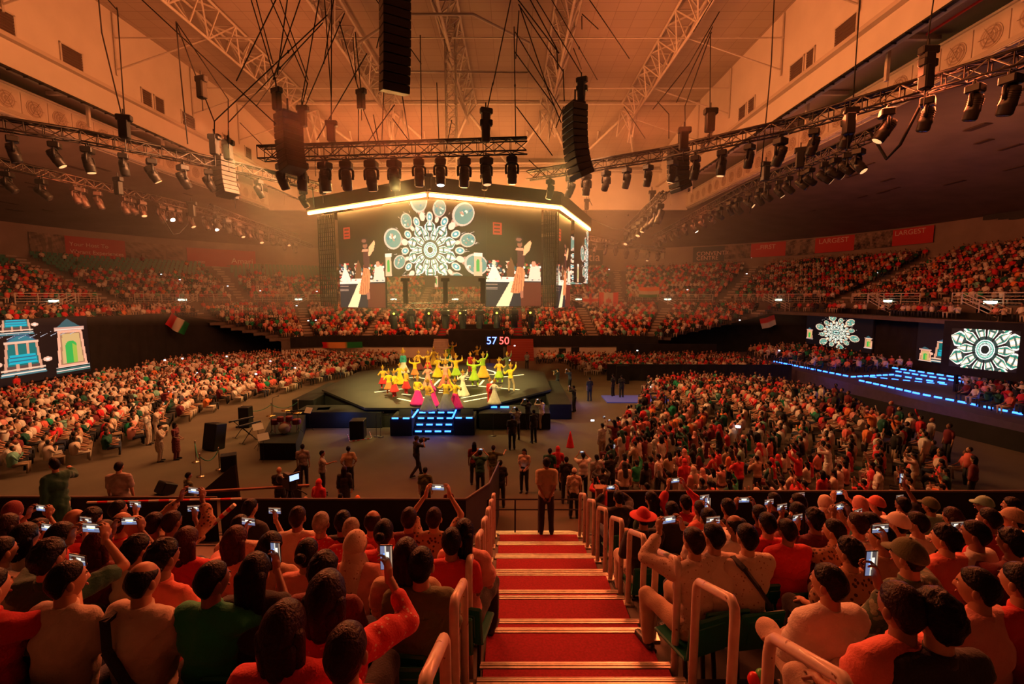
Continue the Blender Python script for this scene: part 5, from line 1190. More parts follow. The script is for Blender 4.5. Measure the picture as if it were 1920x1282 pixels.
flag(333, 607, 49.5, 2.3, 1.5, [RD, WHT, GRN], True, 'red white and green flag hanging from the top of the left drape', rot_y=.55)
flag(629, 646, 55.4, 6.6, .75, [RD, (.7, .3, .08), GRN], True, 'long red amber and green banner on the fabric band left of the stage')
flag(1440, 603, 56.5, 1.8, 1.3, [RD, WHT], False, 'red over white flag hanging on the right drape', rot_y=-.3)
flag(1217, 547, 67.5, 3.0, 1.5, [SAF, WHT, GRN], False, 'saffron white and green flag on the walkway railing right of the ring')
def uj(u, v, c):
    if abs(v - .5) < .09 or abs(u - .5) < .06: return (.6, .02, .03)
    if abs(v - .5) < .17 or abs(u - .5) < .11 or abs(abs(u - .5) - abs(v - .5)) < .07: return WHT
    return (.02, .03, .18)
flag(1107, 562, 67.2, 2.3, 2.0, [(.02, .03, .18)], True, 'blue flag with a red and white cross on the walkway railing', extra=uj)
flag(1141, 563, 67.2, 2.8, 2.4, [RD, WHT, WHT, RD], True, 'red white red flag with a red mark on the walkway railing', extra=lambda u, v, c: (.6, .01, .02) if (u - .5) ** 2 + (v - .5) ** 2 < .03 else c)
# ------------------------------------------------------------------ people: shapes
def remesh(mb, voxel, smooth=4, name='tmp'):
    me = bpy.data.meshes.new(name); me.from_pydata(mb.v, [], mb.f); me.update(); o = bpy.data.objects.new(name, me); C.objects.link(o)
    m = o.modifiers.new('r', 'REMESH'); m.mode = 'VOXEL'; m.voxel_size = voxel; m.adaptivity = 0
    if smooth: s = o.modifiers.new('s', 'SMOOTH'); s.factor = .5; s.iterations = smooth
    dg = bpy.context.evaluated_depsgraph_get(); ev = o.evaluated_get(dg); em = ev.to_mesh()
    n = len(em.vertices); v = np.empty(n * 3, np.float32); em.vertices.foreach_get('co', v); v = v.reshape(-1, 3).astype(float)
    nn = np.empty(n * 3, np.float32); em.vertices.foreach_get('normal', nn); nn = nn.reshape(-1, 3)
    f = [tuple(p.vertices) for p in em.polygons]; ev.to_mesh_clear(); bpy.data.objects.remove(o); bpy.data.meshes.remove(me); return v, f, nn
def wrinkle(v, n, amp, seed=0):
    g = np.random.default_rng(seed); d = np.zeros(len(v)); v0 = v; v = v + .03 * np.sin(v[:, [1, 2, 0]] * 19 + seed)
    for i in range(7):
        k = g.normal(0, 1, 3) * (7 + 6 * i) * np.array((1, 1, 1.7)); w = np.sin(v @ k + g.uniform(0, 7)); d += np.sign(w) * np.abs(w) ** .7 / (1 + .5 * i)
    return v0 + n * (d * amp / 1.7)[:, None]
def ik(S, T, l1, l2, pole):
    S, T = Vector(S), Vector(T); d = T - S; L = min(max(d.length, .05), (l1 + l2) * .995); T = S + d.normalized() * L
    a = (l1 * l1 - l2 * l2 + L * L) / (2 * L); h = math.sqrt(max(0, l1 * l1 - a * a)); dn = (T - S).normalized(); p = Vector(pole) - dn * Vector(pole).dot(dn)
    return S + dn * a + p.normalized() * h, T
_HANDS = {}
def hand(curl):
    """finger direction +Y, palm facing -Z, thumb on +X; origin at the wrist"""
    if curl in _HANDS: return _HANDS[curl]
    mb = MB(); mb.ell((0, .05, 0), (.038, .05, .014), 12, 8); mb.cap((0, -.02, 0), (0, .03, 0), .024, .024, 10)
    for x, L, y0 in ((.028, .070, .085), (.010, .078, .092), (-.010, .073, .090), (-.028, .058, .080)):
        p = Vector((x, y0 - .012, 0)); a = 0.0
        for s, (k, r) in enumerate(((.45, .0088), (.32, .0080), (.23, .0072))):
            a += curl * (.5, .8, .6)[s]; q = p + Vector((x * .06, math.cos(a), -math.sin(a))) * (L * k); mb.cap(p, q, r, r * .93, 8); p = q
    p = Vector((.030, .025, -.004)); q = Vector((.056, .052, -.018 - .01 * curl)); mb.cap(p, q, .012, .010, 8); mb.cap(q, q + Vector((.004 - .012 * curl, .030, -.006 - .012 * curl)), .0095, .008, 8)
    _HANDS[curl] = remesh(mb, .0045, 2); return _HANDS[curl]
def head_fn(p, x, y, z):
    q = p.copy()
    if z < .1:
        k = min(1, (.1 - z) / 1.0)
        if y > 0: q.x *= 1 - .38 * k; q.y *= 1 - .10 * k; q.z *= 1 + .02 * k
        else: q.y *= 1 - .42 * k; q.x *= 1 - .22 * k
    if y > .3:
        q.y -= .012 * math.exp(-((abs(x) - .34) / .16) ** 2 - ((z - .06) / .12) ** 2)          # eye sockets
        q.y += .007 * math.exp(-((abs(x) - .3) / .25) ** 2 - ((z - .24) / .08) ** 2)             # brow
        t = (z + .30) / .42
        if 0 < t < 1.05: q.y += .026 * math.exp(-(x / (.10 + .08 * (1 - t))) ** 2) * (1 - t) ** .6 * min(1, t * 6)   # nose
        q.y += .006 * math.exp(-(x / .22) ** 2 - ((z + .50) / .05) ** 2) + .006 * math.exp(-(x / .20) ** 2 - ((z + .60) / .05) ** 2)  # lips
        q.y += .008 * math.exp(-(x / .3) ** 2 - ((z + .88) / .14) ** 2)                            # chin
        q.x += .004 * math.copysign(1, x) * math.exp(-((abs(x) - .55) / .2) ** 2 - ((z + .15) / .2) ** 2)
    return q
HS = (.077, .097, .120)
def add_head(mb, c, yaw, pitch=0.0, hi=True):
    rot = Matrix.Rotation(yaw, 3, 'Z') @ Matrix.Rotation(pitch, 3, 'X'); c = Vector(c); nu, nv = (36, 28) if hi else (14, 10)
    mb.ell(c, HS, nu, nv, 0, rot, head_fn)
    for s in (-1, 1):
        mb.ell(c + rot @ Vector((s * .077, -.006, -.008)), (.010, .019, .031), 10, 8, 0, rot @ Matrix.Rotation(s * -.35, 3, 'Z'))
        if hi:
            mb.ell(c + rot @ Vector((s * .028, .0785, .006)), (.013, .009, .0085), 10, 8, 1, rot); mb.ell(c + rot @ Vector((s * .028, .0855, .006)), (.0052, .003, .0055), 8, 6, 2, rot)
            mb.box(c + rot @ Vector((s * .03, .088, .029)), (.016, .003, .003), rot @ Matrix.Rotation(-s * .12, 3, 'Y'), 2)
    if hi: mb.ell(c + rot @ Vector((0, .0925, -.064)), (.021, .006, .008), 10, 6, 3, rot)
SKIN = mat('skin_brown', (.40, .20, .12), .5, vary=.08, scale=8)
SKIN2 = mat('skin_tan', (.52, .29, .18), .5, vary=.08, scale=8); SKIN3 = mat('skin_deep', (.26, .12, .07), .5, vary=.08, scale=8)
SKINS = [SKIN, SKIN2, SKIN3]
EYEW = mat('eye_white', (.7, .66, .6), .3); EYED = mat('eye_dark', (.015, .01, .008), .3); LIPM = mat('lips', (.32, .09, .07), .5)

def skeleton(pose):
    """joint positions for a pose; facing +Y"""
    sit = pose.startswith('sit'); kind = pose.split('_', 1)[1]; K = {}
    lean = {'lean': .45, 'phone2': .06, 'clap': .1}.get(kind, .04 if sit else 0.0)
    H = Vector((0, 0, .50 if sit else .93)); u = Vector((0, math.sin(lean), math.cos(lean))); K['H'], K['u'] = H, u
    K['neck'] = H + u * .54; K['head'] = K['neck'] + Vector((0, .02 + .03 * math.sin(lean), .165)); K['S'] = [H + u * .48 + Vector((s * .175, 0, 0)) for s in (-1, 1)]
    if sit:
        K['hip'] = [H + Vector((s * .09, .02, -.02)) for s in (-1, 1)]; K['knee'] = [Vector((s * .14, .47, .50)) for s in (-1, 1)]; K['ank'] = [Vector((s * .14, .43, .09)) for s in (-1, 1)]
        if kind == 'cross': K['knee'][0] = Vector((-.06, .46, .60)); K['ank'][0] = Vector((.14, .52, .34))
    else:
        K['hip'] = [H + Vector((s * .09, 0, -.03)) for s in (-1, 1)]; K['knee'] = [Vector((s * .105, .03, .48)) for s in (-1, 1)]; K['ank'] = [Vector((s * .115, -.02, .09)) for s in (-1, 1)]
        if kind in ('walk', 'walkcam'): K['knee'] = [Vector((-.09, .17, .50)), Vector((.10, .02, .48))]; K['ank'] = [Vector((-.09, .24, .10)), Vector((.10, -.30, .14))]
        if kind.startswith('dance'): K['knee'][1] = Vector((.22, .08, .50)); K['ank'][1] = Vector((.26, -.05, .10))
    z0 = H.z
    tgt = {'rest': [(-.13, .33, .60 - .5 + z0), (.13, .33, .60 - .5 + z0)], 'cross': [(-.10, .34, z0 + .12), (.08, .30, z0 + .10)], 'lean': [(-.06, .50, z0 + .14), (.06, .50, z0 + .14)], 'clap': [(-.05, .30, z0 + .40), (.05, .30, z0 + .40)],
           'phone2': [(-.125, .34, z0 + .68), (.125, .34, z0 + .68)], 'phoneR': [(-.13, .33, z0 + .10), (.20, .36, z0 + .62)], 'phoneL': [(-.13, .34, z0 + .62), (.13, .33, z0 + .10)], 'hi2': [(-.13, .30, z0 + .86), (.13, .30, z0 + .86)], 'hiR': [(-.13, .33, z0 + .10), (.22, .22, z0 + .92)],
           'stand': [(-.23, .04, z0 - .07), (.23, .04, z0 - .07)], 'behind': [(-.07, -.15, z0 + .02), (.07, -.15, z0 + .0)], 'point': [(-.23, .04, z0 - .06), (.42, .42, z0 + .47)], 'front': [(-.08, .22, z0 + .08), (.08, .22, z0 + .08)],
           'walk': [(-.22, -.12, z0 - .04), (.22, .16, z0 - .02)], 'walkcam': [(-.06, .34, z0 + .50), (.14, .28, z0 + .56)], 'armup': [(-.23, .04, z0 - .06), (.30, .22, z0 + .98)],
           'dance1': [(-.45, .05, z0 + .80), (.45, .05, z0 + .80)], 'dance2': [(-.52, .10, z0 + .42), (.34, .12, z0 + .95)], 'dance3': [(-.28, .25, z0 + .20), (.50, .12, z0 + .40)], 'hips': [(-.20, .04, z0 + .08), (.20, .04, z0 + .08)]}[kind]
    K['E'], K['Wr'], K['Hd'] = [], [], []
    for i, s in enumerate((-1, 1)):
        up = tgt[i][2] > z0 + .3
        pole = (s * .8, -.3, -.8) if up else (s * .6, -1, -.2)
        if kind in ('dance1',): pole = (s * .4, -.2, -1)
        e, w = ik(K['S'][i], tgt[i], .285, .255, pole); K['E'].append(e); K['Wr'].append(w)
        # finger direction and palm normal
        if kind in ('phone2', 'hi2', 'clap', 'walkcam') or (up and kind in ('phoneR', 'phoneL', 'hiR', 'armup')): d, n = Vector((-s * .12, .25, 1)), Vector((-s, .25, 0))
        elif kind in ('point',) and up: d, n = (w - e).normalized(), Vector((0, 0, -1))
        elif kind.startswith('dance'): d, n = (w - e).normalized() + Vector((0, 0, .4)), Vector((0, 1, 0))
        elif kind in ('stand', 'walk', 'behind', 'point', 'armup', 'hips'): d, n = Vector((0, .1, -1)), Vector((-s, 0, 0))
        else: d, n = Vector((-s * .3, 1, -.2)), Vector((0, 0, -1))
        d.normalize(); n = (n - d * n.dot(d)).normalized(); x = d.cross(-n); M = Matrix((x, d, -n)).transposed()
        K['Hd'].append((M, w))
    return K
def body_prims(mb, K, g=0.0, part='all', sleeve=1.0, fat=0.0, female=False):
    H, u = K['H'], K['u']; sw = .9 if female else 1.0
    if part in ('all', 'torso'):
        mb.ell(H + Vector((0, -.005, .03)), (.160 + g + fat * .5, .118 + g + fat * .5, .125 + g), 16, 12); mb.ell(H + u * .17, (.146 * sw + g + fat, .108 + g + fat, .17), 16, 12)
        mb.ell(H + u * .34, (.170 * sw + g + fat * .6, .116 + g + fat * .4, .175), 16, 12)
        mb.cap(K['S'][0] + Vector((.03, 0, -.01)), K['S'][1] - Vector((.03, 0, .01)), .062 + g, .062 + g, 12)
        for i in (0, 1): mb.cap(K['neck'] - Vector((0, .005, .015)), K['S'][i] + Vector((0, 0, .012)), .050 + g * .7, .052 + g, 10)
    if part == 'all': mb.cap(K['neck'] - u * .06, K['head'] - Vector((0, .015, .06)), .058, .052, 12)
    if part in ('all', 'arms', 'torso'):
        for i in (0, 1):
            S, E_, W_ = K['S'][i], K['E'][i], K['Wr'][i]
            if part != 'torso': mb.cap(S, E_, .050 + g, .040 + g, 12); mb.cap(E_, W_, .040 + g, .026 + g, 12)
            else:
                if sleeve <= 1.0: mb.cap(S, S.lerp(E_, sleeve), .056 + g, .050 + g, 12)
                else: mb.cap(S, E_, .055 + g, .046 + g, 12); mb.cap(E_, E_.lerp(W_, sleeve - 1.0), .046 + g, .034 + g * .8, 12)
    if part in ('all', 'legs'):
        for i in (0, 1):
            h, k, a = K['hip'][i], K['knee'][i], K['ank'][i]; gg = g
            mb.cap(h, k, .082 + gg, .060 + gg, 12); mb.cap(k, a, .058 + gg, .040 + gg * 1.3, 12)
        if part == 'legs': mb.ell(H + Vector((0, -.005, .0)), (.165 + g, .122 + g, .115), 14, 10)
def mk(name, parts, mats):
    """parts: list of (v, f, material index); returns one mesh"""
    vs, fs, mi = [], [], []; o = 0
    for v, f, m in parts: vs.append(np.asarray(v, float).reshape(-1, 3)); fs += [tuple(i + o for i in q) for q in f]; mi += ([m] * len(f) if isinstance(m, int) else list(m)); o += len(v)
    me = bpy.data.meshes.new(name); me.from_pydata(np.concatenate(vs).tolist(), [], fs); me.polygons.foreach_set('material_index', mi); me.polygons.foreach_set('use_smooth', [True] * len(fs))
    for m in mats: me.materials.append(m)
    me.update(); return me
def body_data(K, voxel, yaw, hi=True, female=False, feet=True):
    mb = MB(); body_prims(mb, K, -.004, 'all', female=female)
    for i, s in enumerate((-1, 1)):
        a = K['ank'][i]; mb.cap(a - Vector((0, .03, .035)), a + Vector((0, .12, -.05)), .036, .028, 10)
    v, f, n = remesh(mb, voxel, 4); parts = [(v, f, 0)]
    if hi:
        for i, s in enumerate((-1, 1)):
            M, w = K['Hd'][i]; hv, hf, hn = hand(1.0 if K.get('curl', True) else .3); hv = hv.copy()
            if s < 0: hv[:, 0] *= -1; hf = [tuple(reversed(q)) for q in hf]
            hv = hv @ np.array(M).T + np.array(w); parts.append((hv, hf, 0))
    else:
        hb = MB()
        for i in (0, 1): M, w = K['Hd'][i]; hb.cap(w, w + M @ Vector((0, .1, 0)), .03, .025, 7)
        parts.append((hb.v, hb.f, 0))
    hm = MB(); add_head(hm, K['head'], yaw, 0, hi); parts.append((hm.v, hm.f, hm.m)); return parts
def top_data(K, voxel, sleeve, fat=0.0, female=False, amp=.006, long_=0.0, seed=0):
    mb = MB(); body_prims(mb, K, .021, 'torso', sleeve, fat, female)
    if long_:
        if K['H'].z > .7: mb.cap(K['H'] - Vector((0, 0, .05)), K['H'] - Vector((0, 0, long_)), .165, .17, 16)
        else:
            for i in (0, 1): mb.cap(K['hip'][i], K['hip'][i].lerp(K['knee'][i], .9), .108, .09, 12)
    v, f, n = remesh(mb, voxel, 3); v = wrinkle(v, n, amp, seed); c = MB(); c.lathe([(.060, -.02), (.068, -.015), (.066, .035), (.058, .037)], K['neck'] + Vector((0, .0, -.0)), 18); return [(v, f, 0), (c.v, c.f, 0)]
def bottom_data(K, voxel, amp=.006, wide=.016):
    mb = MB(); body_prims(mb, K, wide, 'legs'); v, f, n = remesh(mb, voxel, 3); v = wrinkle(v, n, amp, 5); return [(v, f, 0)]
def shoe_data(K, i):
    mb = MB()
    for i in (i,):
        a = K['ank'][i]; mb.cap(a + Vector((0, -.03, -.045)), a + Vector((0, .15, -.055)), .044, .036, 10); mb.box(a + Vector((0, .055, -.082)), (.042, .13, .010))
    return [(mb.v, mb.f, 0)]
def skirt_data(z0, z1, r0, r1, folds=14, amp=.05):
    mb = MB(); prof = [(r0 + (r1 - r0) * t ** 1.2, z0 + (z1 - z0) * t) for t in (0, .15, .35, .6, .85, 1)]; n = 42; vs = []
    for k, (r, z) in enumerate(prof):
        for i in range(n): t = 2 * PI * i / n; q = r * (1 + amp * k / 5 * math.sin(t * folds) * 1.2); vs.append((q * math.cos(t), q * math.sin(t) * .85, z))
    m = len(prof); fs = [tuple(range(n)), tuple(reversed(range((m - 1) * n, m * n)))]
    for k in range(m - 1):
        for i in range(n): j = (i + 1) % n; fs.append((k * n + i, k * n + n + i, k * n + n + j, k * n + j))
    mb.add(vs, fs, 0, True); return [(mb.v, mb.f, 0)]

def hair_data(style, hi=True):
    """in head coordinates, facing +Y"""
    mb = MB(); nu, nv = (44, 34) if hi else (14, 10); g = np.random.default_rng(abs(hash(style)) % 97 if False else len(style) * 7 + ord(style[0])); kk = g.normal(0, 1, (6, 3)) * 5; ph = g.uniform(0, 7, 6)
    T = {'short': .010, 'curly': .019, 'bob': .016, 'long': .014, 'bun': .010, 'balding': .006, 'pony': .010, 'grey': .010, 'scarf': .015, 'cap': .014, 'brim': .014, 'fringe': .016}[style]
    def sm(t): t = max(0, min(1, t)); return t * t * (3 - 2 * t)
    def fn(p, x, y, z):
        m = z * .9 - y * .78 + .26 - ((.20 if z > .02 else .42) if y > 0 else .40 + .32 * max(y, -.6)) * abs(x) * (1 if z < .15 else max(0, 1 - (z - .15) * 5))
        if style in ('scarf',): m = .95 - y * 1.35 + (.2 if z > .55 else 0)
        if style in ('bob', 'long', 'fringe'): m += .35 * (1 if y < .45 else 0) * abs(x)
        if style == 'balding': m = min(m, .62 - z * .8 + (-y) * .25)
        if style in ('cap', 'brim'): m = z * 1.2 + .02 - .15 * y
        k = sm(m * (3.2 if style in ('short', 'grey', 'curly') else 5)); th = T
        if style not in ('scarf', 'cap', 'brim'):
            w = sum(math.sin(float(np.dot(kk[i], (x, y, z))) * (2.6 if style == 'curly' else 1.3) + ph[i]) for i in range(6)) / 6; th *= 1 + (.5 if style == 'curly' else .28) * w
            if style in ('short', 'grey', 'fringe') and z > .6: th *= 1.12
        q = head_fn(p, x, y, z); l = q.length; return q * ((l - .006) / l) * (1 - k) + (p * .0 + q * ((l + th) / l)) * k if m > -.35 else q * ((l - .008) / l)
    mb.ell((0, 0, 0), HS, nu, nv, 0, None, fn)
    if style in ('bob', 'fringe'):
        for s in (-1, 1): mb.cap((s * .065, -.03, .0), (s * .072, -.03, -.13), .042, .030, 12)
        mb.cap((0, -.06, .0), (0, -.065, -.13), .062, .045, 14); mb.cap((-.04, -.06, -.03), (-.045, -.055, -.14), .045, .03, 10); mb.cap((.04, -.06, -.03), (.045, -.055, -.14), .045, .03, 10)
    if style == 'long':
        for s in (-1, 0, 1): mb.cap((s * .045, -.055, .0), (s * .055, -.10, -.34 - .03 * (s == 0)), .052, .030, 12)
    if style == 'pony': mb.cap((0, -.10, .03), (0, -.13, .0), .03, .028, 10); mb.cap((0, -.13, .0), (.01, -.125, -.30), .028, .014, 10)
    if style == 'bun': mb.ell((0, -.115, .03), (.045, .038, .042), 14, 10)
    if style == 'scarf':
        mb.cap((0, -.03, -.05), (0, -.03, -.17), .085, .105, 16); mb.cap((0, .03, -.13), (0, .06, -.26), .07, .09, 14); mb.cap((0, -.06, -.14), (0, -.09, -.34), .09, .11, 14)
    if style == 'cap': 
        pts = []; n = 14
        for lay in (0, .008):
            for i in range(n + 1): a = PI * (i / n); pts.append((.074 * math.cos(a), .075 + .085 * math.sin(a), .028 + lay - .012 * math.sin(a)))
        fs = [tuple(range(n + 1)), tuple(reversed(range(n + 1, 2 * n + 2)))] + [(i, n + 1 + i, n + 2 + i, i + 1) for i in range(n)]; mb.add(pts, fs, 0, False); mb.ell((0, 0, .135), (.01, .01, .006), 8, 5)
    if style == 'brim': mb.lathe([(.07, .035), (.15, .020), (.165, .026), (.15, .030), (.08, .05)], (0, 0, 0), 30)
    return [(mb.v, mb.f, 0)]
def cloth(name, col, pat=None, rough=.85):
    key = 'cloth_' + name
    if key in MATS: return MATS[key]
    m = mat(key, col, rough, vary=.12, scale=6, bump=.25, bscale=90, sheen=.15)
    if pat:
        nt = m.node_tree; b = nt.nodes['Principled BSDF']; tc = nt.nodes.new('ShaderNodeTexCoord'); v = nt.nodes.new('ShaderNodeTexVoronoi'); v.inputs['Scale'].default_value = pat[1]; nt.links.new(tc.outputs['Object'], v.inputs['Vector'])
        r = nt.nodes.new('ShaderNodeValToRGB'); r.color_ramp.interpolation = 'CONSTANT'; r.color_ramp.elements[0].color = (*pat[0], 1); r.color_ramp.elements[1].color = (*col, 1); r.color_ramp.elements[1].position = pat[2]
        nt.links.new(v.outputs['Distance'], r.inputs['Fac']); nt.links.new(r.outputs['Color'], b.inputs['Base Color'])
    return m
CL = {'white': cloth('white', (.72, .66, .6)), 'cream': cloth('cream', (.66, .52, .42)), 'tan': cloth('tan', (.45, .30, .2)), 'red': cloth('red', (.62, .02, .03)), 'salmon': cloth('salmon', (.75, .16, .12)), 'pink': cloth('pink', (.72, .3, .26)),
      'orange': cloth('orange', (.8, .22, .06)), 'green': cloth('green', (.01, .30, .14)), 'olive': cloth('olive', (.10, .12, .05)), 'darkgreen': cloth('darkgreen', (.01, .09, .06)), 'black': cloth('black', (.015, .014, .014)), 'navy': cloth('navy', (.03, .04, .08)),
      'maroon': cloth('maroon', (.16, .015, .02)), 'grey': cloth('grey', (.30, .28, .26)), 'patterned brown': cloth('patterned_brown', (.42, .22, .12), ((.06, .02, .01), 26, .33)), 'patterned red': cloth('patterned_red', (.6, .03, .03), ((.7, .4, .3), 34, .22)),
      'patterned cream': cloth('patterned_cream', (.62, .48, .38), ((.3, .14, .08), 30, .2)), 'mint': cloth('mint', (.25, .45, .35)), 'camouflage': cloth('camouflage', (.05, .10, .06), ((.2, .22, .14), 18, .4)), 'jeans': cloth('jeans', (.03, .05, .10)), 'khaki': cloth('khaki', (.42, .32, .2)),
      'yellow': cloth('yellow', (.85, .55, .02)), 'lime': cloth('lime', (.35, .55, .03)), 'gold': cloth('gold', (.8, .42, .04)), 'magenta': cloth('magenta', (.7, .01, .25)), 'teal': cloth('teal', (.05, .4, .4))}
HAIRM = {'black': mat('hair_black', (.006, .005, .005), .42, vary=.3, scale=30, bump=.5, bscale=70), 'brown': mat('hair_brown', (.022, .009, .006), .42, vary=.3, scale=30, bump=.5, bscale=70), 'auburn': mat('hair_auburn', (.055, .012, .008), .42, vary=.3, scale=30, bump=.5, bscale=70), 'grey': mat('hair_grey', (.28, .24, .2), .5, vary=.3, scale=30, bump=.5, bscale=70)}
for _m in HAIRM.values(): _m.node_tree.nodes['Principled BSDF'].inputs['Specular IOR Level'].default_value = .18
_PR = {}
def proto(pose, yaw=0.0, sleeve=.7, fat=0.0, female=False, long_=0.0):
    """hero meshes, cached: body, top, bottom, shoes, head place, hand places"""
    kb = ('b', pose, round(yaw, 1), female); kt = ('t', pose, round(sleeve, 1), round(fat, 2), female, long_); kl = ('l', pose)
    K = skeleton(pose)
    if kb not in _PR: _PR[kb] = mk('body', body_data(K, .014, yaw, True, female), [SKIN, EYEW, EYED, LIPM])
    if kt not in _PR: _PR[kt] = mk('top', top_data(K, .017, sleeve, fat, female, .010, long_, len(_PR)), [CL['white']])
    if kl not in _PR: _PR[kl] = mk('trousers', bottom_data(K, .02), [CL['black']]); _PR[('s', pose)] = [mk('shoe', shoe_data(K, i), [BLKPL]) for i in (0, 1)]
    return K, _PR[kb], _PR[kt], _PR[kl], _PR[('s', pose)]
_HR = {}
def hair_mesh(style, hi=True):
    k = (style, hi)
    if k not in _HR: _HR[k] = mk({'scarf': 'headscarf', 'cap': 'cap', 'brim': 'hat'}.get(style, 'hair'), hair_data(style, hi), [HAIRM['black']])
    return _HR[k]
def over(o, m, i=0):
    o.material_slots[i].link = 'OBJECT'; o.material_slots[i].material = m
def person(label, loc, rz, pose, top='white', bottom='black', hair='short', hcol='black', yaw=0.0, sleeve=.7, fat=0.0, female=False, long_=0.0, scale=1.0, zs=1.0, skin=0, group=None, cat='person', shoes=True):
    K, bm, tm, lm, sm_ = proto(pose, yaw, sleeve, fat, female, long_)
    t = thing('person', label, cat, loc, rz, group); t.scale = (scale, scale, scale * zs)
    b = link('body', bm, t); over(b, SKINS[skin % 3]); o = link('top', tm, t); over(o, CL[top]); o = link('trousers', lm, t); over(o, CL[bottom])
    for q in sm_: link('shoe', q, t)
    if hair != 'bald':
        st = 'short' if hair == 'grey' else hair; o = link({'scarf': 'headscarf', 'cap': 'cap', 'brim': 'hat'}.get(hair, 'hair'), hair_mesh(st), t, K['head'], yaw)
        over(o, CL[hcol] if hair in ('scarf', 'cap', 'brim') else HAIRM['grey' if hair == 'grey' else hcol])
        if hair in ('cap', 'brim'): o2 = link('hair', hair_mesh('balding'), t, K['head'], yaw); over(o2, HAIRM['black'])
    return t, K
# phone pictures: a small view of the stage
def phone_meshes():
    mb = MB(); mb.cbox((0, 0, 0), (.078, .0045, .038), .003); mb.cbox((.055, .006, .02), (.014, .003, .012), .002); body = mb.mesh('case', BLKPL)
    cv = Cv(16, 8, 2, (.05, .04, .04)); cv.a[:3] = (.10, .12, .2); cv.put((cv.Y > .35) & (cv.Y < .5), (.45, .42, .35)); cv.ell(1.0, .62, .5, .14, (.75, .7, .6)); cv.ell(1.0, .3, .4, .1, (.15, .3, .9)); cv.ell(1.1, .45, .25, .08, (.8, .7, .2)); cv.put(cv.Y > .85, (.25, .16, .1))
    return body, grid_mesh('screen', cv, lambda U, V: np.stack([-.072 + .144 * U, np.full_like(U, -.0052), -.034 + .068 * V], -1), attr_mat('phone_screen', .4, 1.6))
PH = phone_meshes()
def phone_at(M, label, portrait=False, group=None, glow=None):
    t = thing('phone', label, 'phone', M.translation, 0, group); t.rotation_euler = (M.to_3x3() @ (Matrix.Rotation(PI / 2, 3, 'Y') if portrait else Matrix.Identity(3))).to_euler(); t.scale = (1.05,) * 3
    link('case', PH[0], t); link('screen', PH[1], t); return t
def give_phone(t, K, pose, label):
    kind = pose.split('_', 1)[1]; both = kind in ('phone2', 'hi2')
    if both: p = (K['Wr'][0] + K['Wr'][1]) / 2 + Vector((0, .035, .07)); por = False
    else: i = 0 if kind == 'phoneL' else 1; p = K['Wr'][i] + Vector((-.02 if i else .02, .03, .09)); por = (kind in ('phoneR', 'armup', 'hiR') and R.random() < .5)
    Mw = Matrix.Translation(t.location) @ Matrix.Rotation(t.rotation_euler[2], 4, 'Z') @ Matrix.Diagonal((*t.scale, 1)); q = Mw @ p
    return phone_at(Matrix.Translation(q) @ Matrix.Rotation(t.rotation_euler[2] + R.uniform(-.1, .1), 4, 'Z'), label, por)
# plastic tip-up seat of the near stand
def seat_meshes():
    mb = MB(); vs = []; N = 7
    prof = [(-.02, .43), (.10, .415), (.30, .42), (.43, .45)]; 
    mb.cbox((0, .20, .425), (.215, .215, .018), .012); pan = mb.mesh('seat', GREENSEAT); mb = MB(); mb.cbox((0, -.05, .63), (.215, .018, .19), .014, Matrix.Rotation(.12, 3, 'X')); mb.cbox((0, -.066, .63), (.15, .010, .12), .006, Matrix.Rotation(.12, 3, 'X')); back = mb.mesh('backrest', GREENSEAT)
    mb = MB(); mb.bar((-.16, .05, .41), (-.16, .0, 0.0), .02, 6); mb.bar((.16, .05, .41), (.16, .0, 0.0), .02, 6); mb.bar((-.2, .1, .405), (.2, .1, .405), .018, 6); leg = mb.mesh('bracket', BLKMET); return pan, back, leg
SEAT = seat_meshes()
def seat(loc, rz, label, group):
    t = thing('stand_seat', label, 'seat', loc, rz, group); link('seat', SEAT[0], t); link('backrest', SEAT[1], t); link('bracket', SEAT[2], t); return t

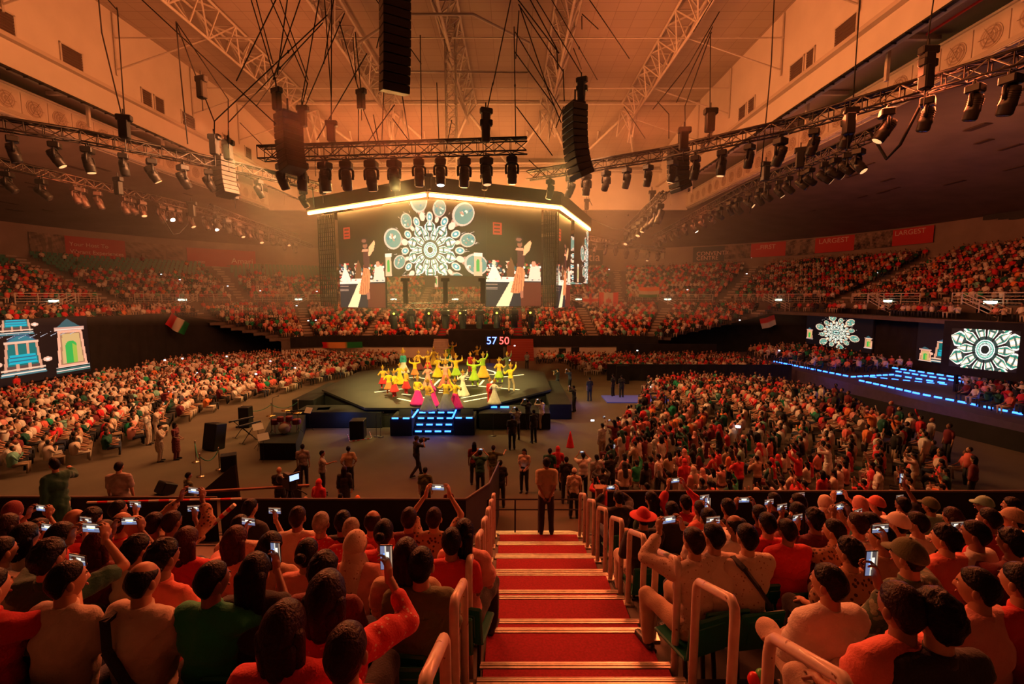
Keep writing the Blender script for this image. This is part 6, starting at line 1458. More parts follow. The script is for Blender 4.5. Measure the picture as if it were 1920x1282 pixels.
# ------------------------------------------------------------------ people: the near stand
# (head column, head row, top, hair, hair colour, pose, turn of body, turn of head, extras, label)
NEAR = [
 (20, 960, 'maroon', 'scarf', 'maroon', 'sit_rest', 0, 0, {}, 'person in dark red turban-like scarf at the far left barrier end'),
 (5, 990, 'pink', 'bob', 'brown', 'sit_phone2', -.1, 0, {'female': True}, 'person in pink holding a phone up at the left picture edge'),
 (133, 978, 'red', 'bald', '', 'sit_rest', -.3, 0, {}, 'bald person in red shirt, front left, behind the standing man in dark green'),
 (66, 997, 'red', 'short', 'black', 'sit_phoneR', -.2, 0, {}, 'short-haired person in red beside the bald one in red at far left'),
 (105, 1010, 'red', 'bob', 'black', 'sit_rest', -.4, 0, {'female': True, 'shawl': True}, 'person in red with a black and cream checked shawl over the shoulders'),
 (168, 976, 'black', 'curly', 'black', 'sit_phoneR', 0, 0, {}, 'dark-clothed person with full dark hair right of the bald one in red'),
 (187, 1000, 'tan', 'short', 'brown', 'sit_rest', -.5, 0, {}, 'person in tan top with short brown hair, left block third row'),
 (222, 984, 'red', 'balding', 'brown', 'sit_rest', -.3, 0, {}, 'person in red with thinning brown hair, left of the shiny bald head'),
 (248, 990, 'salmon', 'bald', '', 'sit_rest', -.2, 0, {}, 'person in salmon with shiny bald head near the left front'),
 (216, 958, 'black', 'short', 'black', 'sit_rest', -.3, 0, {}, 'dark figure seated right at the left barrier under the striped tape'),
 (285, 985, 'patterned brown', 'short', 'brown', 'sit_phoneR', 0, 0, {}, 'person in brown patterned top filming with an upright phone at the left'),
 (318, 982, 'patterned brown', 'short', 'brown', 'sit_hi2', -.15, 0, {'sleeve': 1.6}, 'person in brown long-sleeved shirt holding a phone high with both hands'),
 (249, 1035, 'cream', 'curly', 'black', 'sit_rest', -.3, 0, {'fat': .02}, 'broad person in cream shirt with thick curly black hair'),
 (176, 1026, 'maroon', 'bob', 'auburn', 'sit_phone2', 0, 0, {'female': True}, 'person in maroon with auburn hair filming sideways, left block'),
 (297, 1050, 'salmon', 'curly', 'black', 'sit_rest', -.3, 0, {}, 'person in salmon shirt with curly black hair behind the auburn bob'),
 (343, 1020, 'red', 'bob', 'auburn', 'sit_rest', -.1, 0, {'female': True}, 'person in red dress with auburn bob and patterned collar'),
 (436, 1018, 'pink', 'bob', 'auburn', 'sit_phoneL', -.1, 0, {'female': True}, 'person in pink top with auburn shoulder-length hair filming left-handed'),
 (465, 955, 'black', 'short', 'black', 'sit_rest', -.3, 0, {'sleeve': 1.7}, 'person in black close to the broadcast camera at the barrier'),
 (447, 990, 'patterned cream', 'short', 'black', 'sit_phoneR', 0, 0, {}, 'person in cream pattern raising a bright phone by the barrier'),
 (502, 1030, 'tan', 'bob', 'black', 'sit_rest', -.1, 0, {'female': True}, 'person in tan sleeveless top with dark shoulder-length hair'),
 (556, 973, 'cream', 'short', 'brown', 'sit_rest', 0, 0, {'fat': .02}, 'broad person in cream shirt with short hair at the middle of the left front row'),
 (600, 984, 'patterned red', 'grey', 'grey', 'sit_rest', 0, 0, {}, 'grey-haired person in red patterned shirt in the left front row'),
 (573, 1042, 'pink', 'bun', 'black', 'sit_rest', 0, 0, {'female': True}, 'person in pink with dark hair in a bun behind the cream shirt'),
 (603, 1076, 'maroon', 'curly', 'black', 'sit_rest', 0, 0, {}, 'person with wavy dark hair in maroon behind the bun-haired one'),
 (474, 1078, 'black', 'long', 'black', 'sit_rest', 0, 0, {'female': True}, 'person in black with very long straight black hair'),
 (391, 1095, 'green', 'short', 'black', 'sit_phoneR', -.15, -.35, {'sleeve': .9, 'fat': .02}, 'large person in green shirt filming with raised right hand'),
 (259, 1095, 'cream', 'balding', 'black', 'sit_rest', -.2, 0, {'fat': .03, 'strap': True}, 'balding person in cream shirt with a black bag strap across the back'),
 (115, 1095, 'cream', 'short', 'black', 'sit_rest', -.2, -.3, {'fat': .02}, 'person in cream shirt with short black hair at the lower left'),
 (80, 1052, 'darkgreen', 'curly', 'black', 'sit_phone2', 0, 0, {}, 'person in dark green filming with both hands at the left edge'),
 (607, 1128, 'patterned red', 'fringe', 'brown', 'sit_phoneR', -.05, 0, {'fat': .01, 'sleeve': 1.5}, 'person in salmon-red pattern with thick brown hair filming with an upright phone'),
 (526, 1192, 'red', 'bob', 'brown', 'sit_rest', 0, 0, {'female': True}, 'person in red with brown shoulder-length hair at the bottom'),
 (645, 1236, 'red', 'short', 'brown', 'sit_rest', 0, 0, {'sleeve': 1.4}, 'person in red whose head is cut by the bottom edge left of the stair'),
 (788, 1066, 'olive', 'short', 'black', 'sit_rest', 0, 0, {'fat': .03}, 'broad person in olive green shirt beside the left handrails'),
 (758, 1048, 'tan', 'long', 'brown', 'sit_rest', -.1, 0, {'female': True}, 'person in tan top with long brown hair down the back'),
 (846, 1020, 'red', 'short', 'black', 'sit_rest', 0, 0, {'print': True}, 'person in red T-shirt with a round dark print on the back'),
 (868, 1003, 'pink', 'long', 'black', 'sit_rest', -.2, 0, {'female': True}, 'person in pale pink with long dark hair next to the red T-shirt'),
 (813, 975, 'patterned brown', 'short', 'brown', 'sit_hi2', 0, 0, {}, 'person in dark patterned shirt with both hands up filming beside the aisle barrier'),
 (766, 975, 'maroon', 'short', 'brown', 'sit_rest', 0, 0, {}, 'person in dark maroon with ears standing out, front row near the aisle'),
 (718, 1003, 'red', 'bun', 'black', 'sit_rest', 0, 0, {'female': True}, 'person in red with black hair and a hair clip'),
 (697, 981, 'salmon', 'balding', 'brown', 'sit_rest', 0, -.3, {}, 'person in salmon with thinning hair and glasses looking right'),
 (664, 1026, 'pink', 'scarf', 'patterned cream', 'sit_rest', 0, -.3, {'female': True, 'sleeve': 1.6}, 'person in pink with a patterned cream headscarf'),
 (657, 996, 'patterned red', 'grey', 'grey', 'sit_rest', 0, 0, {}, 'grey-haired person in patterned red behind the maroon one'),
 (641, 981, 'black', 'short', 'black', 'sit_rest', 0, 0, {}, 'black-haired person in black in the left front row'),
 (-32, 1110, 'red', 'short', 'black', 'sit_phoneR', -.2, 0, {'fat': .02}, 'person past the left edge whose raised hand holds a phone'),
 (-10, 1040, 'cream', 'short', 'black', 'sit_phone2', -.2, 0, {}, 'person in cream cut by the left edge, filming'),
 (38, 1012, 'white', 'bob', 'black', 'sit_phoneR', -.2, 0, {'female': True}, 'person in white near the left edge with a phone raised'),
 # right of the stair
 (1162, 935, 'black', 'short', 'black', 'sit_phone2', .2, 0, {'sleeve': 1.7}, 'person in black filming at the barrier, nearest to the wooden post'),
 (1224, 938, 'darkgreen', 'long', 'black', 'sit_rest', .3, .3, {}, 'person in dark green with dark hair at the right barrier'),
 (1208, 972, 'black', 'brim', 'red', 'sit_rest', .1, 0, {'sleeve': 1.6}, 'person in black wearing a round red hat'),
 (1288, 945, 'red', 'short', 'black', 'sit_hi2', .2, 0, {'sleeve': 1.5}, 'person in red holding a bright phone high at the right barrier'),
 (1318, 958, 'salmon', 'short', 'brown', 'sit_rest', .3, 0, {'fat': .02}, 'person in bright salmon shirt behind the raised bright phone'),
 (1331, 976, 'white', 'short', 'black', 'sit_phoneR', .1, 0, {}, 'person in white between the salmon shirt and the stairs'),
 (1308, 1020, 'patterned cream', 'short', 'brown', 'sit_phone2', .35, 0, {'sleeve': 1.7}, 'person in long-sleeved cream shirt filming with both hands beside the right handrails'),
 (1342, 1010, 'cream', 'short', 'black', 'sit_rest', .15, .3, {'fat': .02, 'sleeve': 1.5}, 'large person in plain cream shirt right of the handrails'),
 (1405, 1012, 'patterned cream', 'short', 'black', 'sit_phoneL', .15, 0, {'strap': True}, 'person in pale patterned shirt with a thin dark strap'),
 (1368, 954, 'black', 'short', 'black', 'sit_phoneL', .2, 0, {}, 'person in black in the right front rows with a glowing phone'),
 (1428, 968, 'maroon', 'short', 'black', 'sit_phone2', .1, 0, {}, 'person in maroon with both arms up filming, middle right'),
 (1383, 990, 'white', 'balding', 'black', 'sit_rest', .2, .3, {}, 'person in white with receding hair looking left'),
 (1480, 998, 'red', 'short', 'black', 'sit_rest', .1, 0, {'fat': .03, 'sleeve': 1.2}, 'large person in deep red shirt in the middle of the right block'),
 (1442, 985, 'red', 'short', 'black', 'sit_rest', .1, 0, {}, 'person in red half hidden left of the large one in deep red'),
 (1500, 962, 'red', 'long', 'black', 'sit_phoneL', .3, 0, {'female': True}, 'person with long black hair in red filming to the left'),
 (1501, 943, 'black', 'bob', 'black', 'sit_rest', .5, .3, {'female': True}, 'person in black looking left at the right barrier'),
 (1551, 946, 'cream', 'scarf', 'cream', 'sit_phoneL', .2, 0, {'female': True, 'sleeve': 1.6}, 'person in tall cream headscarf at the right barrier'),
 (1532, 977, 'maroon', 'curly', 'black', 'sit_phoneL', .2, 0, {}, 'person in maroon below the tall cream headscarf'),
 (1570, 998, 'patterned brown', 'short', 'black', 'sit_phoneL', .3, .3, {}, 'person in brown pattern holding two stacked glowing screens'),
 (1599, 1040, 'patterned brown', 'curly', 'black', 'sit_rest', .1, .3, {'fat': .02, 'glasses': True}, 'person with glasses in brown and black net-patterned shirt'),
 (1562, 1100, 'white', 'short', 'black', 'sit_cross', .15, .35, {'fat': .02, 'sleeve': 1.7, 'bottom': 'cream'}, 'large person in white shirt and cream trousers with a leg crossed'),
 (1585, 963, 'salmon', 'short', 'brown', 'sit_rest', .4, .3, {}, 'person in salmon looking left, third from the cream headscarf'),
 (1614, 985, 'cream', 'short', 'brown', 'sit_phoneR', .3, 0, {}, 'person in cream with short brown hair filming right-handed'),
 (1618, 948, 'pink', 'scarf', 'pink', 'sit_phone2', .3, 0, {'female': True}, 'person in pink headscarf filming at the right barrier'),
 (1649, 947, 'pink', 'cap', 'salmon', 'sit_rest', .6, 0, {}, 'person in a salmon coloured cap at the right barrier'),
 (1640, 985, 'white', 'short', 'black', 'sit_phone2', .4, 0, {'sleeve': 1.7}, 'person in white long sleeves reaching forward with a phone'),
 (1691, 985, 'darkgreen', 'cap', 'cream', 'sit_phoneL', .4, 0, {'sleeve': 1.7}, 'person in dark green sleeves and a pale cap'),
 (1726, 984, 'cream', 'short', 'black', 'sit_rest', .3, .3, {'fat': .01}, 'person in cream collar shirt looking left, right block'),
 (1697, 949, 'black', 'short', 'black', 'sit_hiR', .2, 0, {}, 'person in black raising one arm with a phone at the right barrier'),
 (1749, 950, 'mint', 'cap', 'olive', 'sit_phoneL', .3, 0, {}, 'person with an olive cap and a very bright phone'),
 (1791, 972, 'black', 'long', 'brown', 'sit_rest', .2, 0, {'female': True}, 'person in black with long dark hair beside the olive cap'),
 (1780, 1014, 'salmon', 'curly', 'black', 'sit_rest', .2, .3, {'fat': .02}, 'person in salmon T-shirt with dark hair, right side'),
 (1851, 947, 'white', 'cap', 'mint', 'sit_rest', .7, .3, {}, 'person in a mint green cap looking left'),
 (1837, 1005, 'white', 'short', 'black', 'sit_rest', .35, .35, {}, 'person in white in profile below the mint cap'),
 (1862, 976, 'red', 'short', 'black', 'sit_rest', .3, 0, {}, 'person in red between the mint cap and the brown cap'),
 (1908, 976, 'cream', 'cap', 'tan', 'sit_rest', .4, .3, {}, 'person in a tan cap at the right edge'),
 (1903, 950, 'black', 'bob', 'black', 'sit_rest', .4, .3, {'female': True}, 'person in black at the right end of the front row'),
 (1906, 1022, 'maroon', 'curly', 'black', 'sit_phoneL', .2, 0, {}, 'person in maroon at the right edge with a dim phone'),
 (1712, 1048, 'camouflage', 'cap', 'olive', 'sit_phoneR', .2, .2, {'sleeve': 1.0}, 'person in camouflage shirt and dark olive cap filming'),
 (1845, 1108, 'pink', 'short', 'black', 'sit_rest', .3, .3, {'fat': .02}, 'person in pink shirt leaning at the lower right'),
 (1768, 1156, 'black', 'curly', 'black', 'sit_rest', .05, 0, {'big': True}, 'very near person in black with thick dark hair at the lower right'),
 (1700, 1150, 'salmon', 'short', 'brown', 'sit_phoneR', .1, 0, {'fat': .01}, 'person in orange-salmon shirt holding a phone upright'),
 (1925, 1098, 'red', 'short', 'black', 'sit_rest', .2, 0, {}, 'person in bright red cut by the right edge'),
 (1262, 960, 'black', 'short', 'black', 'sit_rest', .1, 0, {'sleeve': 1.7}, 'person in black jacket right of the red hat'),
 (1455, 940, 'black', 'short', 'black', 'sit_rest', .3, 0, {}, 'dark-haired person in black low behind the right barrier'),
 (1660, 1012, 'tan', 'short', 'black', 'sit_rest', .3, .3, {'sleeve': 1.4}, 'person in tan beside the camouflage shirt'),
]
cnt_near = 0; SEATS = []
NEARS = 1.11
def place_head(px, py, hz=1.205 * 1.11):
    best = None
    for k in range(13):
        p = P(px, py, Z[k] + hz); lo, hi = E[k + 1] + .18, E[k] - .22; v = max(0, lo - p.y, p.y - hi)
        if best is None or v < best[0]: best = (v, k, min(max(p.y, lo), hi))
    v, k, y = best; q = PD(px, py, y); zs = min(1.12, max(.9, (q.z - Z[k]) / hz)); return Vector((q.x, y - .02, Z[k])), k, zs
for (px, py, top, hair, hc, pose, by, hy, ex, lab) in NEAR:
    loc, k, zs = place_head(px, py)
    if ex.get('big'): loc, k, zs = place_head(px, py + 10)
    # the near stand's people look towards the stage unless told otherwise
    rz = by * 1.0
    bottom = ex.get('bottom', R.choice(['black', 'jeans', 'khaki', 'cream', 'black', 'tan']))
    t, K = person(lab, loc, rz, pose, top, bottom, hair, hc or 'black', hy, ex.get('sleeve', .7), ex.get('fat', 0.0), ex.get('female', False), 0.0, NEARS, zs, R.choice((0, 1, 2, 0)))
    cnt_near += 1; kind = pose.split('_')[1]
    if 'phone' in kind or kind.startswith('hi'): give_phone(t, K, pose, 'phone held up by the ' + lab.split(' ', 1)[1][:60].rsplit(' ', 0)[0] if False else 'glowing phone of the ' + ' '.join(lab.split()[:9]))
    if ex.get('strap'):
        mb = MB(); pts = [Vector((-.13, .03, 1.05)), Vector((-.12, -.10, 1.03)), Vector((-.03, -.165, .90)), Vector((.08, -.165, .74)), Vector((.15, -.11, .60)), Vector((.18, .02, .52))]
        for a, b in zip(pts[:-1], pts[1:]): d = (b - a); rot = d.to_track_quat('X', 'Y').to_matrix(); mb.box((a + b) / 2, (d.length / 2 + .01, .008, .022) if False else (d.length / 2 + .012, .012, .024), rot)
        o = mb.build('bag_strap', CL['black'], t)
    if ex.get('print'):
        mb = MB(); mb.lathe([(.075, -.004), (.085, 0), (.075, .004)], (0, -.150, .83), 24, 0, Matrix.Rotation(PI / 2, 3, 'X')); 
        for q in range(3): mb.box((0, -.150, .86 - q * .03), (.05 - .01 * q, .008, .008))
        mb.build('shirt_print', mat('dark_print', (.05, .01, .01), .8), t)
    if ex.get('glasses'):
        mb = MB(); c = K['head']; r_ = Matrix.Rotation(hy, 3, 'Z')
        for s in (-1, 1): mb.tube([c + r_ @ Vector((s * .03 + .02 * math.cos(a), .102, .006 + .016 * math.sin(a))) for a in np.linspace(0, 2 * PI, 13)], .002, 5); mb.bar(c + r_ @ Vector((s * .05, .1, .01)), c + r_ @ Vector((s * .08, .0, .01)), .002, 5)
        mb.build('glasses', BLKPL, t)
    if ex.get('shawl'):
        mb = MB(); Nn = 26; cols = []; vs = []
        for i in range(Nn):
            a = -.2 + (PI + .4) * i / (Nn - 1)
            for j in range(8): r = .10 + j * .018; vs.append((r * 1.5 * math.cos(a + PI), .9 * r * math.sin(a + PI) - .02, 1.10 - j * .022 + .01 * math.sin(i * 2))); c = .6 if (i + j) % 2 else .02; cols.append((c, c * .85, c * .7, 1))
        fs = [(i * 8 + j, i * 8 + j + 1, i * 8 + 9 + j, i * 8 + 8 + j) for i in range(Nn - 1) for j in range(7)]; mb.add(vs, fs, 0, True); me = mb.mesh('shawl', attr_mat('checked_cloth', .9)); ca = me.color_attributes.new('Col', 'FLOAT_COLOR', 'POINT'); ca.data.foreach_set('color', np.array(cols, np.float32).ravel()); link('shawl', me, t)
    SEATS.append((loc.x, loc.y, k, rz, lab))
for i, (x, y, k, rz, lab) in enumerate(SEATS):
    seat((x, y - .19, Z[k]), rz, 'dark green seat under the ' + ' '.join(lab.split()[:10]), 'occupied green seats of the near stand')
# things lying by the right of the stair
mb = MB(); mb.ell((0, 0, .26), (.16, .12, .28), 14, 10); mb.cap((.0, 0, .45), (.05, .02, .56), .08, .05, 10); o = mb.build('red_bag', CL['red']); o.location = (2.02, 6.3, Z[3]); tag(o, 'bulky red bag standing beside the right handrails', 'bag')
for i, (px, py, c) in enumerate(((1414, 1274, 'red'), (1428, 1268, 'green'))):
    p = PD(px, py, 3.0); mb = MB(); mb.ell((0, 0, 0), (.045, .045, .055), 12, 10); mb.cap((0, 0, -.055), (0, 0, -.07), .008, .006, 6); o = mb.build('balloon', mat('balloon_' + c, {'red': (.7, .02, .02), 'green': (.1, .5, .15)}[c], .3)); o.location = p; tag(o, 'small %s balloon near the crossed leg at the bottom right' % c, 'balloon')
# ------------------------------------------------------------------ standing people on the landing and the floor
def head_at(px, py, z, hz): return P(px, py, z + hz)
STAND = [
 (103, 872, 2.3, 'darkgreen', 'white', 'short', 'black', 'stand_point', 1.2, {'sleeve': 1.8, 'long_': .42, 'y': 9.0}, 'standing person in long dark green tunic and white trousers before the left barrier'),
 (222, 876, 2.3, 'grey', 'black', 'short', 'black', 'stand_stand', .2, {}, 'standing person in grey polo shirt with a hand on the left barrier'),
 (1025, 868, 2.3, 'khaki', 'black', 'short', 'black', 'stand_behind', 0, {}, 'guard in pale polo shirt and black trousers standing at the foot of the red stair'),
 (352, 892, 0, 'olive', 'black', 'short', 'black', 'stand_front', -.6, {}, 'person in olive shirt looking at a phone beside the slanting cloth flat'),
 (567, 838, 0, 'grey', 'black', 'short', 'black', 'stand_stand', .3, {}, 'person in grey shirt and black trousers standing behind the broadcast camera, arms down'),
 (603, 850, 0, 'grey', 'black', 'short', 'black', 'stand_point', -1.2, {}, 'person in grey shirt pointing to the right with a stretched arm'),
 (653, 842, 0, 'khaki', 'black', 'short', 'black', 'stand_hips', .4, {}, 'person in khaki shirt with a hip bag being pointed at'),
 (645, 880, 0, 'black', 'black', 'long', 'brown', 'stand_stand', .1, {'female': True, 'long_': .5, 'sleeve': 1.6}, 'long-haired person in long black clothes on the floor behind the barrier'),
 (597, 905, 0, 'red', 'black', 'scarf', 'red', 'stand_stand', -.3, {'female': True, 'long_': .4}, 'person wrapped in a red headscarf behind the left barrier'),
 (523, 882, 0, 'black', 'black', 'bald', '', 'stand_front', .2, {}, 'bald person in black standing behind the broadcast camera'),
 (780, 822, 0, 'black', 'black', 'cap', 'black', 'stand_walkcam', -.9, {}, 'walking camera operator in black with a shoulder camera in front of the stage steps'),
 (797, 882, 0, 'olive', 'black', 'short', 'black', 'stand_stand', 0, {}, 'person in olive shirt seen from behind alone on the open floor'),
 (889, 834, 0, 'maroon', 'black', 'long', 'black', 'stand_stand', .1, {'female': True}, 'person in maroon with long hair, back of the small group at the floor centre'),
 (925, 840, 0, 'olive', 'tan', 'short', 'brown', 'stand_point', -.1, {}, 'person in olive vest at the right of the small group on the floor centre'),
 (900, 850, 0, 'darkgreen', 'black', 'short', 'black', 'stand_phone2', 0, {}, 'person in dark green raising a small phone in the floor centre group'),
 (938, 868, 0, 'black', 'black', 'short', 'black', 'stand_stand', 0, {'fat': .02}, 'broad person in black, nearest of the floor centre group'),
 (983, 846, 0, 'cream', 'black', 'long', 'black', 'stand_front', 2.9, {'female': True}, 'person in cream top with a camera facing us on the open floor'),
 (1031, 846, 0, 'darkgreen', 'black', 'short', 'black', 'stand_stand', -.2, {}, 'person in dark green left in the crowd by the stair foot'),
 (1046, 842, 0, 'red', 'black', 'scarf', 'red', 'stand_stand', -.1, {'female': True}, 'person in red headscarf in the crowd by the stair foot'),
 (1062, 862, 0, 'black', 'black', 'short', 'black', 'stand_stand', 0, {}, 'person in black in the crowd right of the guard'),
 (1094, 855, 0, 'white', 'black', 'short', 'black', 'stand_phone2', 0, {'fat': .01}, 'person in white shirt with a dark collar in the crowd right of the guard'),
 (1077, 884, 0, 'cream', 'black', 'cap', 'cream', 'stand_stand', 0, {}, 'person with a cream cap just right of the guard'),
 (1119, 858, 0, 'grey', 'black', 'short', 'black', 'stand_stand', .3, {}, 'person in grey in the crowd below the waving one'),
 (1146, 856, 0, 'black', 'black', 'short', 'black', 'stand_hiR', .1, {}, 'person in black raising one arm in the crowd near the wooden post'),
 (1130, 798, 0, 'white', 'tan', 'short', 'black', 'stand_armup', .5, {'sleeve': 1.7}, 'person in white shirt and tan trousers holding a phone high beside the right crowd'),
 (1153, 792, 0, 'maroon', 'maroon', 'long', 'black', 'stand_phone2', .6, {'female': True}, 'person in maroon filming next to the white shirted one with raised phone'),
 (969, 768, 0, 'grey', 'black', 'short', 'black', 'stand_phone2', .3, {}, 'photographer in grey leaning at the right stage edge'),
 (990, 752, 0, 'black', 'black', 'short', 'black', 'stand_phone2', .5, {}, 'photographer in black at the right stage edge, back row'),
 (1016, 752, 0, 'white', 'khaki', 'short', 'black', 'stand_phone2', .7, {}, 'photographer in white shirt and khaki trousers right of the stage'),
 (960, 782, 0, 'black', 'black', 'short', 'black', 'stand_stand', .2, {}, 'person in black near the stage steps, lowest of the photographers'),
 (1001, 772, 0, 'black', 'black', 'short', 'black', 'stand_stand', .5, {}, 'person in black between the photographers'),
 (1046, 694, 0, 'black', 'navy', 'short', 'black', 'stand_walkcam', .9, {}, 'camera operator in black by the blue lit right deck'),
 (1069, 694, 0, 'navy', 'black', 'short', 'black', 'stand_phone2', .9, {}, 'person in navy right of the camera operator by the deck'),
 (1077, 726, 0, 'black', 'black', 'short', 'black', 'stand_phone2', 1.0, {}, 'person in black filming from the right floor'),
 (1106, 710, 0, 'black', 'black', 'short', 'black', 'stand_stand', .3, {}, 'person in black standing on the bluish ramp'),
 (1150, 704, 0, 'black', 'black', 'short', 'black', 'stand_stand', .8, {}, 'dark person beside the black flat, left one'),
 (1166, 706, 0, 'black', 'black', 'short', 'black', 'stand_stand', .2, {}, 'dark person beside the black flat, right one'),
 (988, 662, 0, 'grey', 'black', 'short', 'black', 'stand_stand', 3.0, {}, 'person in grey standing behind the stage at the right'),
 (296, 800, 0, 'cream', 'cream', 'short', 'black', 'stand_clap', -1.2, {'long_': .35, 'sleeve': 1.7}, 'person in long cream tunic standing at the front edge of the left floor crowd'),
 (327, 797, 0, 'maroon', 'maroon', 'bob', 'black', 'stand_front', -1.4, {'female': True, 'long_': .5}, 'person in dark red dress standing at the front edge of the left floor crowd'),
 (290, 768, 0, 'cream', 'cream', 'short', 'black', 'stand_clap', -1.2, {}, 'person in cream clapping behind the tunic wearer at the left'),
 (275, 775, 0, 'white', 'cream', 'scarf', 'cream', 'stand_stand', -1.3, {'female': True}, 'person in white with a headscarf standing in the left crowd edge'),
 (30, 706, 0, 'red', 'cream', 'short', 'black', 'stand_stand', -1.5, {}, 'person in red shirt and cream trousers standing under the left lantern screen'),
 (1649, 878, 0, 'white', 'black', 'short', 'black', 'stand_stand', .9, {'fat': .03}, 'stout person in white shirt standing at the right barrier'),
 (1636, 872, 0, 'red', 'red', 'long', 'black', 'stand_armup', .9, {'female': True, 'long_': .5}, 'person in red dress with one arm raised beside the stout one in white'),
 (1555, 838, 0, 'white', 'cream', 'short', 'black', 'stand_phone2', .8, {'long_': .4, 'sleeve': 1.7}, 'person in long white tunic standing in the right floor crowd'),
]
for (px, py, z, top, bot, hair, hc, pose, by, ex, lab) in STAND:
    hz = 1.635; p = head_at(px, py, z, hz)
    if z > 2: p.y = ex.get('y', max(p.y, 9.58))
    q = PD(px, py, p.y); zs = min(1.18, max(.92, (q.z - z) / hz)); loc = Vector((q.x, p.y, z))
    t, K = person(lab, loc, by, pose, top, bot, hair, hc or 'black', 0, ex.get('sleeve', .7), ex.get('fat', 0), ex.get('female', False), ex.get('long_', 0.0), 1.0, zs, R.choice((0, 1, 2)))
    k = pose.split('_')[1]
    if k in ('phone2', 'armup', 'hiR', 'front') and 'dress' not in lab and 'tunic' not in lab: give_phone(t, K, 'x_phone2' if k in ('phone2', 'front') else 'x_armup', 'phone in the hand of the ' + ' '.join(lab.split()[:10]))
    if k == 'walkcam':
        M = Matrix.Translation(loc) @ Matrix.Rotation(by, 4, 'Z'); c = thing('shoulder_camera', 'black shoulder video camera of the ' + ' '.join(lab.split()[:6]), 'video camera', M @ Vector((.02, .30, 1.52)), by)
        mb = MB(); mb.cbox((0, 0, 0), (.06, .16, .08), .015); mb.cbox((0, -.02, .10), (.015, .10, .015), .005); mb.build('body', BLKPL, c); mb = MB(); mb.lathe([(.045, 0), (.05, .02), (.05, .12), (.06, .14), (.055, .15)], (0, .15, 0), 12, 0, Matrix.Rotation(-PI / 2, 3, 'X')); mb.build('lens', BLKPL, c)
# child in pink hood at the barrier end
t, K = person('small child with a pale pink hood at the corner of the left barrier', head_at(841, 918, 0, 1.15) - Vector((0, 0, 1.15)), .3, 'stand_stand', 'maroon', 'maroon', 'scarf', 'pink', 0, .7, 0, True, 0, .68, 1, 1)
# heads just above the left barrier
for i, (px, py, h, hc, top) in enumerate(((638, 932, 'short', 'black', 'black'), (670, 936, 'scarf', 'orange', 'orange'), (788, 942, 'cap', 'tan', 'tan'), (572, 938, 'bald', '', 'salmon'), (605, 942, 'cap', 'tan', 'tan'))):
    p = head_at(px, py, 0, 1.45); person('low head showing above the left barrier, %s from the left' % nth({572: 1, 605: 2, 638: 3, 670: 4, 788: 5}[px]), p - Vector((0, 0, 1.45)), 0, 'stand_stand', top, 'black', h, hc or 'black', 0, .7, 0, False, 0, .89, 1, i)
# red cloth cone in the crowd
mb = MB(); mb.lathe([(.16, 0), (.15, .03), (.05, .5), (.01, .62)], (0, 0, 0), 14); o = mb.build('pointed_red_flag', CL['red']); o.location = P(1069, 838, 1.9); tag(o, 'pointed red pennant held above the crowd by the stair foot', 'pennant')

# ------------------------------------------------------------------ performers
CROWN = mat('gold_crown', (.85, .5, .08), .3, .6)
SKM = {}
def dancer(x, y, top, skirt, pose, rz, sc, label, dress=1.0, crown=.16, robe=False):
    q = Z2(x, y, SH + .01); K = skeleton('stand_' + pose); kd = ('d', pose)
    if kd not in _PR:
        _PR[kd] = mk('body', body_data(K, .022, 0, False), [SKIN2, EYEW, EYED, LIPM]); _PR[('dt', pose)] = mk('top', top_data(K, .024, 1.7, 0, True, .006), [CL['white']]); _PR[('dl', pose)] = mk('trousers', bottom_data(K, .028), [CL['black']])
    t = thing('dancer', label, 'dancer', q, rz); t.scale = (sc * .80,) * 3; b = link('body', _PR[kd], t); o = link('top', _PR[('dt', pose)], t); over(o, CL[top]); o = link('trousers', _PR[('dl', pose)], t); over(o, CL[skirt])
    if dress > 0:
        kk = round(dress, 1)
        if kk not in SKM: SKM[kk] = mk('skirt', skirt_data(.98, .06 if kk > .7 else .42, .16, .16 + .36 * kk), [CL['white']])
        o = link('skirt', SKM[kk], t); over(o, CL[skirt])
    if 'cr' not in SKM:
        mb = MB(); mb.lathe([(.085, 0), (.11, .05), (.08, .10), (.10, .14), (.03, .22), (.005, .34)], (0, 0, 0), 12)
        for a in range(7): r = Matrix.Rotation(a * PI * 2 / 7, 3, 'Z'); mb.cap(r @ Vector((.09, 0, .02)), r @ Vector((.17, 0, .16)), .02, .008, 6)
        SKM['cr'] = mb.mesh('headdress', CROWN)
    if crown: o = link('headdress', SKM['cr'], t, K['head'] + Vector((0, -.01, .05))); o.scale = (crown / .16,) * 3
    return t
def vest(t):
    pass
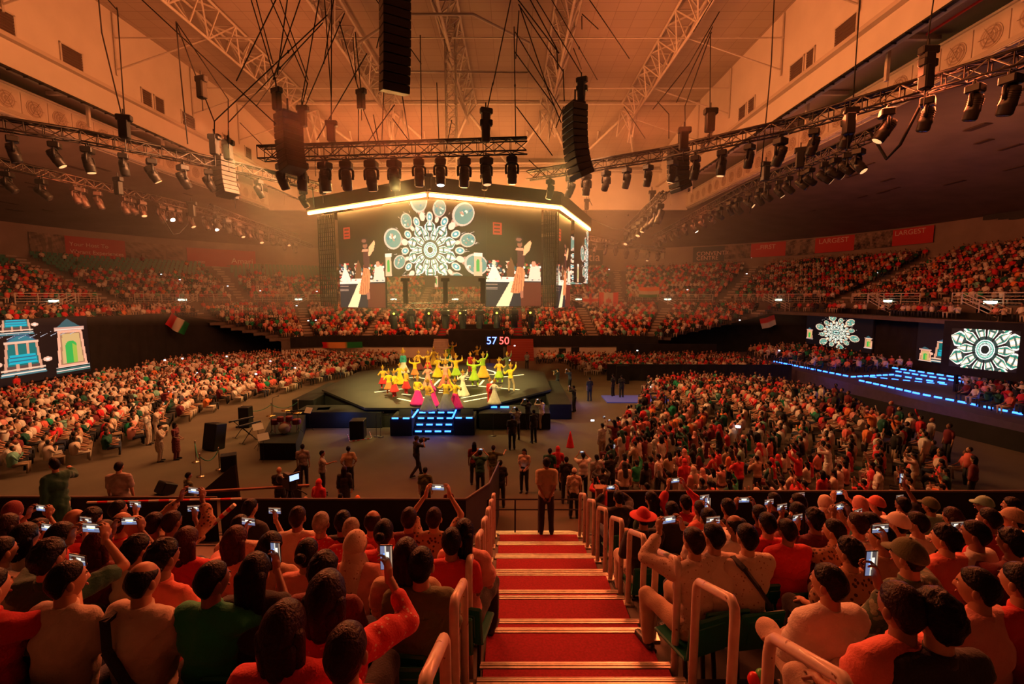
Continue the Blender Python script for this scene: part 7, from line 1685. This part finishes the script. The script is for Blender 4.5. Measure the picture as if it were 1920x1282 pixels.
DN = [(290, 400, 'gold', 'red', 'dance3', .4, 1.05, 'dancer in gold top and red skirt at the far left of the stage'), (330, 438, 'yellow', 'orange', 'dance3', .2, 1.05, 'dancer in yellow and orange, second on the left edge'),
      (368, 460, 'yellow', 'red', 'hips', 1.2, 1.15, 'yellow clad drummer with red kilt at the front left'), (450, 437, 'gold', 'red', 'front', -.8, 1.15, 'drummer in gold and red behind the front left'), (430, 295, 'teal', 'white', 'stand', .3, 1.25, 'tall white and teal costumed figure with high headdress on the left'),
      (535, 272, 'gold', 'maroon', 'dance3', 0, 1.1, 'dark gold dancer at the back left'), (600, 290, 'gold', 'red', 'dance2', -.3, 1.2, 'gold and red drummer at the back'), (670, 322, 'yellow', 'yellow', 'dance3', 0, 1.15, 'all yellow dancer by the centre lines'),
      (745, 222, 'lime', 'green', 'dance2', .2, 1.15, 'bright green dancer far back'), (770, 190, 'gold', 'gold', 'dance1', 0, 1.1, 'golden dancer highest at the back'), (530, 512, 'yellow', 'magenta', 'hips', 3.0, 1.15, 'front dancer in yellow blouse and magenta skirt, left'),
      (602, 557, 'gold', 'grey', 'dance3', 2.8, 1.2, 'front dancer in gold top and wide grey skirt at the steps, left'), (640, 520, 'magenta', 'magenta', 'dance2', 2.0, 1.0, 'dancer all in magenta beside the left steps'), (727, 550, 'yellow', 'grey', 'dance3', 3.0, 1.25, 'front dancer in yellow top and grey skirt at the top of the steps'),
      (790, 538, 'yellow', 'magenta', 'dance2', 2.6, 1.15, 'front dancer in yellow and flying magenta skirt, right of the steps'), (600, 402, 'pink', 'pink', 'dance3', .4, 1.15, 'dancer in pink dress left of the middle'), (722, 395, 'pink', 'salmon', 'dance1', 0, 1.25, 'tall pink dressed dancer in the middle'),
      (725, 318, 'white', 'yellow', 'dance1', 0, 1.2, 'dancer in white crown and yellow skirt behind the pink one'), (795, 345, 'yellow', 'lime', 'dance1', .2, 1.3, 'yellow green dancer with spread arms right of the middle'), (842, 452, 'white', 'white', 'dance2', -.5, 1.1, 'dancer in white dress on the right front'),
      (920, 382, 'lime', 'lime', 'dance1', 0, 1.3, 'lime green dancer with arms up, centre right'), (982, 325, 'lime', 'gold', 'dance2', .3, 1.3, 'green and gold dancer behind the lime one'), (893, 288, 'red', 'red', 'stand', 0, 1.1, 'slim red clad figure at the back'),
      (940, 228, 'gold', 'maroon', 'dance2', 0, 1.1, 'gold and maroon dancer far back right'), (1092, 360, 'gold', 'lime', 'dance3', -.2, 1.2, 'gold and lime dancer on the right'), (1148, 302, 'olive', 'olive', 'dance2', 0, 1.2, 'olive dancer with wide arms at the back right'),
      (1172, 420, 'yellow', 'khaki', 'dance2', -.3, 1.25, 'rightmost dancer in yellow top and khaki trousers, arms lifted'), (1028, 500, 'red', 'red', 'stand', .2, 1.0, 'small red figure at the right front of the stage'), (1060, 508, 'white', 'white', 'dance3', -.3, 1.0, 'kneeling looking dancer in wide white skirt at the right front'),
      (510, 335, 'yellow', 'orange', 'dance1', 0, 1.1, 'yellow dancer in the left middle'), (405, 370, 'yellow', 'yellow', 'dance3', 0, 1.0, 'yellow dancer half behind the drummers'), (640, 240, 'gold', 'gold', 'dance3', 0, 1.1, 'golden dancer at the back, left of the bright green one')]
for d in DN:
    dr = 0.0 if d[4] in ('stand',) and d[3] == 'red' or d[3] == 'khaki' else (.55 if d[3] in ('red', 'orange', 'lime') else 1.0)
    dancer(*d, dress=dr, crown=(.24 if 'tall' in d[7] or 'crown' in d[7] else .16))

# ------------------------------------------------------------------ floor and stand crowds
SPOTS = []           # (x, y, z, rz, seated, block, row, number)
def inside(x, y, poly):
    c = False; n = len(poly)
    for i in range(n):
        (x1, y1), (x2, y2) = poly[i], poly[(i + 1) % n]
        if (y1 > y) != (y2 > y) and x < (x2 - x1) * (y - y1) / (y2 - y1) + x1: c = not c
    return c
def vis(x, y, z): 
    if y < 1: return False
    px = 960 + FPX * x / (y * math.cos(TILT) + (CAMZ - z - 1) * math.sin(TILT)); return -60 < px < 1980
def block(name, poly, cx, cy, r0, r1, dr, ds, fill, z=0.0, aisles=(), jit=.08, face=None):
    row = 0; r = r0
    while r < r1:
        n = int(2 * PI * r / ds); num = 0; got = False
        for i in range(n):
            a = 2 * PI * i / n; x, y = cx + r * math.cos(a), cy + r * math.sin(a)
            if not inside(x, y, poly): continue
            if any(abs((math.degrees(a) - q + 180) % 360 - 180) < w / r * 57 for q, w in aisles): continue
            if not got: row += 1; got = True
            num += 1
            if R.random() > fill or not vis(x, y, z): continue
            rz = math.atan2(-(SC[0] - x), SC[1] - y) if face is None else face
            SPOTS.append((x + R.uniform(-jit, jit), y + R.uniform(-jit, jit), z, rz + R.uniform(-.25, .25), True, name, row, num))
        r += dr
block('left floor block', [(-21, 17.5), (-18.8, 21), (-19.6, 26), (-19.8, 31), (-16.0, 39), (-14.0, 47), (-12.5, 53), (-28, 55), (-36.6, 50), (-36.6, 13), (-24, 14)], -5, 35, 13.0, 42, 1.0, .58, .90, aisles=((197, .6), (168, .6)))
block('right floor block', [(10.8, 35.6), (9.0, 30.5), (5.6, 23.5), (4.0, 19.5), (3.2, 14.5), (15.5, 14.6), (18.5, 17.5), (20.3, 21), (22.4, 31), (22.0, 37), (15, 38.6)], -5, 35, 13.0, 36, .95, .58, .95, aisles=((-28, .5),))
block('right back floor block', [(7.2, 43), (26, 43), (26, 52.6), (5.6, 52.4)], -5, 35, 11.0, 40, .95, .6, .93)
block('middle back floor block', [(2.5, 50.5), (5.5, 50.5), (5.5, 53), (2.5, 53)], -5, 35, 11.0, 30, .95, .6, .8)
block('raised platform block', [(27.6, 23.0), (35.2, 19), (35.2, 54), (26.2, 52.0)], -5, 35, 30, 50, 1.1, .85, .72, z=.95)
for (x, y, z, rz, s, b, rw, n) in []: pass
# stands
def stand_rows(rows, name, keep, fill, da, face_jit=.3, ph=4.8, ds=.56):
    for k, (o, z) in enumerate(rows):
        num = 0
        for (x, y, a) in ring(o + .62, step=ds):
            if not keep(x, y, k): continue
            num += 1
            f = fill(x, y, k)
            if R.random() > f or aisle_d(x, y, ph) < da or not vis(x, y, z): continue
            SPOTS.append((x, y, z, a + PI / 2 + R.uniform(-face_jit, face_jit), True, name, k + 1, num))
stand_rows(LOW, 'far lower stand', lambda x, y, k: (y > 54.6 or (k >= 9 and x < 0)) and not (abs(x + 4.4) < 2.9 and k < 2) and (y > 20), lambda x, y, k: .93, .75)
stand_rows([(12.75, 5.75)], 'right walkway', lambda x, y, k: x > 20 and 18 < y < 55, lambda x, y, k: .8, .6)
def fill_up(x, y, k):
    if x < -22: return .93 if k < 7 - (x + 60) * -.02 else (.35 if k < 9 else .05)
    if x < -5: return .9 if k < 10 else .5
    return .93
stand_rows(UP, 'upper stand', lambda x, y, k: y > 14, fill_up, .7, ph=.05)
# extra standing people near the stair foot and in the right crowd
for i in range(52):
    x, y = R.uniform(2.6, 11.5), R.uniform(13.2, 21)
    if inside(x, y, [(2.2, 13.2), (9.5, 13.2), (12.5, 18), (9.0, 21), (4.6, 19.5)]): SPOTS.append((x, y, 0, math.atan2(-(SC[0] - x), SC[1] - y) + R.uniform(-.4, .4), False, 'right floor block', 0, i))
for i in range(40):
    x, y = R.uniform(14, 21.5), R.uniform(16, 30)
    if inside(x, y, [(13.5, 15.5), (18, 16), (21, 22), (21.5, 30), (18, 30), (15, 20)]): SPOTS.append((x, y, 0, math.atan2(-(SC[0] - x), SC[1] - y) + R.uniform(-.4, .4), False, 'right floor block', 0, 60 + i))
# keep standing ones off seated ones
st_ = [s for s in SPOTS if not s[4]]; fin = []
for s in SPOTS:
    if s[4] and s[5] == 'right floor block' and any((s[0] - q[0]) ** 2 + (s[1] - q[1]) ** 2 < .26 for q in st_): continue
    fin.append(s)
SPOTS = SPOTS
heroes = [(o.location.x, o.location.y) for o in C.objects if o.parent is None and o.name.split('.')[0] == 'person']
SPOTS = [s for s in fin if s[5] in ('upper stand', 'far lower stand') or not any((s[0] - q[0]) ** 2 + (s[1] - q[1]) ** 2 < .3 for q in heroes)]
def _px(s): d = s[1] * math.cos(TILT) + (CAMZ - s[2]) * math.sin(TILT); return 960 + FPX * s[0] / d, 641 + FPX * ((CAMZ - s[2]) * math.cos(TILT) - s[1] * math.sin(TILT)) / d
SPOTS = [s for s in SPOTS if not (s[5] == 'raised platform block' and 1500 < _px(s)[0] < 1810 and _px(s)[1] > 700)]
SPOTS.sort(key=lambda s: (s[0] ** 2 + s[1] ** 2))
N_IND = max(0, 298 - len(heroes))
PAL = {'red': .16, 'salmon': .07, 'white': .16, 'cream': .11, 'orange': .04, 'pink': .05, 'black': .17, 'maroon': .08, 'darkgreen': .09, 'green': .04, 'tan': .06, 'patterned red': .02, 'mint': .02}
PK, PW = list(PAL), list(PAL.values())
def mid_proto(pose, hair, female):
    K = skeleton(pose); pr = body_data(K, .034, 0, False, female); parts = [(v, f, 0) for v, f, m in pr]
    parts += [(v, f, 1) for v, f, m in top_data(K, .034, R.choice((.8, 1.7)), .01, female, .006)] + [(v, f, 2) for v, f, m in bottom_data(K, .036)]
    hv = []
    for v, f, m in hair_data(hair, False): parts.append((np.array(v) + np.array(K['head']), f, 3))
    return mk('person', parts, [SKIN, CL['white'], CL['black'], HAIRM['black']])
MP = [(mid_proto(p, h, fe), h, p) for p, h, fe in (('sit_rest', 'short', False), ('sit_clap', 'short', False), ('sit_phone2', 'curly', False), ('sit_rest', 'bob', True), ('sit_clap', 'scarf', True), ('sit_hiR', 'short', False), ('sit_cross', 'short', False), ('sit_rest', 'long', True))]
MS = [(mid_proto(p, h, fe), h, p) for p, h, fe in (('stand_phone2', 'short', False), ('stand_armup', 'short', False), ('stand_stand', 'bob', True), ('stand_hi2', 'curly', False), ('stand_clap', 'short', False), ('stand_front', 'scarf', True))]
HT = {'short': 'short-haired', 'bob': 'bob-haired', 'scarf': 'headscarfed', 'curly': 'curly-haired', 'long': 'long-haired'}
PT = {'sit_rest': 'hands in lap', 'sit_clap': 'clapping', 'sit_phone2': 'filming', 'sit_hiR': 'one arm raised', 'sit_cross': 'legs crossed', 'stand_phone2': 'standing and filming', 'stand_armup': 'standing with an arm up', 'stand_stand': 'standing', 'stand_hi2': 'standing with both arms up', 'stand_clap': 'standing and clapping', 'stand_front': 'standing with folded hands'}
lab_seen = {}
for s in SPOTS[:N_IND]:
    me, h, p = R.choice(MP if s[4] else MS); c = R.choices(PK, PW)[0]; o = link('person', me, None, (s[0], s[1], s[2]), s[3]); k = R.uniform(.93, 1.05); o.scale = (k, k, k)
    over(o, R.choice(SKINS), 0); over(o, CL[c], 1); over(o, CL[R.choice(['black', 'cream', 'jeans', 'khaki', 'white', 'black', 'maroon'])], 2); over(o, CL[R.choice(['red', 'cream', 'black', 'pink', 'darkgreen'])] if h == 'scarf' else HAIRM['black'], 3)
    if s[4]: lab = '%s person in %s %s, %s row, %s seat, %s' % (HT[h], c, PT[p], nth(s[6]), nth(s[7]), s[5].replace(' block', ''))
    else: lab = '%s person in %s %s %.1f m right of the stair line, %.1f m out on the right floor' % (HT[h], c, PT[p], s[0], s[1])
    if not s[4]: lab = '%s person in %s %s, %s standing one of the right floor' % (HT[h], c, PT[p], nth(s[7] + 1))
    while lab in lab_seen: lab_seen[lab] += 1; lab = lab + ', behind'
    lab_seen[lab] = 1; tag(o, lab, 'person', 'audience of the ' + s[5])
# the mass of the audience: one object, a low figure per seat, colours by vertex
def low_person(sit, var):
    mb = MB(); K = skeleton({0: 'sit_rest', 1: 'sit_clap', 2: 'sit_phone2'}[var] if sit else {0: 'stand_stand', 1: 'stand_armup', 2: 'stand_phone2'}[var]); H, u = K['H'], K['u']; tags_ = []
    def mark(t): tags_.extend([t] * (len(mb.v) - len(tags_)))
    mb.tube([H - u * .06, H + u * .12, H + u * .34, H + u * .50, H + u * .56], 1, 6, 0, True, [.15, .16, .20, .16, .05]); mark(1)
    for i in (0, 1):
        mb.tube([K['S'][i], K['E'][i]], 1, 4, 0, True, [.058, .045]); mark(1); mb.tube([K['E'][i], K['Wr'][i], K['Hd'][i][0] @ Vector((0, .09, 0)) + K['Wr'][i]], 1, 4, 0, True, [.042, .03, .025]); mark(0 if var != 1 else 1)
        mb.tube([K['hip'][i], K['knee'][i], K['ank'][i]], 1, 4, 0, True, [.09, .07, .045]); mark(2)
    mb.ell(K['head'] + Vector((0, .012, -.012)), (.072, .09, .112), 6, 5); mark(0); mb.ell(K['head'] + Vector((0, -.022, .022)), (.082, .088, .108), 6, 5); mark(3)
    tris = []
    for f in mb.f:
        for k in range(1, len(f) - 1): tris.append((f[0], f[k], f[k + 1]))
    return np.array([tuple(v) for v in mb.v]), np.array(tris), np.array(tags_)
LP = {(s, v): low_person(s, v) for s in (True, False) for v in (0, 1, 2)}
COLS = {'red': (.62, .02, .03), 'salmon': (.75, .16, .12), 'white': (.72, .66, .6), 'cream': (.66, .52, .42), 'orange': (.8, .22, .06), 'pink': (.72, .3, .26), 'black': (.015, .014, .014), 'maroon': (.16, .015, .02), 'darkgreen': (.01, .09, .06), 'green': (.01, .30, .14), 'tan': (.45, .30, .2), 'patterned red': (.6, .1, .08), 'mint': (.2, .45, .35)}
def mass(name, spots, label):
    VS, FS, CS = [], [], []; off = 0
    for s in spots:
        v, f, tg = LP[(s[4], R.choices((0, 1, 2), (6, 2, 1.2))[0])]; k = R.uniform(.93, 1.07); a = s[3]; c_, s_ = math.cos(a), math.sin(a)
        q = v * np.array((k * 1.06, k * 1.06, k)); w = np.stack([q[:, 0] * c_ - q[:, 1] * s_ + s[0], q[:, 0] * s_ + q[:, 1] * c_ + s[1], q[:, 2] + s[2]], -1)
        c = COLS[R.choices(PK, PW)[0] if not (s[5] == 'left floor block' and R.random() < .3) else R.choice(('white', 'cream', 'white'))]; sk = R.choice(((.40, .20, .12), (.52, .29, .18), (.26, .12, .07))); b = R.choice(((.02, .02, .02), (.03, .04, .07), (.5, .42, .34), (.02, .02, .02), (.3, .2, .12))); hh = R.choice(((.012, .01, .009), (.012, .01, .009), (.03, .015, .01), (.4, .1, .08), (.012, .01, .009), (.012, .01, .009)))
        pal = np.array((sk, c, b, hh)); VS.append(w); FS.append(f + off); CS.append(pal[tg]); off += len(v)
    V, F, Cc = np.concatenate(VS), np.concatenate(FS), np.concatenate(CS); me = bpy.data.meshes.new(name); me.vertices.add(len(V)); me.vertices.foreach_set('co', V.astype(np.float32).ravel())
    me.loops.add(F.size); me.loops.foreach_set('vertex_index', F.astype(np.int32).ravel()); me.polygons.add(len(F)); me.polygons.foreach_set('loop_start', np.arange(0, F.size, 3, dtype=np.int32)); me.polygons.foreach_set('use_smooth', np.ones(len(F), bool)); me.materials.append(attr_mat('crowd_clothes', .85)); me.update(calc_edges=True)
    ca = me.color_attributes.new('Col', 'FLOAT_COLOR', 'POINT'); ca.data.foreach_set('color', np.concatenate([Cc, np.ones((len(Cc), 1))], 1).astype(np.float32).ravel())
    o = link(name, me); return tag(o, label, 'crowd', kind='stuff')
mass('audience', SPOTS[N_IND:], 'mass of seated spectators in red, white and green filling the farther floor blocks and stands')
print('SPOTS', len(SPOTS), 'heroes', len(heroes))
# floor chairs of the nearest blocks (empty ones show between people) and the empty upper seats
SQ = MB(); SQ.cbox((0, .12, .43), (.21, .2, .02), .01); SQ.cbox((0, -.08, .68), (.21, .02, .22), .012); SQ.bar((-.15, .1, .42), (-.15, .1, 0), .02, 4); SQ.bar((.15, .1, .42), (.15, .1, 0), .02, 4); SQM = SQ.mesh('stand_seat', GREENSEAT)
ups = []
for k, (o, z) in enumerate(UP):
    for (x, y, a) in ring(o + .62, step=.56):
        if y > 18 and x < -14 and aisle_d(x, y, .05) > .7 and k >= 5 and vis(x, y, z): ups.append((x, y, z, a, k))
occ = set((round(s[0], 1), round(s[1], 1)) for s in SPOTS if s[5] == 'upper stand')
ups = [u for u in ups if (round(u[0], 1), round(u[1], 1)) not in occ]; ups.sort(key=lambda u: u[0] ** 2 + u[1] ** 2)
for u in ups[:190]:
    o = link('stand_seat', SQM, None, (u[0], u[1], u[2]), u[3] + PI / 2); tag(o, 'empty green seat in the %s row of the left upper stand, %s nearest' % (nth(u[4] + 1), nth(ups.index(u) + 1)), 'seat', 'empty green seats, upper left')
VS, FS = MB(), None
for u in ups[190:]:
    r_ = Matrix.Rotation(u[3] + PI / 2, 3, 'Z'); c = Vector((u[0], u[1], u[2])); VS.box(c + r_ @ Vector((0, .12, .43)), (.21, .2, .02), r_); VS.box(c + r_ @ Vector((0, -.08, .66)), (.21, .02, .24), r_)
if VS.v: tag(VS.build('seat_rows', GREENSEAT), 'rows of small empty green seats farther along the top of the left upper stand', 'seats', kind='stuff')
# green folding chairs between the standing people of the right block
for i in range(26):
    x, y = R.uniform(5, 15), R.uniform(14, 20)
    if any((x - s[0]) ** 2 + (y - s[1]) ** 2 < .2 for s in SPOTS[:400]) or any((x - h[0]) ** 2 + (y - h[1]) ** 2 < .3 for h in heroes): continue
    o = link('floor_chair', SQM, None, (x, y, 0), R.uniform(.3, .9)); tag(o, 'empty green chair among the standing people right of the stair, %s placed' % nth(i + 1), 'chair', 'empty green floor chairs')
# tiny bright phones across the crowds
for i, (px, py, z, y) in enumerate(sorted([(302, 514, 0, 62), (337, 524, 0, 62), (427, 536, 0, 62), (488, 545, 0, 64), (594, 546, 0, 66), (556, 573, 0, 60), (527, 605, 0, 58), (578, 601, 0, 58), (592, 600, 0, 58), (309, 675, 0, 40), (342, 672, 0, 42), (425, 668, 0, 45), (507, 677, 0, 44), (369, 699, 0, 38), (318, 735, 0, 31), (310, 757, 0, 29),
          (480, 701, 0, 38), (553, 690, 0, 42), (1289, 543, 0, 64), (1213, 489, 0, 80), (1410, 483, 0, 75), (1400, 513, 0, 68), (1754, 503, 0, 50), (1645, 511, 0, 55), (1195, 657, 0, 52), (1461, 657, 0, 45), (1208, 620, 0, 60), (1405, 602, 0, 60), (1387, 600, 0, 60), (1385, 800, 0, 21.5), (1290, 620, 0, 58), (1382, 799, 0, 22),
          (1570, 760, 0, 30), (1222, 725, 0, 34), (1111, 788, 0, 25), (660, 560, 0, 62), (1085, 500, 0, 80), (1142, 505, 0, 78), (965, 648, 0, 50), (955, 675, 0, 45)])):
    q = PD(px, py, y); mb = MB(); mb.cbox((0, 0, 0), (.09, .008, .05), .004); o = mb.build('phone', mat('phone_glow', (.9, .95, 1), .4, emit=5, ecol=(.85, .92, 1))); o.location = q
    tag(o, 'tiny bright phone screen in the distant audience, %s from the left, %s' % (nth(i + 1), 'upper stand' if py < 545 else ('lower stand' if py < 650 else 'floor')), 'phone', 'phone lights in the distant audience')

# lettering becomes plain meshes
for o in [o for o in C.objects if o.type == 'FONT']:
    me = bpy.data.meshes.new_from_object(o.evaluated_get(bpy.context.evaluated_depsgraph_get())); n = bpy.data.objects.new(o.name.split('.')[0], me); C.objects.link(n); n.parent = o.parent; n.matrix_local = o.matrix_local; bpy.data.objects.remove(o)
